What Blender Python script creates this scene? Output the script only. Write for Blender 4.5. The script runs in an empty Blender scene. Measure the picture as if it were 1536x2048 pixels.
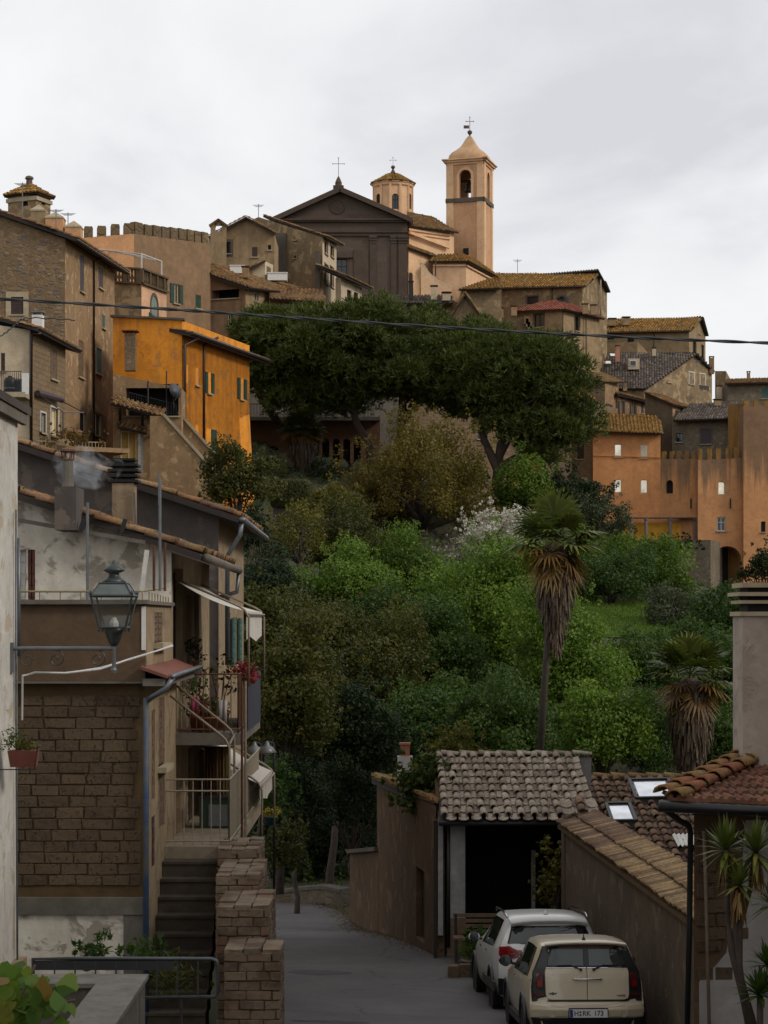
import bpy, bmesh, math, random
import numpy as np
from mathutils import Vector, Matrix
random.seed(7); RNG = np.random.default_rng(7)
SC = bpy.context.scene; COL = SC.collection
R = math.radians
# ---------------------------------------------------------------- camera, sky, sun, exposure
F, YH, ZC = 4000.0, 1240.0, 6.0          # focal length in photo pixels, horizon row, eye height (m)
cam = bpy.data.cameras.new('camera'); camo = bpy.data.objects.new('camera', cam); COL.objects.link(camo)
camo.location = (0, 0, ZC); camo.rotation_euler = (R(90), 0, 0)
cam.sensor_fit = 'VERTICAL'; cam.sensor_height = 24.0; cam.lens = F/2048*24.0
cam.shift_y = (YH-1024)/2048; cam.clip_start = 0.1; cam.clip_end = 9000
SC.camera = camo
SUN_EL, SUN_AZ = R(34), R(112)            # azimuth clockwise from +Y (view direction): light from the right, a little behind
w = bpy.data.worlds.new('World'); SC.world = w; w.use_nodes = True
nt = w.node_tree; nt.nodes.clear(); N = nt.nodes.new; L = nt.links.new
wo = N('ShaderNodeOutputWorld'); bg = N('ShaderNodeBackground'); L(bg.outputs[0], wo.inputs[0])
sky = N('ShaderNodeTexSky'); sky.sky_type = 'NISHITA'; sky.sun_disc = False
sky.sun_elevation = SUN_EL; sky.sun_rotation = SUN_AZ
sm = N('ShaderNodeMix'); sm.data_type = 'RGBA'; sm.blend_type = 'MULTIPLY'; sm.inputs[0].default_value = 1
L(sky.outputs[0], sm.inputs[6]); sm.inputs[7].default_value = (.10, .10, .10, 1)
tc = N('ShaderNodeTexCoord'); mp = N('ShaderNodeMapping'); mp.inputs['Scale'].default_value = (1, 1, 1.7)
mp.inputs['Location'].default_value = (2.8, 2.9, .1)
L(tc.outputs['Generated'], mp.inputs[0])
n1 = N('ShaderNodeTexNoise'); n1.inputs['Scale'].default_value = 4.2; n1.inputs['Detail'].default_value = 7; n1.inputs['Roughness'].default_value = .52
n1.inputs['Distortion'].default_value = .35; L(mp.outputs[0], n1.inputs['Vector'])
cr = N('ShaderNodeValToRGB'); L(n1.outputs[0], cr.inputs[0]); e = cr.color_ramp.elements
e[0].position = .33; e[0].color = (.63, .64, .675, 1); e[1].position = .57; e[1].color = (.875, .875, .88, 1)
e2 = cr.color_ramp.elements.new(.45); e2.color = (.80, .802, .818, 1)
cm = N('ShaderNodeMix'); cm.data_type = 'RGBA'; cm.inputs[0].default_value = .955     # thin overcast over the blue sky
L(sm.outputs[2], cm.inputs[6]); L(cr.outputs[0], cm.inputs[7]); L(cm.outputs[2], bg.inputs[0]); bg.inputs[1].default_value = 1.0
sl = bpy.data.lights.new('sun', 'SUN'); sl.energy = 1.5; sl.angle = R(12); sl.color = (1, .93, .83)
slo = bpy.data.objects.new('sun', sl); COL.objects.link(slo)
sd = Vector((math.sin(SUN_AZ)*math.cos(SUN_EL), math.cos(SUN_AZ)*math.cos(SUN_EL), math.sin(SUN_EL)))
slo.rotation_euler = sd.to_track_quat('Z', 'Y').to_euler(); slo.location = (60, -40, 60)
SC.view_settings.view_transform = 'Standard'; SC.view_settings.look = 'None'
SC.view_settings.exposure = 0.15; SC.view_settings.gamma = 1.0; SC.view_settings.use_curve_mapping = False
SC.cycles.use_denoising = True; SC.cycles.max_bounces = 6; SC.cycles.diffuse_bounces = 3; SC.cycles.transparent_max_bounces = 12
SC.cycles.volume_bounces = 1
# ---------------------------------------------------------------- helpers
def P(px, py, Y): return Vector(((px-768)/F*Y, Y, ZC+(YH-py)/F*Y))
def PX(px, Y): return (px-768)/F*Y
def PZ(py, Y): return ZC+(YH-py)/F*Y
def V(*a): return Vector(a)
def thing(name, label, cat, loc=(0, 0, 0), group=None, kind=None):
    o = bpy.data.objects.new(name, None); COL.objects.link(o); o.location = loc; o.empty_display_size = .1
    tag(o, label, cat, group, kind); return o
def tag(o, label=None, cat=None, group=None, kind=None):
    if label: o['label'] = label
    if cat: o['category'] = cat
    if group: o['group'] = group
    if kind: o['kind'] = kind
    return o
def org(o):
    while o.parent: o = o.parent
    return o.location
class MB:
    def __init__(s): s.v = []; s.f = []; s.uv = {}; s.t = []
    def add(s, vs, fs):
        b = len(s.v); s.v += [tuple(p) for p in vs]; s.f += [tuple(b+i for i in f) for f in fs]; return s
    def poly(s, *vs): return s.add(vs, [tuple(range(len(vs)))])
    def obox(s, c, u, v, w):                      # centre and three half-axes
        c = Vector(c); u = Vector(u); v = Vector(v); w = Vector(w); k = []
        for a in (-1, 1):
            for b in (-1, 1):
                for d in (-1, 1): k.append(c+a*u+b*v+d*w)
        if u.cross(v).dot(w) > 0: fs = [(0, 1, 3, 2), (4, 6, 7, 5), (0, 4, 5, 1), (2, 3, 7, 6), (0, 2, 6, 4), (1, 5, 7, 3)]
        else: fs = [(2, 3, 1, 0), (5, 7, 6, 4), (1, 5, 4, 0), (6, 7, 3, 2), (4, 6, 2, 0), (3, 7, 5, 1)]
        return s.add(k, fs)
    def box(s, x0, y0, z0, x1, y1, z1):
        return s.obox(((x0+x1)/2, (y0+y1)/2, (z0+z1)/2), (abs(x1-x0)/2, 0, 0), (0, abs(y1-y0)/2, 0), (0, 0, abs(z1-z0)/2))
    def bar(s, a, b, r, r2=None, up=(0, 0, 1)):   # square bar
        a = Vector(a); b = Vector(b); d = (b-a); u = d.normalized(); up = Vector(up)
        if abs(u.dot(up)) > .95: up = Vector((0, 1, 0))
        sx = u.cross(up).normalized(); sy = sx.cross(u).normalized()
        return s.obox((a+b)/2, d/2, sx*r, sy*(r2 or r))
    def tube(s, pts, r, n=8, cap=True):
        pts = [Vector(p) for p in pts]; rs = r if isinstance(r, (list, tuple)) else [r]*len(pts); b = len(s.v)
        pu = None
        for i, p in enumerate(pts):
            t = (pts[min(i+1, len(pts)-1)]-pts[max(i-1, 0)])
            if t.length < 1e-9: t = Vector((0, 0, 1))
            t.normalize()
            if pu is None:
                q = Vector((0, 0, 1)) if abs(t.z) < .9 else Vector((1, 0, 0)); pu = t.cross(q).normalized()
            pu = (pu-t*pu.dot(t))
            if pu.length < 1e-6: pu = t.orthogonal()
            pu.normalize(); pw = t.cross(pu)
            for k in range(n):
                a = 2*math.pi*k/n; s.v.append(tuple(p+(pu*math.cos(a)+pw*math.sin(a))*rs[i]))
        for i in range(len(pts)-1):
            for k in range(n):
                k2 = (k+1) % n; s.f.append((b+i*n+k, b+i*n+k2, b+(i+1)*n+k2, b+(i+1)*n+k))
        if cap:
            s.f.append(tuple(b+k for k in range(n))[::-1]); s.f.append(tuple(b+(len(pts)-1)*n+k for k in range(n)))
        return s
    def lathe(s, c, prof, n=12, ax=None, rot=0):   # prof: (radius, height); ax axis (default z)
        c = Vector(c); ax = Vector(ax or (0, 0, 1)).normalized(); u = ax.orthogonal().normalized() if ax.z < .99 else Vector((1, 0, 0)); w_ = ax.cross(u); b = len(s.v)
        for r, h in prof:
            for k in range(n):
                a = 2*math.pi*k/n+rot; s.v.append(tuple(c+ax*h+(u*math.cos(a)+w_*math.sin(a))*r))
        for i in range(len(prof)-1):
            for k in range(n):
                k2 = (k+1) % n; s.f.append((b+i*n+k, b+i*n+k2, b+(i+1)*n+k2, b+(i+1)*n+k))
        s.f.append(tuple(b+k for k in range(n))[::-1]); s.f.append(tuple(b+(len(prof)-1)*n+k for k in range(n)))
        return s
    def prism(s, poly, d):                         # extrude a planar 3-D polygon by vector d
        n = len(poly); d = Vector(d); a = [Vector(p) for p in poly]; bb = [p+d for p in a]
        return s.add(a+bb, [tuple(range(n)), tuple(range(2*n-1, n-1, -1))]+[(i, i+n, (i+1) % n+n, (i+1) % n) for i in range(n)])
    def build(s, name, mat, parent=None, smooth=False, fix=True):
        me = bpy.data.meshes.new(name)
        o0 = org(parent) if parent else Vector((0, 0, 0))
        me.from_pydata([(p[0]-o0.x, p[1]-o0.y, p[2]-o0.z) for p in s.v], [], s.f)
        if s.uv:
            ul = me.uv_layers.new(name='uv')
            for pl in me.polygons:
                q = s.uv.get(pl.index)
                if q:
                    for li, c in zip(pl.loop_indices, q): ul.data[li].uv = c
        if s.t:
            at = me.attributes.new('tint', 'FLOAT', 'FACE'); at.data.foreach_set('value', s.t+[.5]*(len(s.f)-len(s.t)))
        if mat: me.materials.append(mat)
        if smooth: me.polygons.foreach_set('use_smooth', [True]*len(me.polygons))
        o = bpy.data.objects.new(name, me); COL.objects.link(o); o.parent = parent
        if fix and not s.uv:
            bm = bmesh.new(); bm.from_mesh(me); bmesh.ops.recalc_face_normals(bm, faces=bm.faces); bm.to_mesh(me); bm.free()
        return o
def np_mesh(name, verts, nface, k, mat, parent=None, tint=None, smooth=False):
    """verts: (nface*k,3) separate k-gons"""
    me = bpy.data.meshes.new(name); o0 = org(parent) if parent else Vector((0, 0, 0))
    vv = np.asarray(verts, dtype=np.float32)-np.array(o0, dtype=np.float32)
    me.vertices.add(len(vv)); me.vertices.foreach_set('co', vv.ravel())
    me.loops.add(len(vv)); me.loops.foreach_set('vertex_index', np.arange(len(vv), dtype=np.int32))
    me.polygons.add(nface); me.polygons.foreach_set('loop_start', np.arange(0, nface*k, k, dtype=np.int32))
    me.polygons.foreach_set('loop_total', np.full(nface, k, dtype=np.int32))
    me.update(calc_edges=True)
    if tint is not None:
        at = me.attributes.new('tint', 'FLOAT', 'FACE'); at.data.foreach_set('value', np.asarray(tint, dtype=np.float32))
    me.materials.append(mat)
    o = bpy.data.objects.new(name, me); COL.objects.link(o); o.parent = parent; return o
def inst(name, me, parent, mat4):
    o = bpy.data.objects.new(name, me); COL.objects.link(o); o.parent = parent
    m = mat4.copy(); m.translation = m.translation-org(parent); o.matrix_basis = m; return o
def copy_tree(o, parent=None):
    c = o.copy(); COL.objects.link(c); c.parent = parent
    for ch in list(o.children): copy_tree(ch, c)
    return c
# ---------------------------------------------------------------- materials
MATS = {}
class NT:
    def __init__(s, name):
        s.m = bpy.data.materials.new(name); s.m.use_nodes = True; s.t = s.m.node_tree
        s.b = s.t.nodes['Principled BSDF']; s.o = s.t.nodes['Material Output']
    def n(s, typ, **k):
        x = s.t.nodes.new('ShaderNode'+typ)
        for a, b in k.items():
            if hasattr(x, a): setattr(x, a, b)
            else: x.inputs[a].default_value = b
        return x
    def l(s, a, b): s.t.links.new(a, b)
    def coord(s, which='Object', scale=(1, 1, 1), rot=(0, 0, 0)):
        c = s.n('TexCoord'); m = s.n('Mapping'); m.inputs['Scale'].default_value = scale; m.inputs['Rotation'].default_value = rot
        s.l(c.outputs[which], m.inputs[0]); return m.outputs[0]
    def noise(s, vec, scale, detail=5, rough=.55, dist=0):
        x = s.n('TexNoise'); x.inputs['Scale'].default_value = scale; x.inputs['Detail'].default_value = detail
        x.inputs['Roughness'].default_value = rough; x.inputs['Distortion'].default_value = dist
        if vec: s.l(vec, x.inputs['Vector'])
        return x.outputs[0]
    def ramp(s, fac, stops):
        x = s.n('ValToRGB'); s.l(fac, x.inputs[0]); el = x.color_ramp.elements
        while len(el) < len(stops): el.new(.5)
        for q, (p, c) in zip(el, stops): q.position = p; q.color = (*c, 1) if len(c) == 3 else c
        return x.outputs[0]
    def mr(s, fac, a, b, c=0., d=1.):
        x = s.n('MapRange'); s.l(fac, x.inputs[0])
        for i, q in enumerate((a, b, c, d)): x.inputs[i+1].default_value = q
        return x.outputs[0]
    def mix(s, fac, a, b, mode='MIX'):
        x = s.n('Mix', data_type='RGBA', blend_type=mode)
        for i, q in ((0, fac), (6, a), (7, b)):
            if isinstance(q, (int, float)): x.inputs[i].default_value = q
            elif isinstance(q, tuple): x.inputs[i].default_value = (*q[:3], 1)
            else: s.l(q, x.inputs[i])
        return x.outputs[2]
    def math(s, op, a, b=0.):
        x = s.n('Math', operation=op)
        for i, q in enumerate((a, b)):
            if isinstance(q, (int, float)): x.inputs[i].default_value = q
            else: s.l(q, x.inputs[i])
        return x.outputs[0]
    def bump(s, h, st=.3, dist=.02):
        x = s.n('Bump'); x.inputs['Strength'].default_value = st; x.inputs['Distance'].default_value = dist
        s.l(h, x.inputs['Height']); s.l(x.outputs[0], s.b.inputs['Normal'])
    def col(s, c):
        if isinstance(c, tuple): s.b.inputs['Base Color'].default_value = (*c, 1)
        else: s.l(c, s.b.inputs['Base Color'])
    def set(s, **k):
        for a, b in k.items(): s.b.inputs[a.replace('_', ' ')].default_value = b
def dk(c, f): return tuple(x*f for x in c)
def sat(c, k=1.28):
    g = .3*c[0]+.59*c[1]+.11*c[2]; return tuple(max(.004, g+(x-g)*k) for x in c)
def plaster(name, c, c2=None, c3=None, scale=.35, streak=.5, peel=0, rough=.92, bump=.35, fine=6., streakcol=None):
    """weathered render: blotches, vertical run-off stains, patches fallen away"""
    if name in MATS: return MATS[name]
    t = NT(name); v = t.coord(); c2 = c2 or dk(c, .72); c3 = c3 or dk(c, .5); c, c2, c3 = (sat(q) if max(c) < .45 else q for q in (c, c2, c3))
    a = t.noise(v, scale, 6, .6, .6); col = t.mix(t.mr(a, .35, .68), c, c2)
    md = t.noise(v, scale*3.7, 7, .68, .4); col = t.mix(t.mr(md, .5, .66, 0, .55), col, dk(c2, .72)); col = t.mix(t.mr(md, .46, .32, 0, .45), col, tuple(min(.9, q*1.28) for q in c)); f = t.noise(v, fine, 6, .65); col = t.mix(t.mr(f, .35, .75, 0, .45), col, dk(c, .55))
    if streak:
        vs = t.coord(scale=(1.6, 1.6, .11)); sn = t.noise(vs, 1.6, 5, .6); sm_ = t.noise(v, .22, 3)
        k = t.math('MULTIPLY', t.mr(sn, .47, .72), t.mr(sm_, .38, .62)); col = t.mix(t.math('MULTIPLY', k, streak), col, streakcol or dk(c3, .7))
    if peel:
        pn = t.noise(v, scale*2.6, 7, .6, .3); k = t.mr(pn, .60-peel*.12, .66-peel*.12); col = t.mix(t.math('MULTIPLY', k, .75), col, c3)
        h = t.math('SUBTRACT', t.math('MULTIPLY', f, .6), k); t.bump(h, bump, .03)
    else: t.bump(f, bump, .03)
    t.col(col); t.set(Roughness=rough); t.b.inputs['Specular IOR Level'].default_value = .2; MATS[name] = t.m; return t.m
def grimy(name, c, c2, dark, z0, z1, scale=.5):
    """render with black run-off streaks below the wall top (object z from z0 to z1)"""
    t = NT(name); v = t.coord(); a = t.noise(v, scale, 6, .62, .6); md = t.noise(v, 2.2, 6, .66); f = t.noise(v, 7, 5, .65); col = t.mix(t.mr(a, .38, .62), c, c2); col = t.mix(t.mr(md, .48, .68, 0, .5), col, dk(c2, .68)); col = t.mix(t.mr(f, .4, .75, 0, .35), col, dk(c, .6))
    sx = t.n('SeparateXYZ'); t.l(v, sx.inputs[0]); vs = t.coord(scale=(1, 1, .05)); sn = t.noise(vs, 1.9, 5, .6); edge = t.math('ADD', t.math('MULTIPLY', sn, 1.5), t.mr(sx.outputs[2], z0, z1, -.75, .35)); k = t.mr(edge, .52, .80); col = t.mix(t.math('MULTIPLY', k, .72), col, t.mix(t.mr(md, .4, .6), dark, dk(dark, 1.9)))
    t.col(col); t.bump(f, .35, .03); t.set(Roughness=.95); MATS[name] = t.m; return t.m
def rubble(name, c, c2, mort, scale=2.2, bump=.8):
    if name in MATS: return MATS[name]
    c, c2, mort = sat(c), sat(c2), sat(mort); t = NT(name); v0 = t.coord(); wn = t.n('TexNoise'); wn.inputs['Scale'].default_value = 1.3; t.l(v0, wn.inputs['Vector'])
    v = t.mix(.18, v0, wn.outputs['Color'])
    a = t.n('TexVoronoi', feature='F1'); a.inputs['Scale'].default_value = scale; a.inputs['Randomness'].default_value = 1; t.l(v, a.inputs['Vector'])
    e_ = t.n('TexVoronoi', feature='DISTANCE_TO_EDGE'); e_.inputs['Scale'].default_value = scale; t.l(v, e_.inputs['Vector'])
    sp = t.n('SeparateColor'); t.l(a.outputs['Color'], sp.inputs[0])
    col = t.mix(t.mr(sp.outputs[0], 0, 1), c, c2); col = t.mix(t.mr(sp.outputs[1], .78, 1, 0, .7), col, dk(c2, 1.5))
    f = t.noise(v0, 7, 6, .65); col = t.mix(t.mr(f, .35, .7, 0, .45), col, dk(c, .55))
    edge = t.mr(e_.outputs[0], .02, .10); big = t.mr(t.noise(v0, .3, 4), .42, .6)
    col = t.mix(t.math('MULTIPLY', t.math('SUBTRACT', 1., edge), .8), col, mort); col = t.mix(t.math('MULTIPLY', big, .55), col, dk(mort, .7))
    t.col(col); t.bump(t.math('ADD', edge, t.math('MULTIPLY', f, .5)), bump, .06); t.set(Roughness=.95); MATS[name] = t.m; return t.m
def blocks(name, c, c2, mort, bw=.55, bh=.27, ms=.02, bump=.7, scale=1.):
    """squared tufa masonry too far off to pick apart; needs wall uv in metres"""
    if name in MATS: return MATS[name]
    c, c2, mort = sat(c), sat(c2), sat(mort); t = NT(name); v = t.coord('UV'); v0 = t.coord()
    br = t.n('TexBrick'); t.l(v, br.inputs['Vector']); br.inputs['Scale'].default_value = scale
    br.inputs['Color1'].default_value = (*c, 1); br.inputs['Color2'].default_value = (*c2, 1); br.inputs['Mortar'].default_value = (*mort, 1)
    br.inputs['Brick Width'].default_value = bw; br.inputs['Row Height'].default_value = bh; br.inputs['Mortar Size'].default_value = ms; br.inputs['Mortar Smooth'].default_value = .6
    f = t.noise(v0, 5, 7, .65); big = t.noise(v0, .35, 5, .6)
    col = t.mix(t.mr(f, .35, .7, 0, .5), br.outputs[0], dk(c, .5)); col = t.mix(t.mr(big, .45, .65, 0, .6), col, dk(c2, .8))
    t.col(col); t.bump(t.math('SUBTRACT', t.math('MULTIPLY', f, .7), br.outputs['Fac']), bump, .04); t.set(Roughness=.95); MATS[name] = t.m; return t.m
def simple(name, c, rough=.6, metal=0., var=.25, scale=8., bump=.1, spec=.5):
    if name in MATS: return MATS[name]
    t = NT(name); v = t.coord(); f = t.noise(v, scale, 5, .6)
    t.col(t.mix(t.mr(f, .35, .7, 0, 1), c, dk(c, 1-var))); t.set(Roughness=rough, Metallic=metal); t.b.inputs['Specular IOR Level'].default_value = spec
    if bump: t.bump(f, bump, .01)
    MATS[name] = t.m; return t.m
def tilemat(name, stops, lichen=(.30, .26, .10), lich=.5, dark=(.06, .05, .045), single=False):
    if name in MATS: return MATS[name]
    t = NT(name); v = t.coord('Object' if not single else 'Generated')
    if single:
        oi = t.n('ObjectInfo'); fac = oi.outputs['Random']; ga = t.n('NewGeometry'); vw = ga.outputs['Position']
    else:
        at = t.n('Attribute', attribute_name='tint'); fac = at.outputs['Fac']; vw = v
    col = t.ramp(fac, [(p, sat(q, 1.2)) for p, q in stops])
    a = t.noise(vw, .5 if not single else 1.3, 6, .65, .5); col = t.mix(t.mr(a, .48, .68, 0, lich), col, lichen)
    b = t.noise(vw, 4 if not single else 16, 6, .7); col = t.mix(t.mr(b, .42, .68, 0, .75), col, dark)
    if single:
        c_ = t.noise(vw, 38, 4, .7); col = t.mix(t.mr(c_, .56, .74, 0, .28), col, (.36, .33, .28))
    t.col(col); t.bump(b, .4, .02); t.set(Roughness=.95); t.b.inputs['Specular IOR Level'].default_value = .15; MATS[name] = t.m; return t.m
def leafmat(name, stops, trans=.35, rough=.55):
    if name in MATS: return MATS[name]
    t = NT(name); at = t.n('Attribute', attribute_name='tint'); col = t.ramp(at.outputs['Fac'], stops)
    t.col(col); t.set(Roughness=rough); t.b.inputs['Specular IOR Level'].default_value = .25
    tr = t.n('BsdfTranslucent'); t.l(t.mix(1., col, (1.0, 1.15, .6), 'MULTIPLY'), tr.inputs[0]); mx = t.n('MixShader'); mx.inputs[0].default_value = trans
    t.l(t.b.outputs[0], mx.inputs[1]); t.l(tr.outputs[0], mx.inputs[2]); t.l(mx.outputs[0], t.o.inputs[0]); MATS[name] = t.m; return t.m
def glassmat(name, c=(.02, .025, .03), rough=.06, metal=0., coat=.0):
    if name in MATS: return MATS[name]
    t = NT(name); v = t.coord(); f = t.noise(v, 1.5, 3); t.col(t.mix(t.mr(f, .3, .7), c, dk(c, .6))); t.set(Roughness=rough, Metallic=metal); t.b.inputs['IOR'].default_value = 1.55
    t.bump(f, .03, .02); MATS[name] = t.m; return t.m
# palette
M_FRAME = simple('white_paint', (.62, .60, .55), .5); M_CREAM = simple('cream_paint', (.62, .52, .33), .6)
M_GREEN = simple('green_shutter', (.012, .048, .031), .55, var=.4, scale=3); M_TEAL = simple('faded_teal_shutter', (.05, .125, .105), .7, var=.4)
M_BROWN = simple('brown_shutter', (.045, .022, .016), .6, var=.4); M_MAUVE = simple('mauve_shutter', (.055, .035, .045), .6, var=.4)
M_WOOD = simple('weathered_wood', (.16, .10, .06), .8, var=.5, scale=5); M_DARKWOOD = simple('dark_wood', (.030, .020, .015), .8, var=.4)
M_GLASS = glassmat('window_glass'); M_MIRROR = glassmat('sky_reflecting_glass', (.88, .80, .62), .09, 1.)
M_IRON = simple('dark_iron', (.02, .02, .022), .5, .3); M_RUST = simple('rusty_iron', (.12, .05, .025), .85, var=.6, scale=12)
M_ZINC = simple('zinc_pipe', (.16, .17, .18), .45, .4, var=.3, scale=5); M_COPPER = simple('brown_pipe', (.045, .025, .02), .45, .2)
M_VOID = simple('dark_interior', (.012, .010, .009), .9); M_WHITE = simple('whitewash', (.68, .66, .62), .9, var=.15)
M_TRIM = plaster('pale_stone_trim', (.42, .36, .27), streak=.3); M_GTRIM = plaster('grey_stone_trim', (.13, .11, .095), streak=.3)
M_TILE = tilemat('old_roof_tile', [(0, (.10, .062, .038)), (.35, (.20, .115, .062)), (.7, (.27, .155, .075)), (1, (.36, .24, .14))])
M_TILEO = tilemat('ochre_lichen_roof_tile', [(0, (.12, .075, .03)), (.4, (.26, .145, .055)), (.7, (.33, .19, .07)), (1, (.42, .27, .10))], lichen=(.27, .19, .075), lich=.6)
M_TILEG = tilemat('grey_roof_tile', [(0, (.06, .05, .045)), (.5, (.14, .115, .10)), (1, (.26, .22, .19))], lichen=(.2, .17, .12))
M_TILER = tilemat('red_roof_tile', [(0, (.16, .055, .04)), (.5, (.27, .10, .075)), (1, (.34, .15, .11))], lich=.2)
# ---------------------------------------------------------------- houses: walls with real openings, windows, tiled roofs
class House:
    def __init__(s, name, label, cat, zb, at, group=None):
        zb -= 11 if at[1] > 90 and name not in ('gallery_house', 'lean_to', 'annex', 'tall_house', 'gabled_house', 'shed', 'hip_roof_house') else 0; s.zb = zb; s.root = thing(name, label, cat, (at[0], at[1], zb), group); s.d = .2
    def wall(s, a, b, mat, wins=(), zb=None, apex=None, name='wall', depth=None, sill=None, thick=0):
        """a, b: top corners seen left to right; wins: (px0, py0, px1, py1, style, ...) read off the photograph onto this wall's plane"""
        a = Vector(a); b = Vector(b); zb = s.zb if zb is None else zb; depth = depth or s.d
        d = Vector((b.x-a.x, b.y-a.y, 0)); Lw = d.length; u = d/Lw; n = Vector((u.y, -u.x, 0))
        A = Vector((a.x, a.y, 0))
        pt = lambda uu, z, o=0.: A+u*uu+n*o+Vector((0, 0, z))
        def hit(px, py):
            k = (px-768)/F; t = (n.x*A.x+n.y*A.y)/(n.x*k+n.y); x, y = k*t, t
            return (Vector((x, y, 0))-A).dot(u), PZ(py, y)
        hs = []
        for w_ in wins:
            ym = (w_[1]+w_[3])/2; u0, _ = hit(w_[0], ym); u1, _ = hit(w_[2], ym); um = (w_[0]+w_[2])/2
            z1 = hit(um, w_[1])[1]; z0 = hit(um, w_[3])[1]
            hs.append((max(.05, u0), min(Lw-.05, u1), max(z0, zb), z1, w_[4], w_[5] if len(w_) > 5 else {}))
        zt = min(a.z, b.z); m = MB()
        def face(pts2, uvs): m.uv[len(m.f)] = uvs; m.poly(*pts2)
        us = sorted({0., Lw, *[q for h in hs for q in h[:2]]}); zs = sorted({zb, zt, *[min(q, zt) for h in hs for q in h[2:4]]})
        for i in range(len(us)-1):
            for j in range(len(zs)-1):
                cu, cz = (us[i]+us[i+1])/2, (zs[j]+zs[j+1])/2
                if us[i+1]-us[i] < 1e-4 or zs[j+1]-zs[j] < 1e-4: continue
                if any(h[0] < cu < h[1] and h[2] < cz < h[3] for h in hs): continue
                q = [(us[i], zs[j]), (us[i+1], zs[j]), (us[i+1], zs[j+1]), (us[i], zs[j+1])]; face([pt(*c) for c in q], q)
        top = [(0, zt), (Lw, zt)]
        if b.z > zt+1e-4: top.append((Lw, b.z))
        if apex is not None:
            ap = Vector(apex); top.append(((ap-A).dot(u), ap.z))
        if a.z > zt+1e-4: top.append((0, a.z))
        if len(top) > 2: face([pt(*c) for c in top], top)
        for (u0, u1, z0, z1, st, op) in hs:
            dd = op.get('depth', depth)
            arch = st.startswith('a')
            if arch:
                r = (u1-u0)/2; rz = min(r*op.get('rise', 1.), (z1-z0)*.7); cu = (u0+u1)/2; zc = z1-rz
                arc = [(cu+r*math.cos(t), zc+rz*math.sin(t)) for t in [math.pi*k/10 for k in range(11)]]
                for k in range(5): face([pt(u1, z1), pt(*arc[k+1]), pt(*arc[k])], [(u1, z1), arc[k+1], arc[k]])
                for k in range(5, 10): face([pt(u0, z1), pt(*arc[k+1]), pt(*arc[k])], [(u0, z1), arc[k+1], arc[k]])
                face([pt(u1, z1), pt(u0, z1), pt(*arc[5])], [(u1, z1), (u0, z1), arc[5]])
                ring = [(u0, z0), (u1, z0)]+arc
            else: ring = [(u0, z0), (u1, z0), (u1, z1), (u0, z1)]
            for k in range(len(ring)):
                c0, c1 = ring[k], ring[(k+1) % len(ring)]
                face([pt(*c0), pt(*c1), pt(*c1, -dd), pt(*c0, -dd)], [c0, c1, (c1[0]+.1, c1[1]+.1), (c0[0]+.1, c0[1]+.1)])
            s.window(pt, u0, u1, z0, z1, st.lstrip('a') if arch else st, op, dd, ring if arch else None, u, n)
        return m.build(name, mat, s.root)
    def window(s, pt, u0, u1, z0, z1, st, op, dd, ring, u, n):
        """g glass  w white frame  c cream panes  m sky-reflecting  s closed shutter  o open shutters  d dark opening  t through  p panel door"""
        if st == 't': return
        up = Vector((0, 0, 1)); W_, Hh = u1-u0, z1-z0; cu = (u0+u1)/2
        fm = {'w': M_FRAME, 'c': M_CREAM, 'm': M_FRAME, 'o': M_CREAM, 's': M_WOOD}.get(st, M_DARKWOOD); fm = op.get('frame', fm)
        nm = op.get('name', 'door' if st == 'p' else 'window'); m = MB(); t = min(.07, W_*.12)
        off = -dd*.72
        for q0, q1 in ((u0, u0+t), (u1-t, u1)): m.obox((pt((q0+q1)/2, (z0+z1)/2, off)), u*(t/2), n*.025, up*(Hh/2))
        for q0, q1 in ((z0, z0+t), (z1-t, z1)): m.obox(pt(cu, (q0+q1)/2, off), u*(W_/2-t-.001), n*.024, up*(t/2))
        if st in 'gwco': m.obox(pt(cu, (z0+z1)/2, off), u*(t*.42), n*.022, up*(Hh/2-t-.001))
        if st in 'gw' and Hh > 1.5*W_: m.obox(pt(cu, z0+Hh*.62, off), u*(W_/2-t-.001), n*.018, up*(t*.3))
        if op.get('grid'):
            for k in range(1, op['grid']):
                m.obox(pt(u0+W_*k/op['grid'], (z0+z1)/2, -dd*.35), u*.015, n*.015, up*(Hh/2)); m.obox(pt(cu, z0+Hh*k/op['grid'], -dd*.35), u*(W_/2), n*.014, up*.015)
        fr = m.build(nm, fm, s.root)
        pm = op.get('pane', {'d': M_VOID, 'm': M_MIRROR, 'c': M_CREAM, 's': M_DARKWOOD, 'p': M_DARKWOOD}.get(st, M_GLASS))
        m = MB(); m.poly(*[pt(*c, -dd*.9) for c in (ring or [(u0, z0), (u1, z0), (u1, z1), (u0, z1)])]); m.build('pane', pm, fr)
        sm_ = op.get('shut', M_GREEN)
        def leaf(a0, a1, o, ang=0):
            m = MB(); w2 = (a1-a0)/2; c = (a0+a1)/2
            m.obox(pt(c, (z0+z1)/2, o), u*w2, n*.02, up*(Hh/2-.01))
            k = max(5, int(Hh/.16))
            for i in range(k): m.obox(pt(c, z0+Hh*(i+.5)/k, o+.024), u*(w2*.74), n*.008+up*.012, up*(Hh/k*.28))
            m.build('shutter', sm_, fr)
        if st == 's': leaf(u0+.01, cu-.006, -.04); leaf(cu+.006, u1-.01, -.04)
        if st == 'o':
            if op.get('side', 'lr') != 'r': leaf(u0-W_*op.get('sw', .5)-.02, u0-.02, .045)
            if op.get('side', 'lr') != 'l': leaf(u1+.02, u1+W_*op.get('sw', .5)+.02, .045)
        if st == 'p':
            leaf(u0+.02, u1-.02, -dd*.6)
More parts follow.
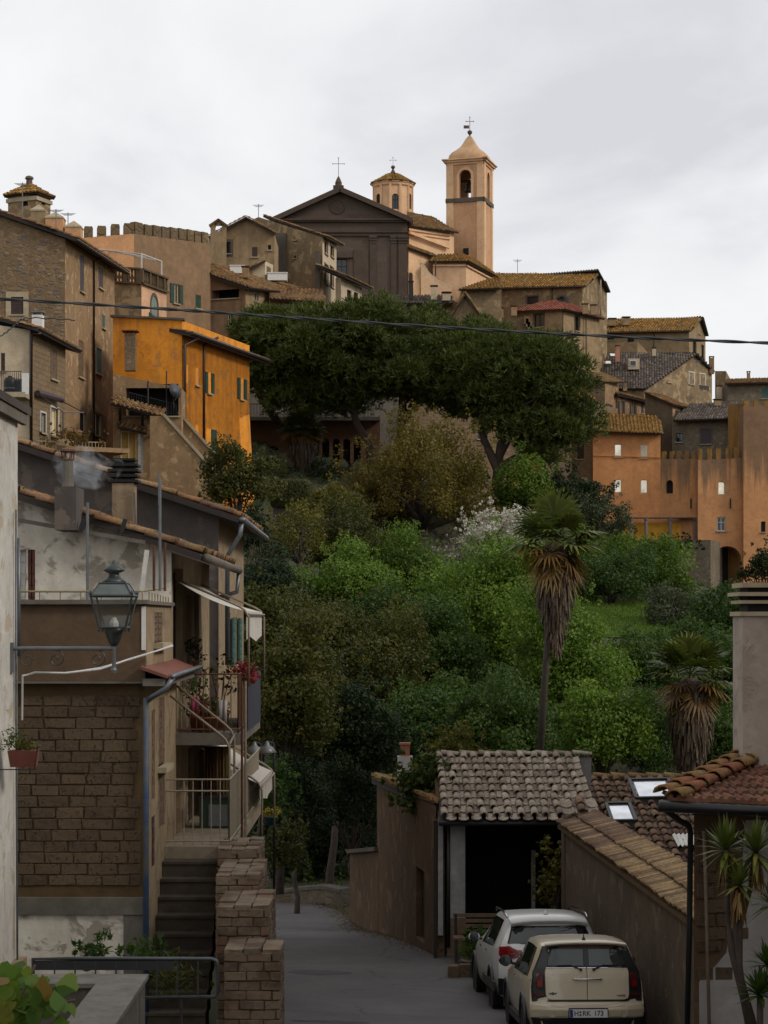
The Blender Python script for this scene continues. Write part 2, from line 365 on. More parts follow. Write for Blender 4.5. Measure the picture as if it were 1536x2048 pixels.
        if op.get('sill', True) and st not in 'p' and not ring:
            MB().obox(pt(cu, z0-.04, .04), u*(W_/2+.1), n*.09, up*.04).build('sill', op.get('sillmat', M_TRIM), fr)
        if op.get('sur'):
            b = op.get('sb', .16); sm2 = op['sur']; m = MB()
            if ring:
                r = W_/2; zc = z1-r; pts = [(cu+(r)*math.cos(a), zc+r*math.sin(a)) for a in [math.pi*k/10 for k in range(11)]]; pts2 = [(cu+(r+b)*math.cos(a), zc+(r+b)*math.sin(a)) for a in [math.pi*k/10 for k in range(11)]]
                pts = [(u1, z0)]+pts+[(u0, z0)]; pts2 = [(u1+b, z0)]+pts2+[(u0-b, z0)]
                for k in range(len(pts)-1): m.prism([pt(*pts[k], .0), pt(*pts2[k], .0), pt(*pts2[k+1], .0), pt(*pts[k+1], .0)], n*.035)
            else:
                for q0, q1 in ((u0-b, u0), (u1, u1+b)): m.obox(pt((q0+q1)/2, (z0+z1)/2, .015), u*(b/2), n*.025, up*(Hh/2+b))
                m.obox(pt(cu, z1+b/2, .015), u*(W_/2-.002), n*.023, up*(b/2)); m.obox(pt(cu, z0-b/2, .015), u*(W_/2-.002), n*.023, up*(b/2))
            m.build('surround', sm2, fr)
    def close(s, pts, mat):
        """hidden walls round the back: last visible corner back to the first"""
        pts = [Vector(p) for p in pts]
        if len(pts) == 2:
            a, b = pts; d = b-a; nn = Vector((-d.y, d.x, 0)).normalized(); pts = [a, b, b+nn*6, a+nn*6]
        else: pts = pts+[pts[0]+pts[-1]-pts[1]] if len(pts) == 3 else pts
        k = len(pts); first = 1 if k == 4 and len(pts) == 4 and False else None
        return pts
    def back(s, a, b, mat):
        a = Vector(a); b = Vector(b); m = MB(); m.uv[0] = [(0, s.zb), (1, s.zb), (1, b.z), (0, a.z)]
        m.poly((a.x, a.y, s.zb), (b.x, b.y, s.zb), b, a); m.build('wall', mat, s.root)
    def roof(s, E0, E1, R1, R0, mat=None, pitch=.3, tl=.42, thick=.14, soffit=None, name='roof'):
        return tiled(s.root, E0, E1, R1, R0, mat or M_TILE, pitch, tl, thick, soffit, name)
    def gutter(s, a, b, mat=None, r=.07): return MB().tube([a, b], r, 6).build('gutter', mat or M_COPPER, s.root)
    def pipe(s, pts, mat=None, r=.05): return MB().tube(pts, r, 6).build('downpipe', mat or M_COPPER, s.root, True)
    def chimney(s, c, w_, h, mat, cap=None, cw=1.25):
        c = Vector(c); m = MB(); m.box(c.x-w_/2, c.y-w_/2, c.z, c.x+w_/2, c.y+w_/2, c.z+h); ch = m.build('chimney', mat, s.root)
        m = MB(); k = w_*cw/2; m.box(c.x-k, c.y-k, c.z+h+.12, c.x+k, c.y+k, c.z+h+.18)
        for sx in (-1, 1):
            for sy in (-1, 1): m.box(c.x+sx*w_*.42-.04, c.y+sy*w_*.42-.04, c.z+h, c.x+sx*w_*.42+.04, c.y+sy*w_*.42+.04, c.z+h+.12)
        m.build('chimney_cap', cap or M_TILE, ch); return ch
def tiled(root, E0, E1, R1, R0, mat, pitch=.3, tl=.42, thick=.14, soffit=None, name='roof', clip=None):
    E0, E1, R1, R0 = [Vector(q) for q in (E0, E1, R1, R0)]
    u = (E1-E0).normalized(); n = u.cross(((R0+R1)/2-E0)).normalized()
    if n.z < 0: n = -n
    v = n.cross(u); 
    if v.dot((R0+R1)/2-E0) < 0: v = -v
    poly = [((q-E0).dot(u), (q-E0).dot(v)) for q in ([E0, E1, R1, R0] if (R1-R0).length > .05 else [E0, E1, R1])]
    m = MB(); m.prism([E0+u*a+v*b for a, b in poly], -n*thick); ro = m.build(name, soffit or M_DARKWOOD, root)
    m = MB(); us = [p[0] for p in poly]; x = min(us)+pitch/2; T = []
    while x < max(us):
        ys = []
        for k in range(len(poly)):
            (a0, b0), (a1, b1) = poly[k], poly[(k+1) % len(poly)]
            if (a0-x)*(a1-x) < 0: ys.append(b0+(b1-b0)*(x-a0)/(a1-a0))
        if len(ys) >= 2:
            y, ye = min(ys)-.05, max(ys); jx = random.uniform(-.02, .02)
            while y < ye:
                y2 = min(y+tl*1.12, ye+.05); r0 = pitch*.40; r1 = pitch*.31; b = len(m.v); j = random.uniform(-.015, .015); tv = min(1, max(0, random.gauss(.5, .26)))
                for yy, r, lift in ((y, r0, .035+random.uniform(0, .02)), (y2, r1, .0)):
                    o = E0+u*(x+jx+j)+v*yy+n*(.012+lift)
                    m.v += [tuple(o-u*r), tuple(o-u*r*.55+n*r*.75), tuple(o+u*r*.55+n*r*.75), tuple(o+u*r)]
                m.f += [(b, b+1, b+5, b+4), (b+1, b+2, b+6, b+5), (b+2, b+3, b+7, b+6), (b, b+3, b+2, b+1)]; m.t += [tv]*4
                m.v += [tuple(E0+u*(x+pitch*q)+v*yy+n*.006) for yy in (y, min(y+tl, ye)) for q in (-.5, .5)]
                b += 8; m.f.append((b, b+1, b+3, b+2)); m.t.append(tv*.7)
                y += tl
        x += pitch
    if m.f: tag(m.build('roof_tiles', mat, ro, fix=False), kind='stuff')
    return ro
def hip(a, b, k): return Vector(a).lerp(Vector(b), k)
# ---------------------------------------------------------------- terrain
CP = [(0, -60, 0.5), (-40, -40, 0), (40, -40, 1), (0, 5, -3.9), (-8, 5, -3.9), (8, 5, -3.9), (0, 15, -4.6), (0, 25, -5.5), (-3, 25, -5.5), (4, 25, -5.62), (2.8, 29, -6.05), (1, 33, -6.42), (3, 36, -6.68), (2.5, 40, -6.6), (0, 40, -6.9), (-1.5, 50, -7.8), (-2.5, 58, -8.5), (-8, 66, -9.0), (-20, 72, -9.4),
      (-10, 35, -6), (-12, 50, -6.5), (8, 38, -6.3), (12, 30, -5.5), (9, 50, -7.3), (3, 50, -7.6), (3, 62, -8.2), (14, 62, -7.6), (-5, 80, -6.), (5, 80, -5.5), (15, 80, -5.2), (22, 70, -6), (-18, 90, -2), (-6, 95, -1.6), (6, 95, -2.2), (16, 95, -1.8), (12, 108, .2), (-10, 112, 4.5), (-16, 105, 3), (-25, 100, 4), (0, 118, 3.), (12, 122, 1.8), (25, 110, .5), (-4, 130, 8), (6, 134, 8.6), (12, 145, 5), (20, 150, 1), (30, 165, 0), (-8, 160, 17), (5, 162, 15), (-6, 139, 10.4), (3, 143, 10.2), (-12, 146, 14), (15, 168, 4), (14, 186, 6), (20, 191, 4), (9, 188, 14), (25, 183, .8), (36, 186, .5), (32, 192, 1), (-8, 172, 22),
      (-12, 185, 27), (5, 196, 27), (14, 204, 22), (25, 204, 10), (32, 210, 16), (40, 210, 14), (-25, 140, 14), (-30, 120, 8), (-40, 150, 18), (60, 190, 5), (60, 120, 0), (-60, 100, 4), (-60, 180, 22), (0, 230, 30), (30, 230, 26), (0, 300, 15), (80, 300, 5), (-80, 300, 10), (0, 600, -10), (500, 300, -8), (-500, 300, -8), (500, -300, -8), (-500, -300, -8), (0, 2000, -20), (2000, 1000, -20), (-2000, 1000, -20), (0, -2000, -20), (4000, 4000, -20), (-4000, 4000, -20)]
_cp = np.array(CP, float); _d = np.linalg.norm(_cp[:, None, :2]-_cp[None, :, :2], axis=2)
_A = np.zeros((len(CP)+1, len(CP)+1)); _A[:-1, :-1] = -_d; _A[:-1, -1] = 1; _A[-1, :-1] = 1
_w = np.linalg.solve(_A, np.append(_cp[:, 2], 0))
def ground(x, y):
    x = np.asarray(x, float); y = np.asarray(y, float); sh = x.shape; q = np.stack([x.ravel(), y.ravel()], 1); out = np.zeros(len(q))
    for i in range(0, len(q), 4000):
        dd = np.linalg.norm(q[i:i+4000, None, :]-_cp[None, :, :2], axis=2); out[i:i+4000] = -dd @ _w[:-1]+_w[-1]
    return (out+ZC).reshape(sh)
def gz(x, y): return float(ground(np.array([x]), np.array([y]))[0])
ROAD = [(-2.1, 1.9, 4), (-2.1, 2.2, 18), (-2.2, 3.9, 24), (-2.3, 4.1, 30), (-2.5, 3.6, 34), (-2.6, 2.2, 38), (-2.75, .85, 42), (-3.0, .05, 46), (-3.4, -.55, 50), (-4.0, -1.0, 54), (-5.4, -1.3, 58), (-7.5, -2.6, 61.5)]
from bisect import bisect
def road_lr(y):
    ys = [r[2] for r in ROAD]; i = min(max(bisect(ys, y)-1, 0), len(ROAD)-2); k = (y-ys[i])/(ys[i+1]-ys[i]); a, b = ROAD[i], ROAD[i+1]
    return a[0]+(b[0]-a[0])*k, a[1]+(b[1]-a[1])*k
gx = np.concatenate([np.array([-6000, -3000, -1500, -700, -350, -180, -110, -75, -55]), np.arange(-45, -10, 2.), np.arange(-10, 10, .5), np.arange(10, 46, 2.), np.array([55, 75, 110, 180, 350, 700, 1500, 3000, 6000])])
gy = np.concatenate([np.array([-6000, -3000, -1500, -700, -300, -120, -60, -30, -12]), np.arange(-4, 70, .75), np.arange(70, 240, 2.5), np.array([250, 270, 300, 350, 430, 560, 800, 1300, 2200, 4000, 7000])])
XX, YY = np.meshgrid(gx, gy); ZZ = ground(XX, YY); nr = np.random.default_rng(3)
for j, y in enumerate(gy):
    if -2 < y < 64:
        l, r = road_lr(y)
        msk = (gx > l-.6) & (gx < r+.6); ZZ[j, msk] -= .12
    if y > 66: ZZ[j] += nr.normal(0, .18, len(gx))
nx, ny = len(gx), len(gy); me = bpy.data.meshes.new('ground')
me.from_pydata(np.stack([XX, YY, ZZ], 2).reshape(-1, 3).tolist(), [], [(j*nx+i, j*nx+i+1, (j+1)*nx+i+1, (j+1)*nx+i) for j in range(ny-1) for i in range(nx-1)])
t = NT('earth_and_grass'); v = t.coord(); a = t.noise(v, .25, 6, .6); b = t.noise(v, 3, 6, .7)
col = t.mix(t.mr(a, .4, .6), (.03, .04, .012), (.05, .04, .022)); col = t.mix(t.mr(b, .4, .7, 0, .6), col, (.03, .032, .012)); t.col(col); t.bump(b, .6, .1); t.set(Roughness=1.)
me.materials.append(t.m); me.polygons.foreach_set('use_smooth', [True]*len(me.polygons)); go = bpy.data.objects.new('ground', me); COL.objects.link(go); tag(go, kind='structure')
# road
t = NT('old_asphalt'); v = t.coord(); a = t.noise(v, .5, 5, .6); b = t.noise(v, 60, 3, .7); c_ = t.noise(v, 6, 5, .7)
col = t.mix(t.mr(a, .35, .65), (.108, .097, .096), (.07, .064, .064)); col = t.mix(t.mr(b, .45, .7, 0, .5), col, (.11, .107, .105)); col = t.mix(t.mr(c_, .55, .7, 0, .5), col, (.038, .037, .038))
vo = t.n('TexVoronoi', feature='DISTANCE_TO_EDGE'); vo.inputs['Scale'].default_value = .42; wn = t.n('TexNoise'); wn.inputs['Scale'].default_value = 1.6; wn.inputs['Detail'].default_value = 6; t.l(v, wn.inputs['Vector']); t.l(t.mix(.28, v, wn.outputs['Color']), vo.inputs['Vector'])
crk = t.math('MULTIPLY', t.math('SUBTRACT', 1., t.mr(vo.outputs[0], .0, .012)), t.mr(t.noise(v, .7, 3), .36, .48)); col = t.mix(t.math('MULTIPLY', crk, .5), col, (.018, .017, .017))
t.col(col); t.set(Roughness=.85); t.bump(t.math('SUBTRACT', b, crk), .5, .02); M_ROAD = t.m
m = MB(); ys = np.arange(4, 61.6, .8); NXR = 10
for y in ys:
    l, r = road_lr(y)
    for k in range(NXR+1):
        x = l+(r-l)*k/NXR; m.v.append((x, y, gz(x, y)+.03))
for j in range(len(ys)-1):
    for k in range(NXR): b_ = j*(NXR+1)+k; m.f.append((b_, b_+1, b_+NXR+2, b_+NXR+1))
tag(m.build('road', M_ROAD, None, True), kind='structure')
# the bend to the left beyond the low wall
m = MB(); n_ = 14
for j in range(n_+1):
    a = j/n_; cx, cy = -4.5-a*18, 58.5+math.sin(a*1.2)*9; w_ = 1.9
    for k in (-1, 1): x, y = cx+k*w_*.35, cy+k*w_; m.v.append((x, y, gz(x, y)+.05))
for j in range(n_): m.f.append((2*j, 2*j+1, 2*j+3, 2*j+2))
tag(m.build('road_bend', M_ROAD, None, True), kind='structure')
PATCH = simple('road_patch_asphalt', (.07, .065, .066), .9, var=.4, scale=9)
for k, (px, py, Y, w_, d_) in enumerate(((660, 1992, 30.2, .6, .22), (610, 2012, 29.2, .7, .26), (640, 1900, 38, .6, .45))):
    m = MB(); x = PX(px, Y)
    for a in range(15):
        t_ = a/14; xx = x-w_+2*w_*t_; e_ = d_*math.sqrt(max(.02, 1-(2*t_-1)**2)); ya, yb_ = Y-e_*random.uniform(.7, 1.1), Y+e_*random.uniform(.7, 1.1); m.v += [(xx, ya, gz(xx, ya)+.036), (xx, yb_, gz(xx, yb_)+.036)]
    for a in range(14): m.f.append((2*a, 2*a+2, 2*a+3, 2*a+1))
    tag(m.build('road_patch', PATCH), kind='structure')
# ---------------------------------------------------------------- wall materials of the town
PL_BROWN = plaster('brown_patchy_plaster', (.28, .195, .125), (.205, .14, .088), (.40, .30, .20), scale=.6, peel=.35, streak=.7)
PL_GREY = plaster('grey_beige_plaster', (.31, .235, .155), (.235, .175, .115), (.17, .125, .085), scale=.4, peel=.2, streak=.6)
PL_GREY2 = plaster('grey_plaster_peeled', (.235, .18, .12), (.175, .13, .088), (.36, .28, .185), scale=.5, peel=.6, streak=.5)
PL_PEACH = plaster('peach_plaster', (.62, .33, .165), (.54, .28, .14), (.40, .24, .14), streak=.35)
PL_TOWER = plaster('pale_peach_plaster', (.76, .49, .29), (.68, .43, .25), (.46, .30, .19), streak=.2, scale=.2)
PL_YELLOW = plaster('orange_yellow_plaster', (.80, .305, .035), (.64, .235, .03), (.40, .20, .07), scale=.45, streak=.95, peel=.3)
PL_ORANGE = plaster('orange_plaster', (.64, .29, .115), (.53, .235, .095), (.42, .22, .105), scale=.45, streak=.5)
PL_STAIN = grimy('stained_orange_plaster', (.58, .275, .11), (.46, .22, .095), (.07, .054, .036), 17., 26.5)
PL_STAIN2 = plaster('black_streaked_masonry', (.20, .13, .07), (.34, .19, .08), (.06, .05, .04), scale=.6, streak=.98)
PL_CREAM = plaster('cream_plaster', (.55, .44, .30), (.45, .36, .25), (.30, .24, .17), streak=.5)
PL_PINK = plaster('dull_pink_plaster', (.26, .178, .118), (.19, .13, .088), (.14, .096, .066), streak=.75, scale=.5)
RUB_A = rubble('brown_rubble_stone', (.155, .108, .068), (.24, .175, .115), (.18, .128, .082), 4.6, .4)
RUB_B = rubble('rough_rubble_wall', (.16, .115, .075), (.23, .17, .115), (.16, .118, .08), 4.6, .4)
RUB_G = rubble('grey_rubble_wall', (.13, .108, .08), (.20, .17, .13), (.135, .11, .082), 4.4, .4)
TUFA = blocks('tufa_blockwork', (.16, .115, .075), (.22, .16, .10), (.115, .088, .065))
TUFA_D = blocks('dark_tufa_ashlar', (.092, .069, .056), (.116, .088, .070), (.064, .050, .042), bw=1.1, bh=.5, ms=.015, bump=.3)
BRICK_F = blocks('old_red_brickwork', (.13, .07, .045), (.17, .095, .06), (.10, .075, .06), bw=.3, bh=.09, ms=.012)
M_TUFAD = plaster('dark_tufa_stone', (.100, .076, .062), (.076, .058, .048), (.10, .08, .065), streak=.3)
def box_house(name, label, cat, pts, zb, mat, group=None, wins=(), mats=None, apex=None):
    """pts: two or three visible top corners left to right; the rest of the footprint is closed behind"""
    h = House(name, label, cat, zb, (pts[0].x, pts[0].y), group); wins = list(wins)+[()]*3; mats = mats or [mat]*3; apex = list(apex or [])+[None]*3
    for i in range(len(pts)-1): h.wall(pts[i], pts[i+1], mats[i], wins[i], apex=apex[i])
    if len(pts) == 3: D = pts[0]+pts[2]-pts[1]; D.z = max(p.z for p in pts); bk = [pts[2], D, pts[0]]
    else:
        d = pts[1]-pts[0]; nn = Vector((-d.y, d.x, 0)).normalized()*6; bk = [pts[1], pts[1]+nn, pts[0]+nn, pts[0]]
    for i in range(len(bk)-1): h.back(bk[i], bk[i+1], mats[0])
    return h
def off(p, dx=0, dy=0, dz=0): return Vector(p)+Vector((dx, dy, dz))

# --- tall stone house with the long side to the right (far left)
a0, a1, a2 = P(-110, 392, 110), P(130, 478, 110), P(229, 541, 122)
h = box_house('stone_house', 'tall brown rubble-stone house with a long dark eave at the top left', 'house', [a0, a1, a2], PZ(985, 110), RUB_A, mats=[RUB_A, PL_BROWN],
    wins=[[(22, 594, 47, 629, 's', {'shut': M_BROWN, 'sur': M_TRIM, 'sb': .28})],
          [(160, 511, 168, 584, 's', {'shut': M_MAUVE}), (197, 535, 206, 577, 's', {'shut': M_MAUVE}), (204, 630, 210, 657, 's', {'shut': M_TEAL}),
           (157, 681, 167, 755, 's', {'shut': M_WOOD}), (192, 697, 203, 748, 's', {'shut': M_TEAL, 'sur': M_TRIM, 'sb': .06}), (187, 826, 205, 872, 'o', {'shut': M_WOOD, 'sw': .35}), (160, 825, 172, 870, 'g')]])
d = a2-a1; n_ = Vector((d.y, -d.x, 0)).normalized()
e0, e1 = a1+n_*.7-d.normalized()*.3+V(0, 0, -.1), a2+n_*.7+d.normalized()*.8+V(0, 0, -.1); rr = a0-a1
h.roof(e0+V(0, 0, .12), e1+V(0, 0, .12), e1+rr+V(0, 0, .3)-n_*.7, e0+rr+V(0, 0, .3)-n_*.7, M_TILE, thick=.2)
h.gutter(e0+n_*.05, e1+n_*.05)
p0 = P(183, 522, 116.5)+n_*.12; h.pipe([p0+n_*.5+V(0, 0, .1), p0, V(p0.x, p0.y, PZ(905, 116.5))], r=.09)
# loose field stones standing proud of the gable wall, picked out one by one
sm_bm = bmesh.new(); bmesh.ops.create_icosphere(sm_bm, subdivisions=1, radius=1.)
for q in sm_bm.verts: q.co *= random.uniform(.82, 1.1)
ST = bpy.data.meshes.new('stone'); sm_bm.to_mesh(ST); sm_bm.free()
STM = [simple('pale_field_stone', (.27, .21, .145), .95, var=.4, scale=4), simple('ochre_field_stone', (.21, .15, .09), .95, var=.4, scale=4), simple('grey_field_stone', (.17, .14, .115), .95, var=.4, scale=4)]
STS = []
for m_ in STM:
    q = ST.copy(); q.materials.append(m_); STS.append(q)
for k in range(240):
    px, py = random.uniform(-5, 128), random.uniform(435, 700)
    if py < 445+px*.37 or (10 < px < 60 and 580 < py < 640): continue
    p = P(px, py, 110); s_ = random.uniform(.07, .17)
    inst('stone', random.choice(STS), h.root, Matrix.Translation(p+V(0, .02, 0)) @ Matrix.Rotation(random.uniform(-.4, .4), 4, 'Y') @ Matrix.Diagonal((s_*random.uniform(1, 1.9), .06, s_*random.uniform(.6, .9), 1)))
# --- lower house in front of it
b0, b1, b2 = P(-70, 640, 101), P(60, 660, 101), P(131, 697, 107)
h = box_house('plaster_house', 'low brown house with a cream balcony bay in front of the tall stone house', 'house', [b0, b1, b2], PZ(985, 101), PL_BROWN, mats=[PL_CREAM, TUFA],
    wins=[[(2, 706, 10, 742, 's', {'shut': M_BROWN})], [(101, 700, 114, 759, 's', {'shut': M_WOOD}), (81, 826, 91, 866, 'w', {'sur': M_FRAME, 'sb': .08}), (101, 816, 116, 872, 'c', {'sur': M_FRAME, 'sb': .1})]])
d = b2-b1; n_ = Vector((d.y, -d.x, 0)).normalized(); e0, e1 = b1+n_*.6-d.normalized()*.5, b2+n_*.6+d.normalized()*.9; rr = V(-5.2, 1.5, 1.55)
h.roof(e0, e1, e1+rr, e0+rr, M_TILE, thick=.16); h.gutter(e0, e1); p0 = P(61, 668, 101)+V(.05, -.1, 0); h.pipe([p0+n_*.5, p0, V(p0.x, p0.y, PZ(900, 101))], r=.08)
h.chimney(P(76, 660, 103.5), .55, .75, M_WHITE, M_ZINC)
m = MB(); m.box(PX(-40, 101), 99.6, PZ(800, 101), PX(60, 101), 100.99, PZ(790, 101)); bal = m.build('balcony', M_TRIM, h.root)
m = MB()
for k in range(12): x = PX(-5+k*4.2, 99.7); m.tube([(x, 99.7, PZ(790, 100)), (x, 99.7, PZ(744, 100))], .014, 5)
m.tube([(PX(-8, 99.7), 99.7, PZ(744, 100)), (PX(44, 99.7), 99.7, PZ(744, 100))], .02, 5); m.build('railing', M_IRON, bal)
MB().box(PX(45, 99.8), 99.65, PZ(790, 100), PX(58, 99.8), 99.75, PZ(748, 100)).build('side_panel', M_WHITE, bal)
t = thing('air_conditioner', 'grey air conditioner on the balcony of the low brown house', 'air conditioner', (PX(33, 100.3), 100.3, PZ(790, 100.3)))
m = MB(); x, z = PX(33, 100.3), PZ(790, 100.3); m.box(x-.28, 100.1, z, x+.28, 100.5, z+.8); m.build('casing', simple('ac_casing', (.10, .105, .11), .6), t)
m = MB()
for k in range(12): m.box(x-.22, 100.07, z+.08+k*.055, x+.22, 100.098, z+.10+k*.055)
m.build('grille', M_IRON, t)
t = thing('water_tank', 'black domed plastic barrel standing on the cream balcony', 'barrel', (PX(20, 100.2), 100.2, PZ(790, 100.2)))
MB().lathe(t.location, [(.26, 0), (.3, .1), (.3, .7), (.24, .85), (.1, .9), (.1, .95), (.02, .96)], 12).build('body', M_IRON, t, True)
MB().lathe(t.location, [(.315, .3), (.315, .36)], 12).build('hoop', M_ZINC, t)
# folded awning and its arms, flower pots
aw = thing('awning', 'rolled mauve awning on thin arms over the small house door', 'awning', P(76, 790, 102.5))
MB().tube([P(75, 786, 101.6), P(124, 800, 105.4)], .16, 8).build('roll', M_MAUVE, aw)
for a_, b_ in ((P(80, 790, 101.5), P(126, 824, 99.5)), (P(122, 801, 105.), P(167, 825, 103))):
    MB().tube([a_, b_, V(b_.x, b_.y, b_.z-1.2)], .03, 5).build('arm', M_COPPER, aw)
MB().tube([P(126, 824, 99.5), P(167, 825, 103)], .03, 5).build('front_bar', M_ZINC, aw)
terr = thing('roof_terrace', 'small terrace with a pale railing below the stone house', 'terrace', P(130, 905, 104))
MB().obox(P(135, 900, 105), V(2.6, 1.6, 0), V(-.6, 1, 0), V(0, 0, .12)).build('deck', PL_BROWN, terr)
m = MB(); q0, q1 = P(70, 882, 102), P(210, 885, 106)
for k in range(22): c = q0.lerp(q1, k/21); m.tube([c+V(0, 0, -.7), c], .014, 4)
m.tube([q0, q1], .02, 5); m.tube([q0-V(0, 0, .6), q1-V(0, 0, .6)], .016, 5); m.build('railing', M_TRIM, terr)
POTM = simple('terracotta', (.28, .11, .055), .8)
POTC = [POTM, simple('blue_grey_pot', (.07, .10, .15), .6), POTM, POTM, POTM]
for k, (px, lb) in enumerate(((127, 'terracotta flower pot farthest left on the stone house terrace'), (134, 'blue grey flower pot on the stone house terrace'), (141, 'terracotta flower pot just right of the blue grey one'), (149, 'terracotta flower pot second from the end of the terrace row'), (157, 'terracotta flower pot at the end of the terrace row by the pipe'))):
    c = P(px, 876, 104.4+k*.2); t = thing('flower_pot', lb, 'pot', c, 'pots on the stone house terrace')
    MB().lathe(c, [(.12, 0), (.19, .3), (.22, .3), (.22, .36), (.17, .36)], 10).build('bowl', POTC[k], t); MB().lathe(c, [(.16, .33), (.1, .42), (.01, .46)], 8).build('soil', M_WOOD, t)
# --- dovecote turret
Y = 132; t0, t1, t2 = P(16, 391, Y), P(72, 391, Y-1), P(101, 392, Y+.6)
h = box_house('turret', 'square dovecote turret with a small pyramid tile roof at the top left', 'turret', [t0, t1, t2], PZ(470, Y), PL_GREY2, wins=[[(44, 400, 56, 412, 'ad')], [(83, 400, 90, 410, 'ad')]])
c = (t0+t2)/2; ap = V(c.x, c.y, PZ(365, Y)); t3 = t0+t2-t1; cs = [c+(q-c)*1.22 for q in (t0, t1, t2, t3)]
for q in cs: q.z = PZ(391, Y)
for i in range(4): h.roof(cs[i], cs[(i+1) % 4], ap, ap, M_TILEO, thick=.18)
MB().prism([c+(q-c)*1.1 for q in (V(t0.x, t0.y, t0.z-.45), V(t1.x, t1.y, t0.z-.45), V(t2.x, t2.y, t0.z-.45), V(t3.x, t3.y, t0.z-.45))], V(0, 0, .25)).build('cornice', M_TRIM, h.root)
MB().lathe(ap-V(0, 0, .1), [(.22, 0), (.2, .35), (.3, .4), (.24, .55), (.05, .62)], 8).build('finial', M_GTRIM, h.root)
# peach roof terrace between turret and battlements
q0, q1 = P(62, 433, 126), P(158, 462, 128)
h = box_house('terrace_wall', 'peach parapet wall of a roof terrace beside the turret', 'wall', [q0, q1], PZ(500, 126), PL_PEACH)
for px, py, s_, m_ in ((78, 425, .45, PL_GREY), (111, 440, .55, PL_PEACH), (148, 458, .5, PL_PEACH)):
    c = P(px, py, 126); MB().box(c.x-s_, c.y-s_, c.z-1.6, c.x+s_, c.y+s_, c.z).build('pillar', m_, h.root)
    MB().lathe(c, [(s_*1.5, 0), (s_*1.5, .1), (s_*.6, .35), (.05, .5)], 4, rot=.785).build('pillar_cap', M_TRIM, h.root)
m = MB(); q0, q1 = P(119, 452, 125.6), P(143, 464, 126)
for k in range(10): c = q0.lerp(q1, k/9); m.box(c.x-.03, c.y-.03, c.z-.9, c.x+.03, c.y+.03, c.z)
m.build('fence_panel', simple('pale_green_panel', (.30, .34, .31), .7), h.root)
# --- battlemented castle wall
d0, d1, d2 = P(138, 478, 139), P(268, 467, 140), P(421, 488, 147)
h = box_house('castle', 'battlemented castle block with peach left face and weathered brown right face', 'castle', [d0, d1, d2], PZ(790, 140), PL_PINK, mats=[PL_PEACH, PL_PINK],
    wins=[[], [(347, 568, 358, 607, 'o', {'sw': .62, 'pane': M_VOID}), (391, 590, 402, 617, 's', {'shut': M_GREEN})]])
mer = rubble('merlon_stone', (.14, .10, .06), (.19, .135, .075), (.11, .085, .055), 1.5)
def merlons(h, xs, a, b, py_h, mat, t=.28):
    d = V(b.x-a.x, b.y-a.y, 0); u = d.normalized(); n = V(u.y, -u.x, 0)
    for x0, x1 in xs:
        k0, k1 = [(lambda k: (n.dot(a)-0)/(n.x*k+n.y))((x-768)/F) for x in (x0, x1)]
        p0, p1 = V((x0-768)/F*k0, k0, 0), V((x1-768)/F*k1, k1, 0); f = ((p0+p1)/2-V(a.x, a.y, 0)).dot(u)/d.length; z = a.z+(b.z-a.z)*f
        hh = py_h/F*k0*random.uniform(.93, 1.05); mm = MB(); c = (p0+p1)/2; w2 = (p1-p0).length/2
        mm.obox(V(c.x, c.y, z+hh/2)-n*t, u*w2, n*t, V(0, 0, hh/2)); mm.obox(V(c.x, c.y, z+hh+.05)-n*t, u*(w2*.9), n*t*.9, V(0, 0, .05)); mm.build('merlon', mat, h.root)
cv = lambda c: c/2.743
merlons(h, [(cv(a), cv(b)) for a, b in ((390, 437), (463, 510), (535, 583), (610, 657), (680, 737))], d0, d1, 19, mer)
merlons(h, [(cv(a), cv(b)) for a, b in ((742, 787), (795, 835), (843, 885), (890, 930), (937, 977), (983, 1023), (1030, 1064), (1070, 1103), (1110, 1146))], d1, d2, 20, mer)
# --- terrace house with balustrade
q0, q1, q2 = P(226, 566, 131), P(283, 569, 130.5), P(333, 587, 136)
h = box_house('terrace_house', 'peach house with a stone balustrade terrace above the orange house', 'house', [q0, q1, q2], PZ(700, 131), PL_PEACH, mats=[PL_GREY2, plaster('light_peach_plaster', (.72, .42, .25), streak=.2)],
    wins=[[], [(302, 592, 315, 632, 'as', {'shut': simple('sage_shutter', (.20, .25, .19), .7), 'pane': simple('sage_panel', (.20, .25, .19), .7), 'sur': M_GTRIM, 'sb': .22}), (303, 630, 316, 646, 'o', {'sw': .4})]])
BALS = plaster('mossy_balustrade_stone', (.12, .09, .06), (.08, .06, .04), streak=.5)
for a_, b_, k in ((q0, q1, 9), (q1, q2, 14)):
    u = (b_-a_).normalized(); nn = V(u.y, -u.x, 0)
    for zz, hh, ww in ((.0, .12, .2), (.95, .12, .18)):
        c = (a_+b_)/2; c.z += zz+hh/2; MB().obox(c, (b_-a_)/2, nn*ww, V(0, 0, hh/2)).build('rail', BALS, h.root)
    for i in range(k+1):
        c = a_.lerp(b_, i/k)+V(0, 0, .12)
        if i % 4 == 0: MB().obox(c+V(0, 0, .42), u*.13, nn*.13, V(0, 0, .415)).build('baluster_post', BALS, h.root)
        else: MB().lathe(c, [(.08, 0), (.05, .08), (.11, .28), (.05, .55), (.07, .7), (.09, .83)], 8).build('baluster', BALS, h.root, True)
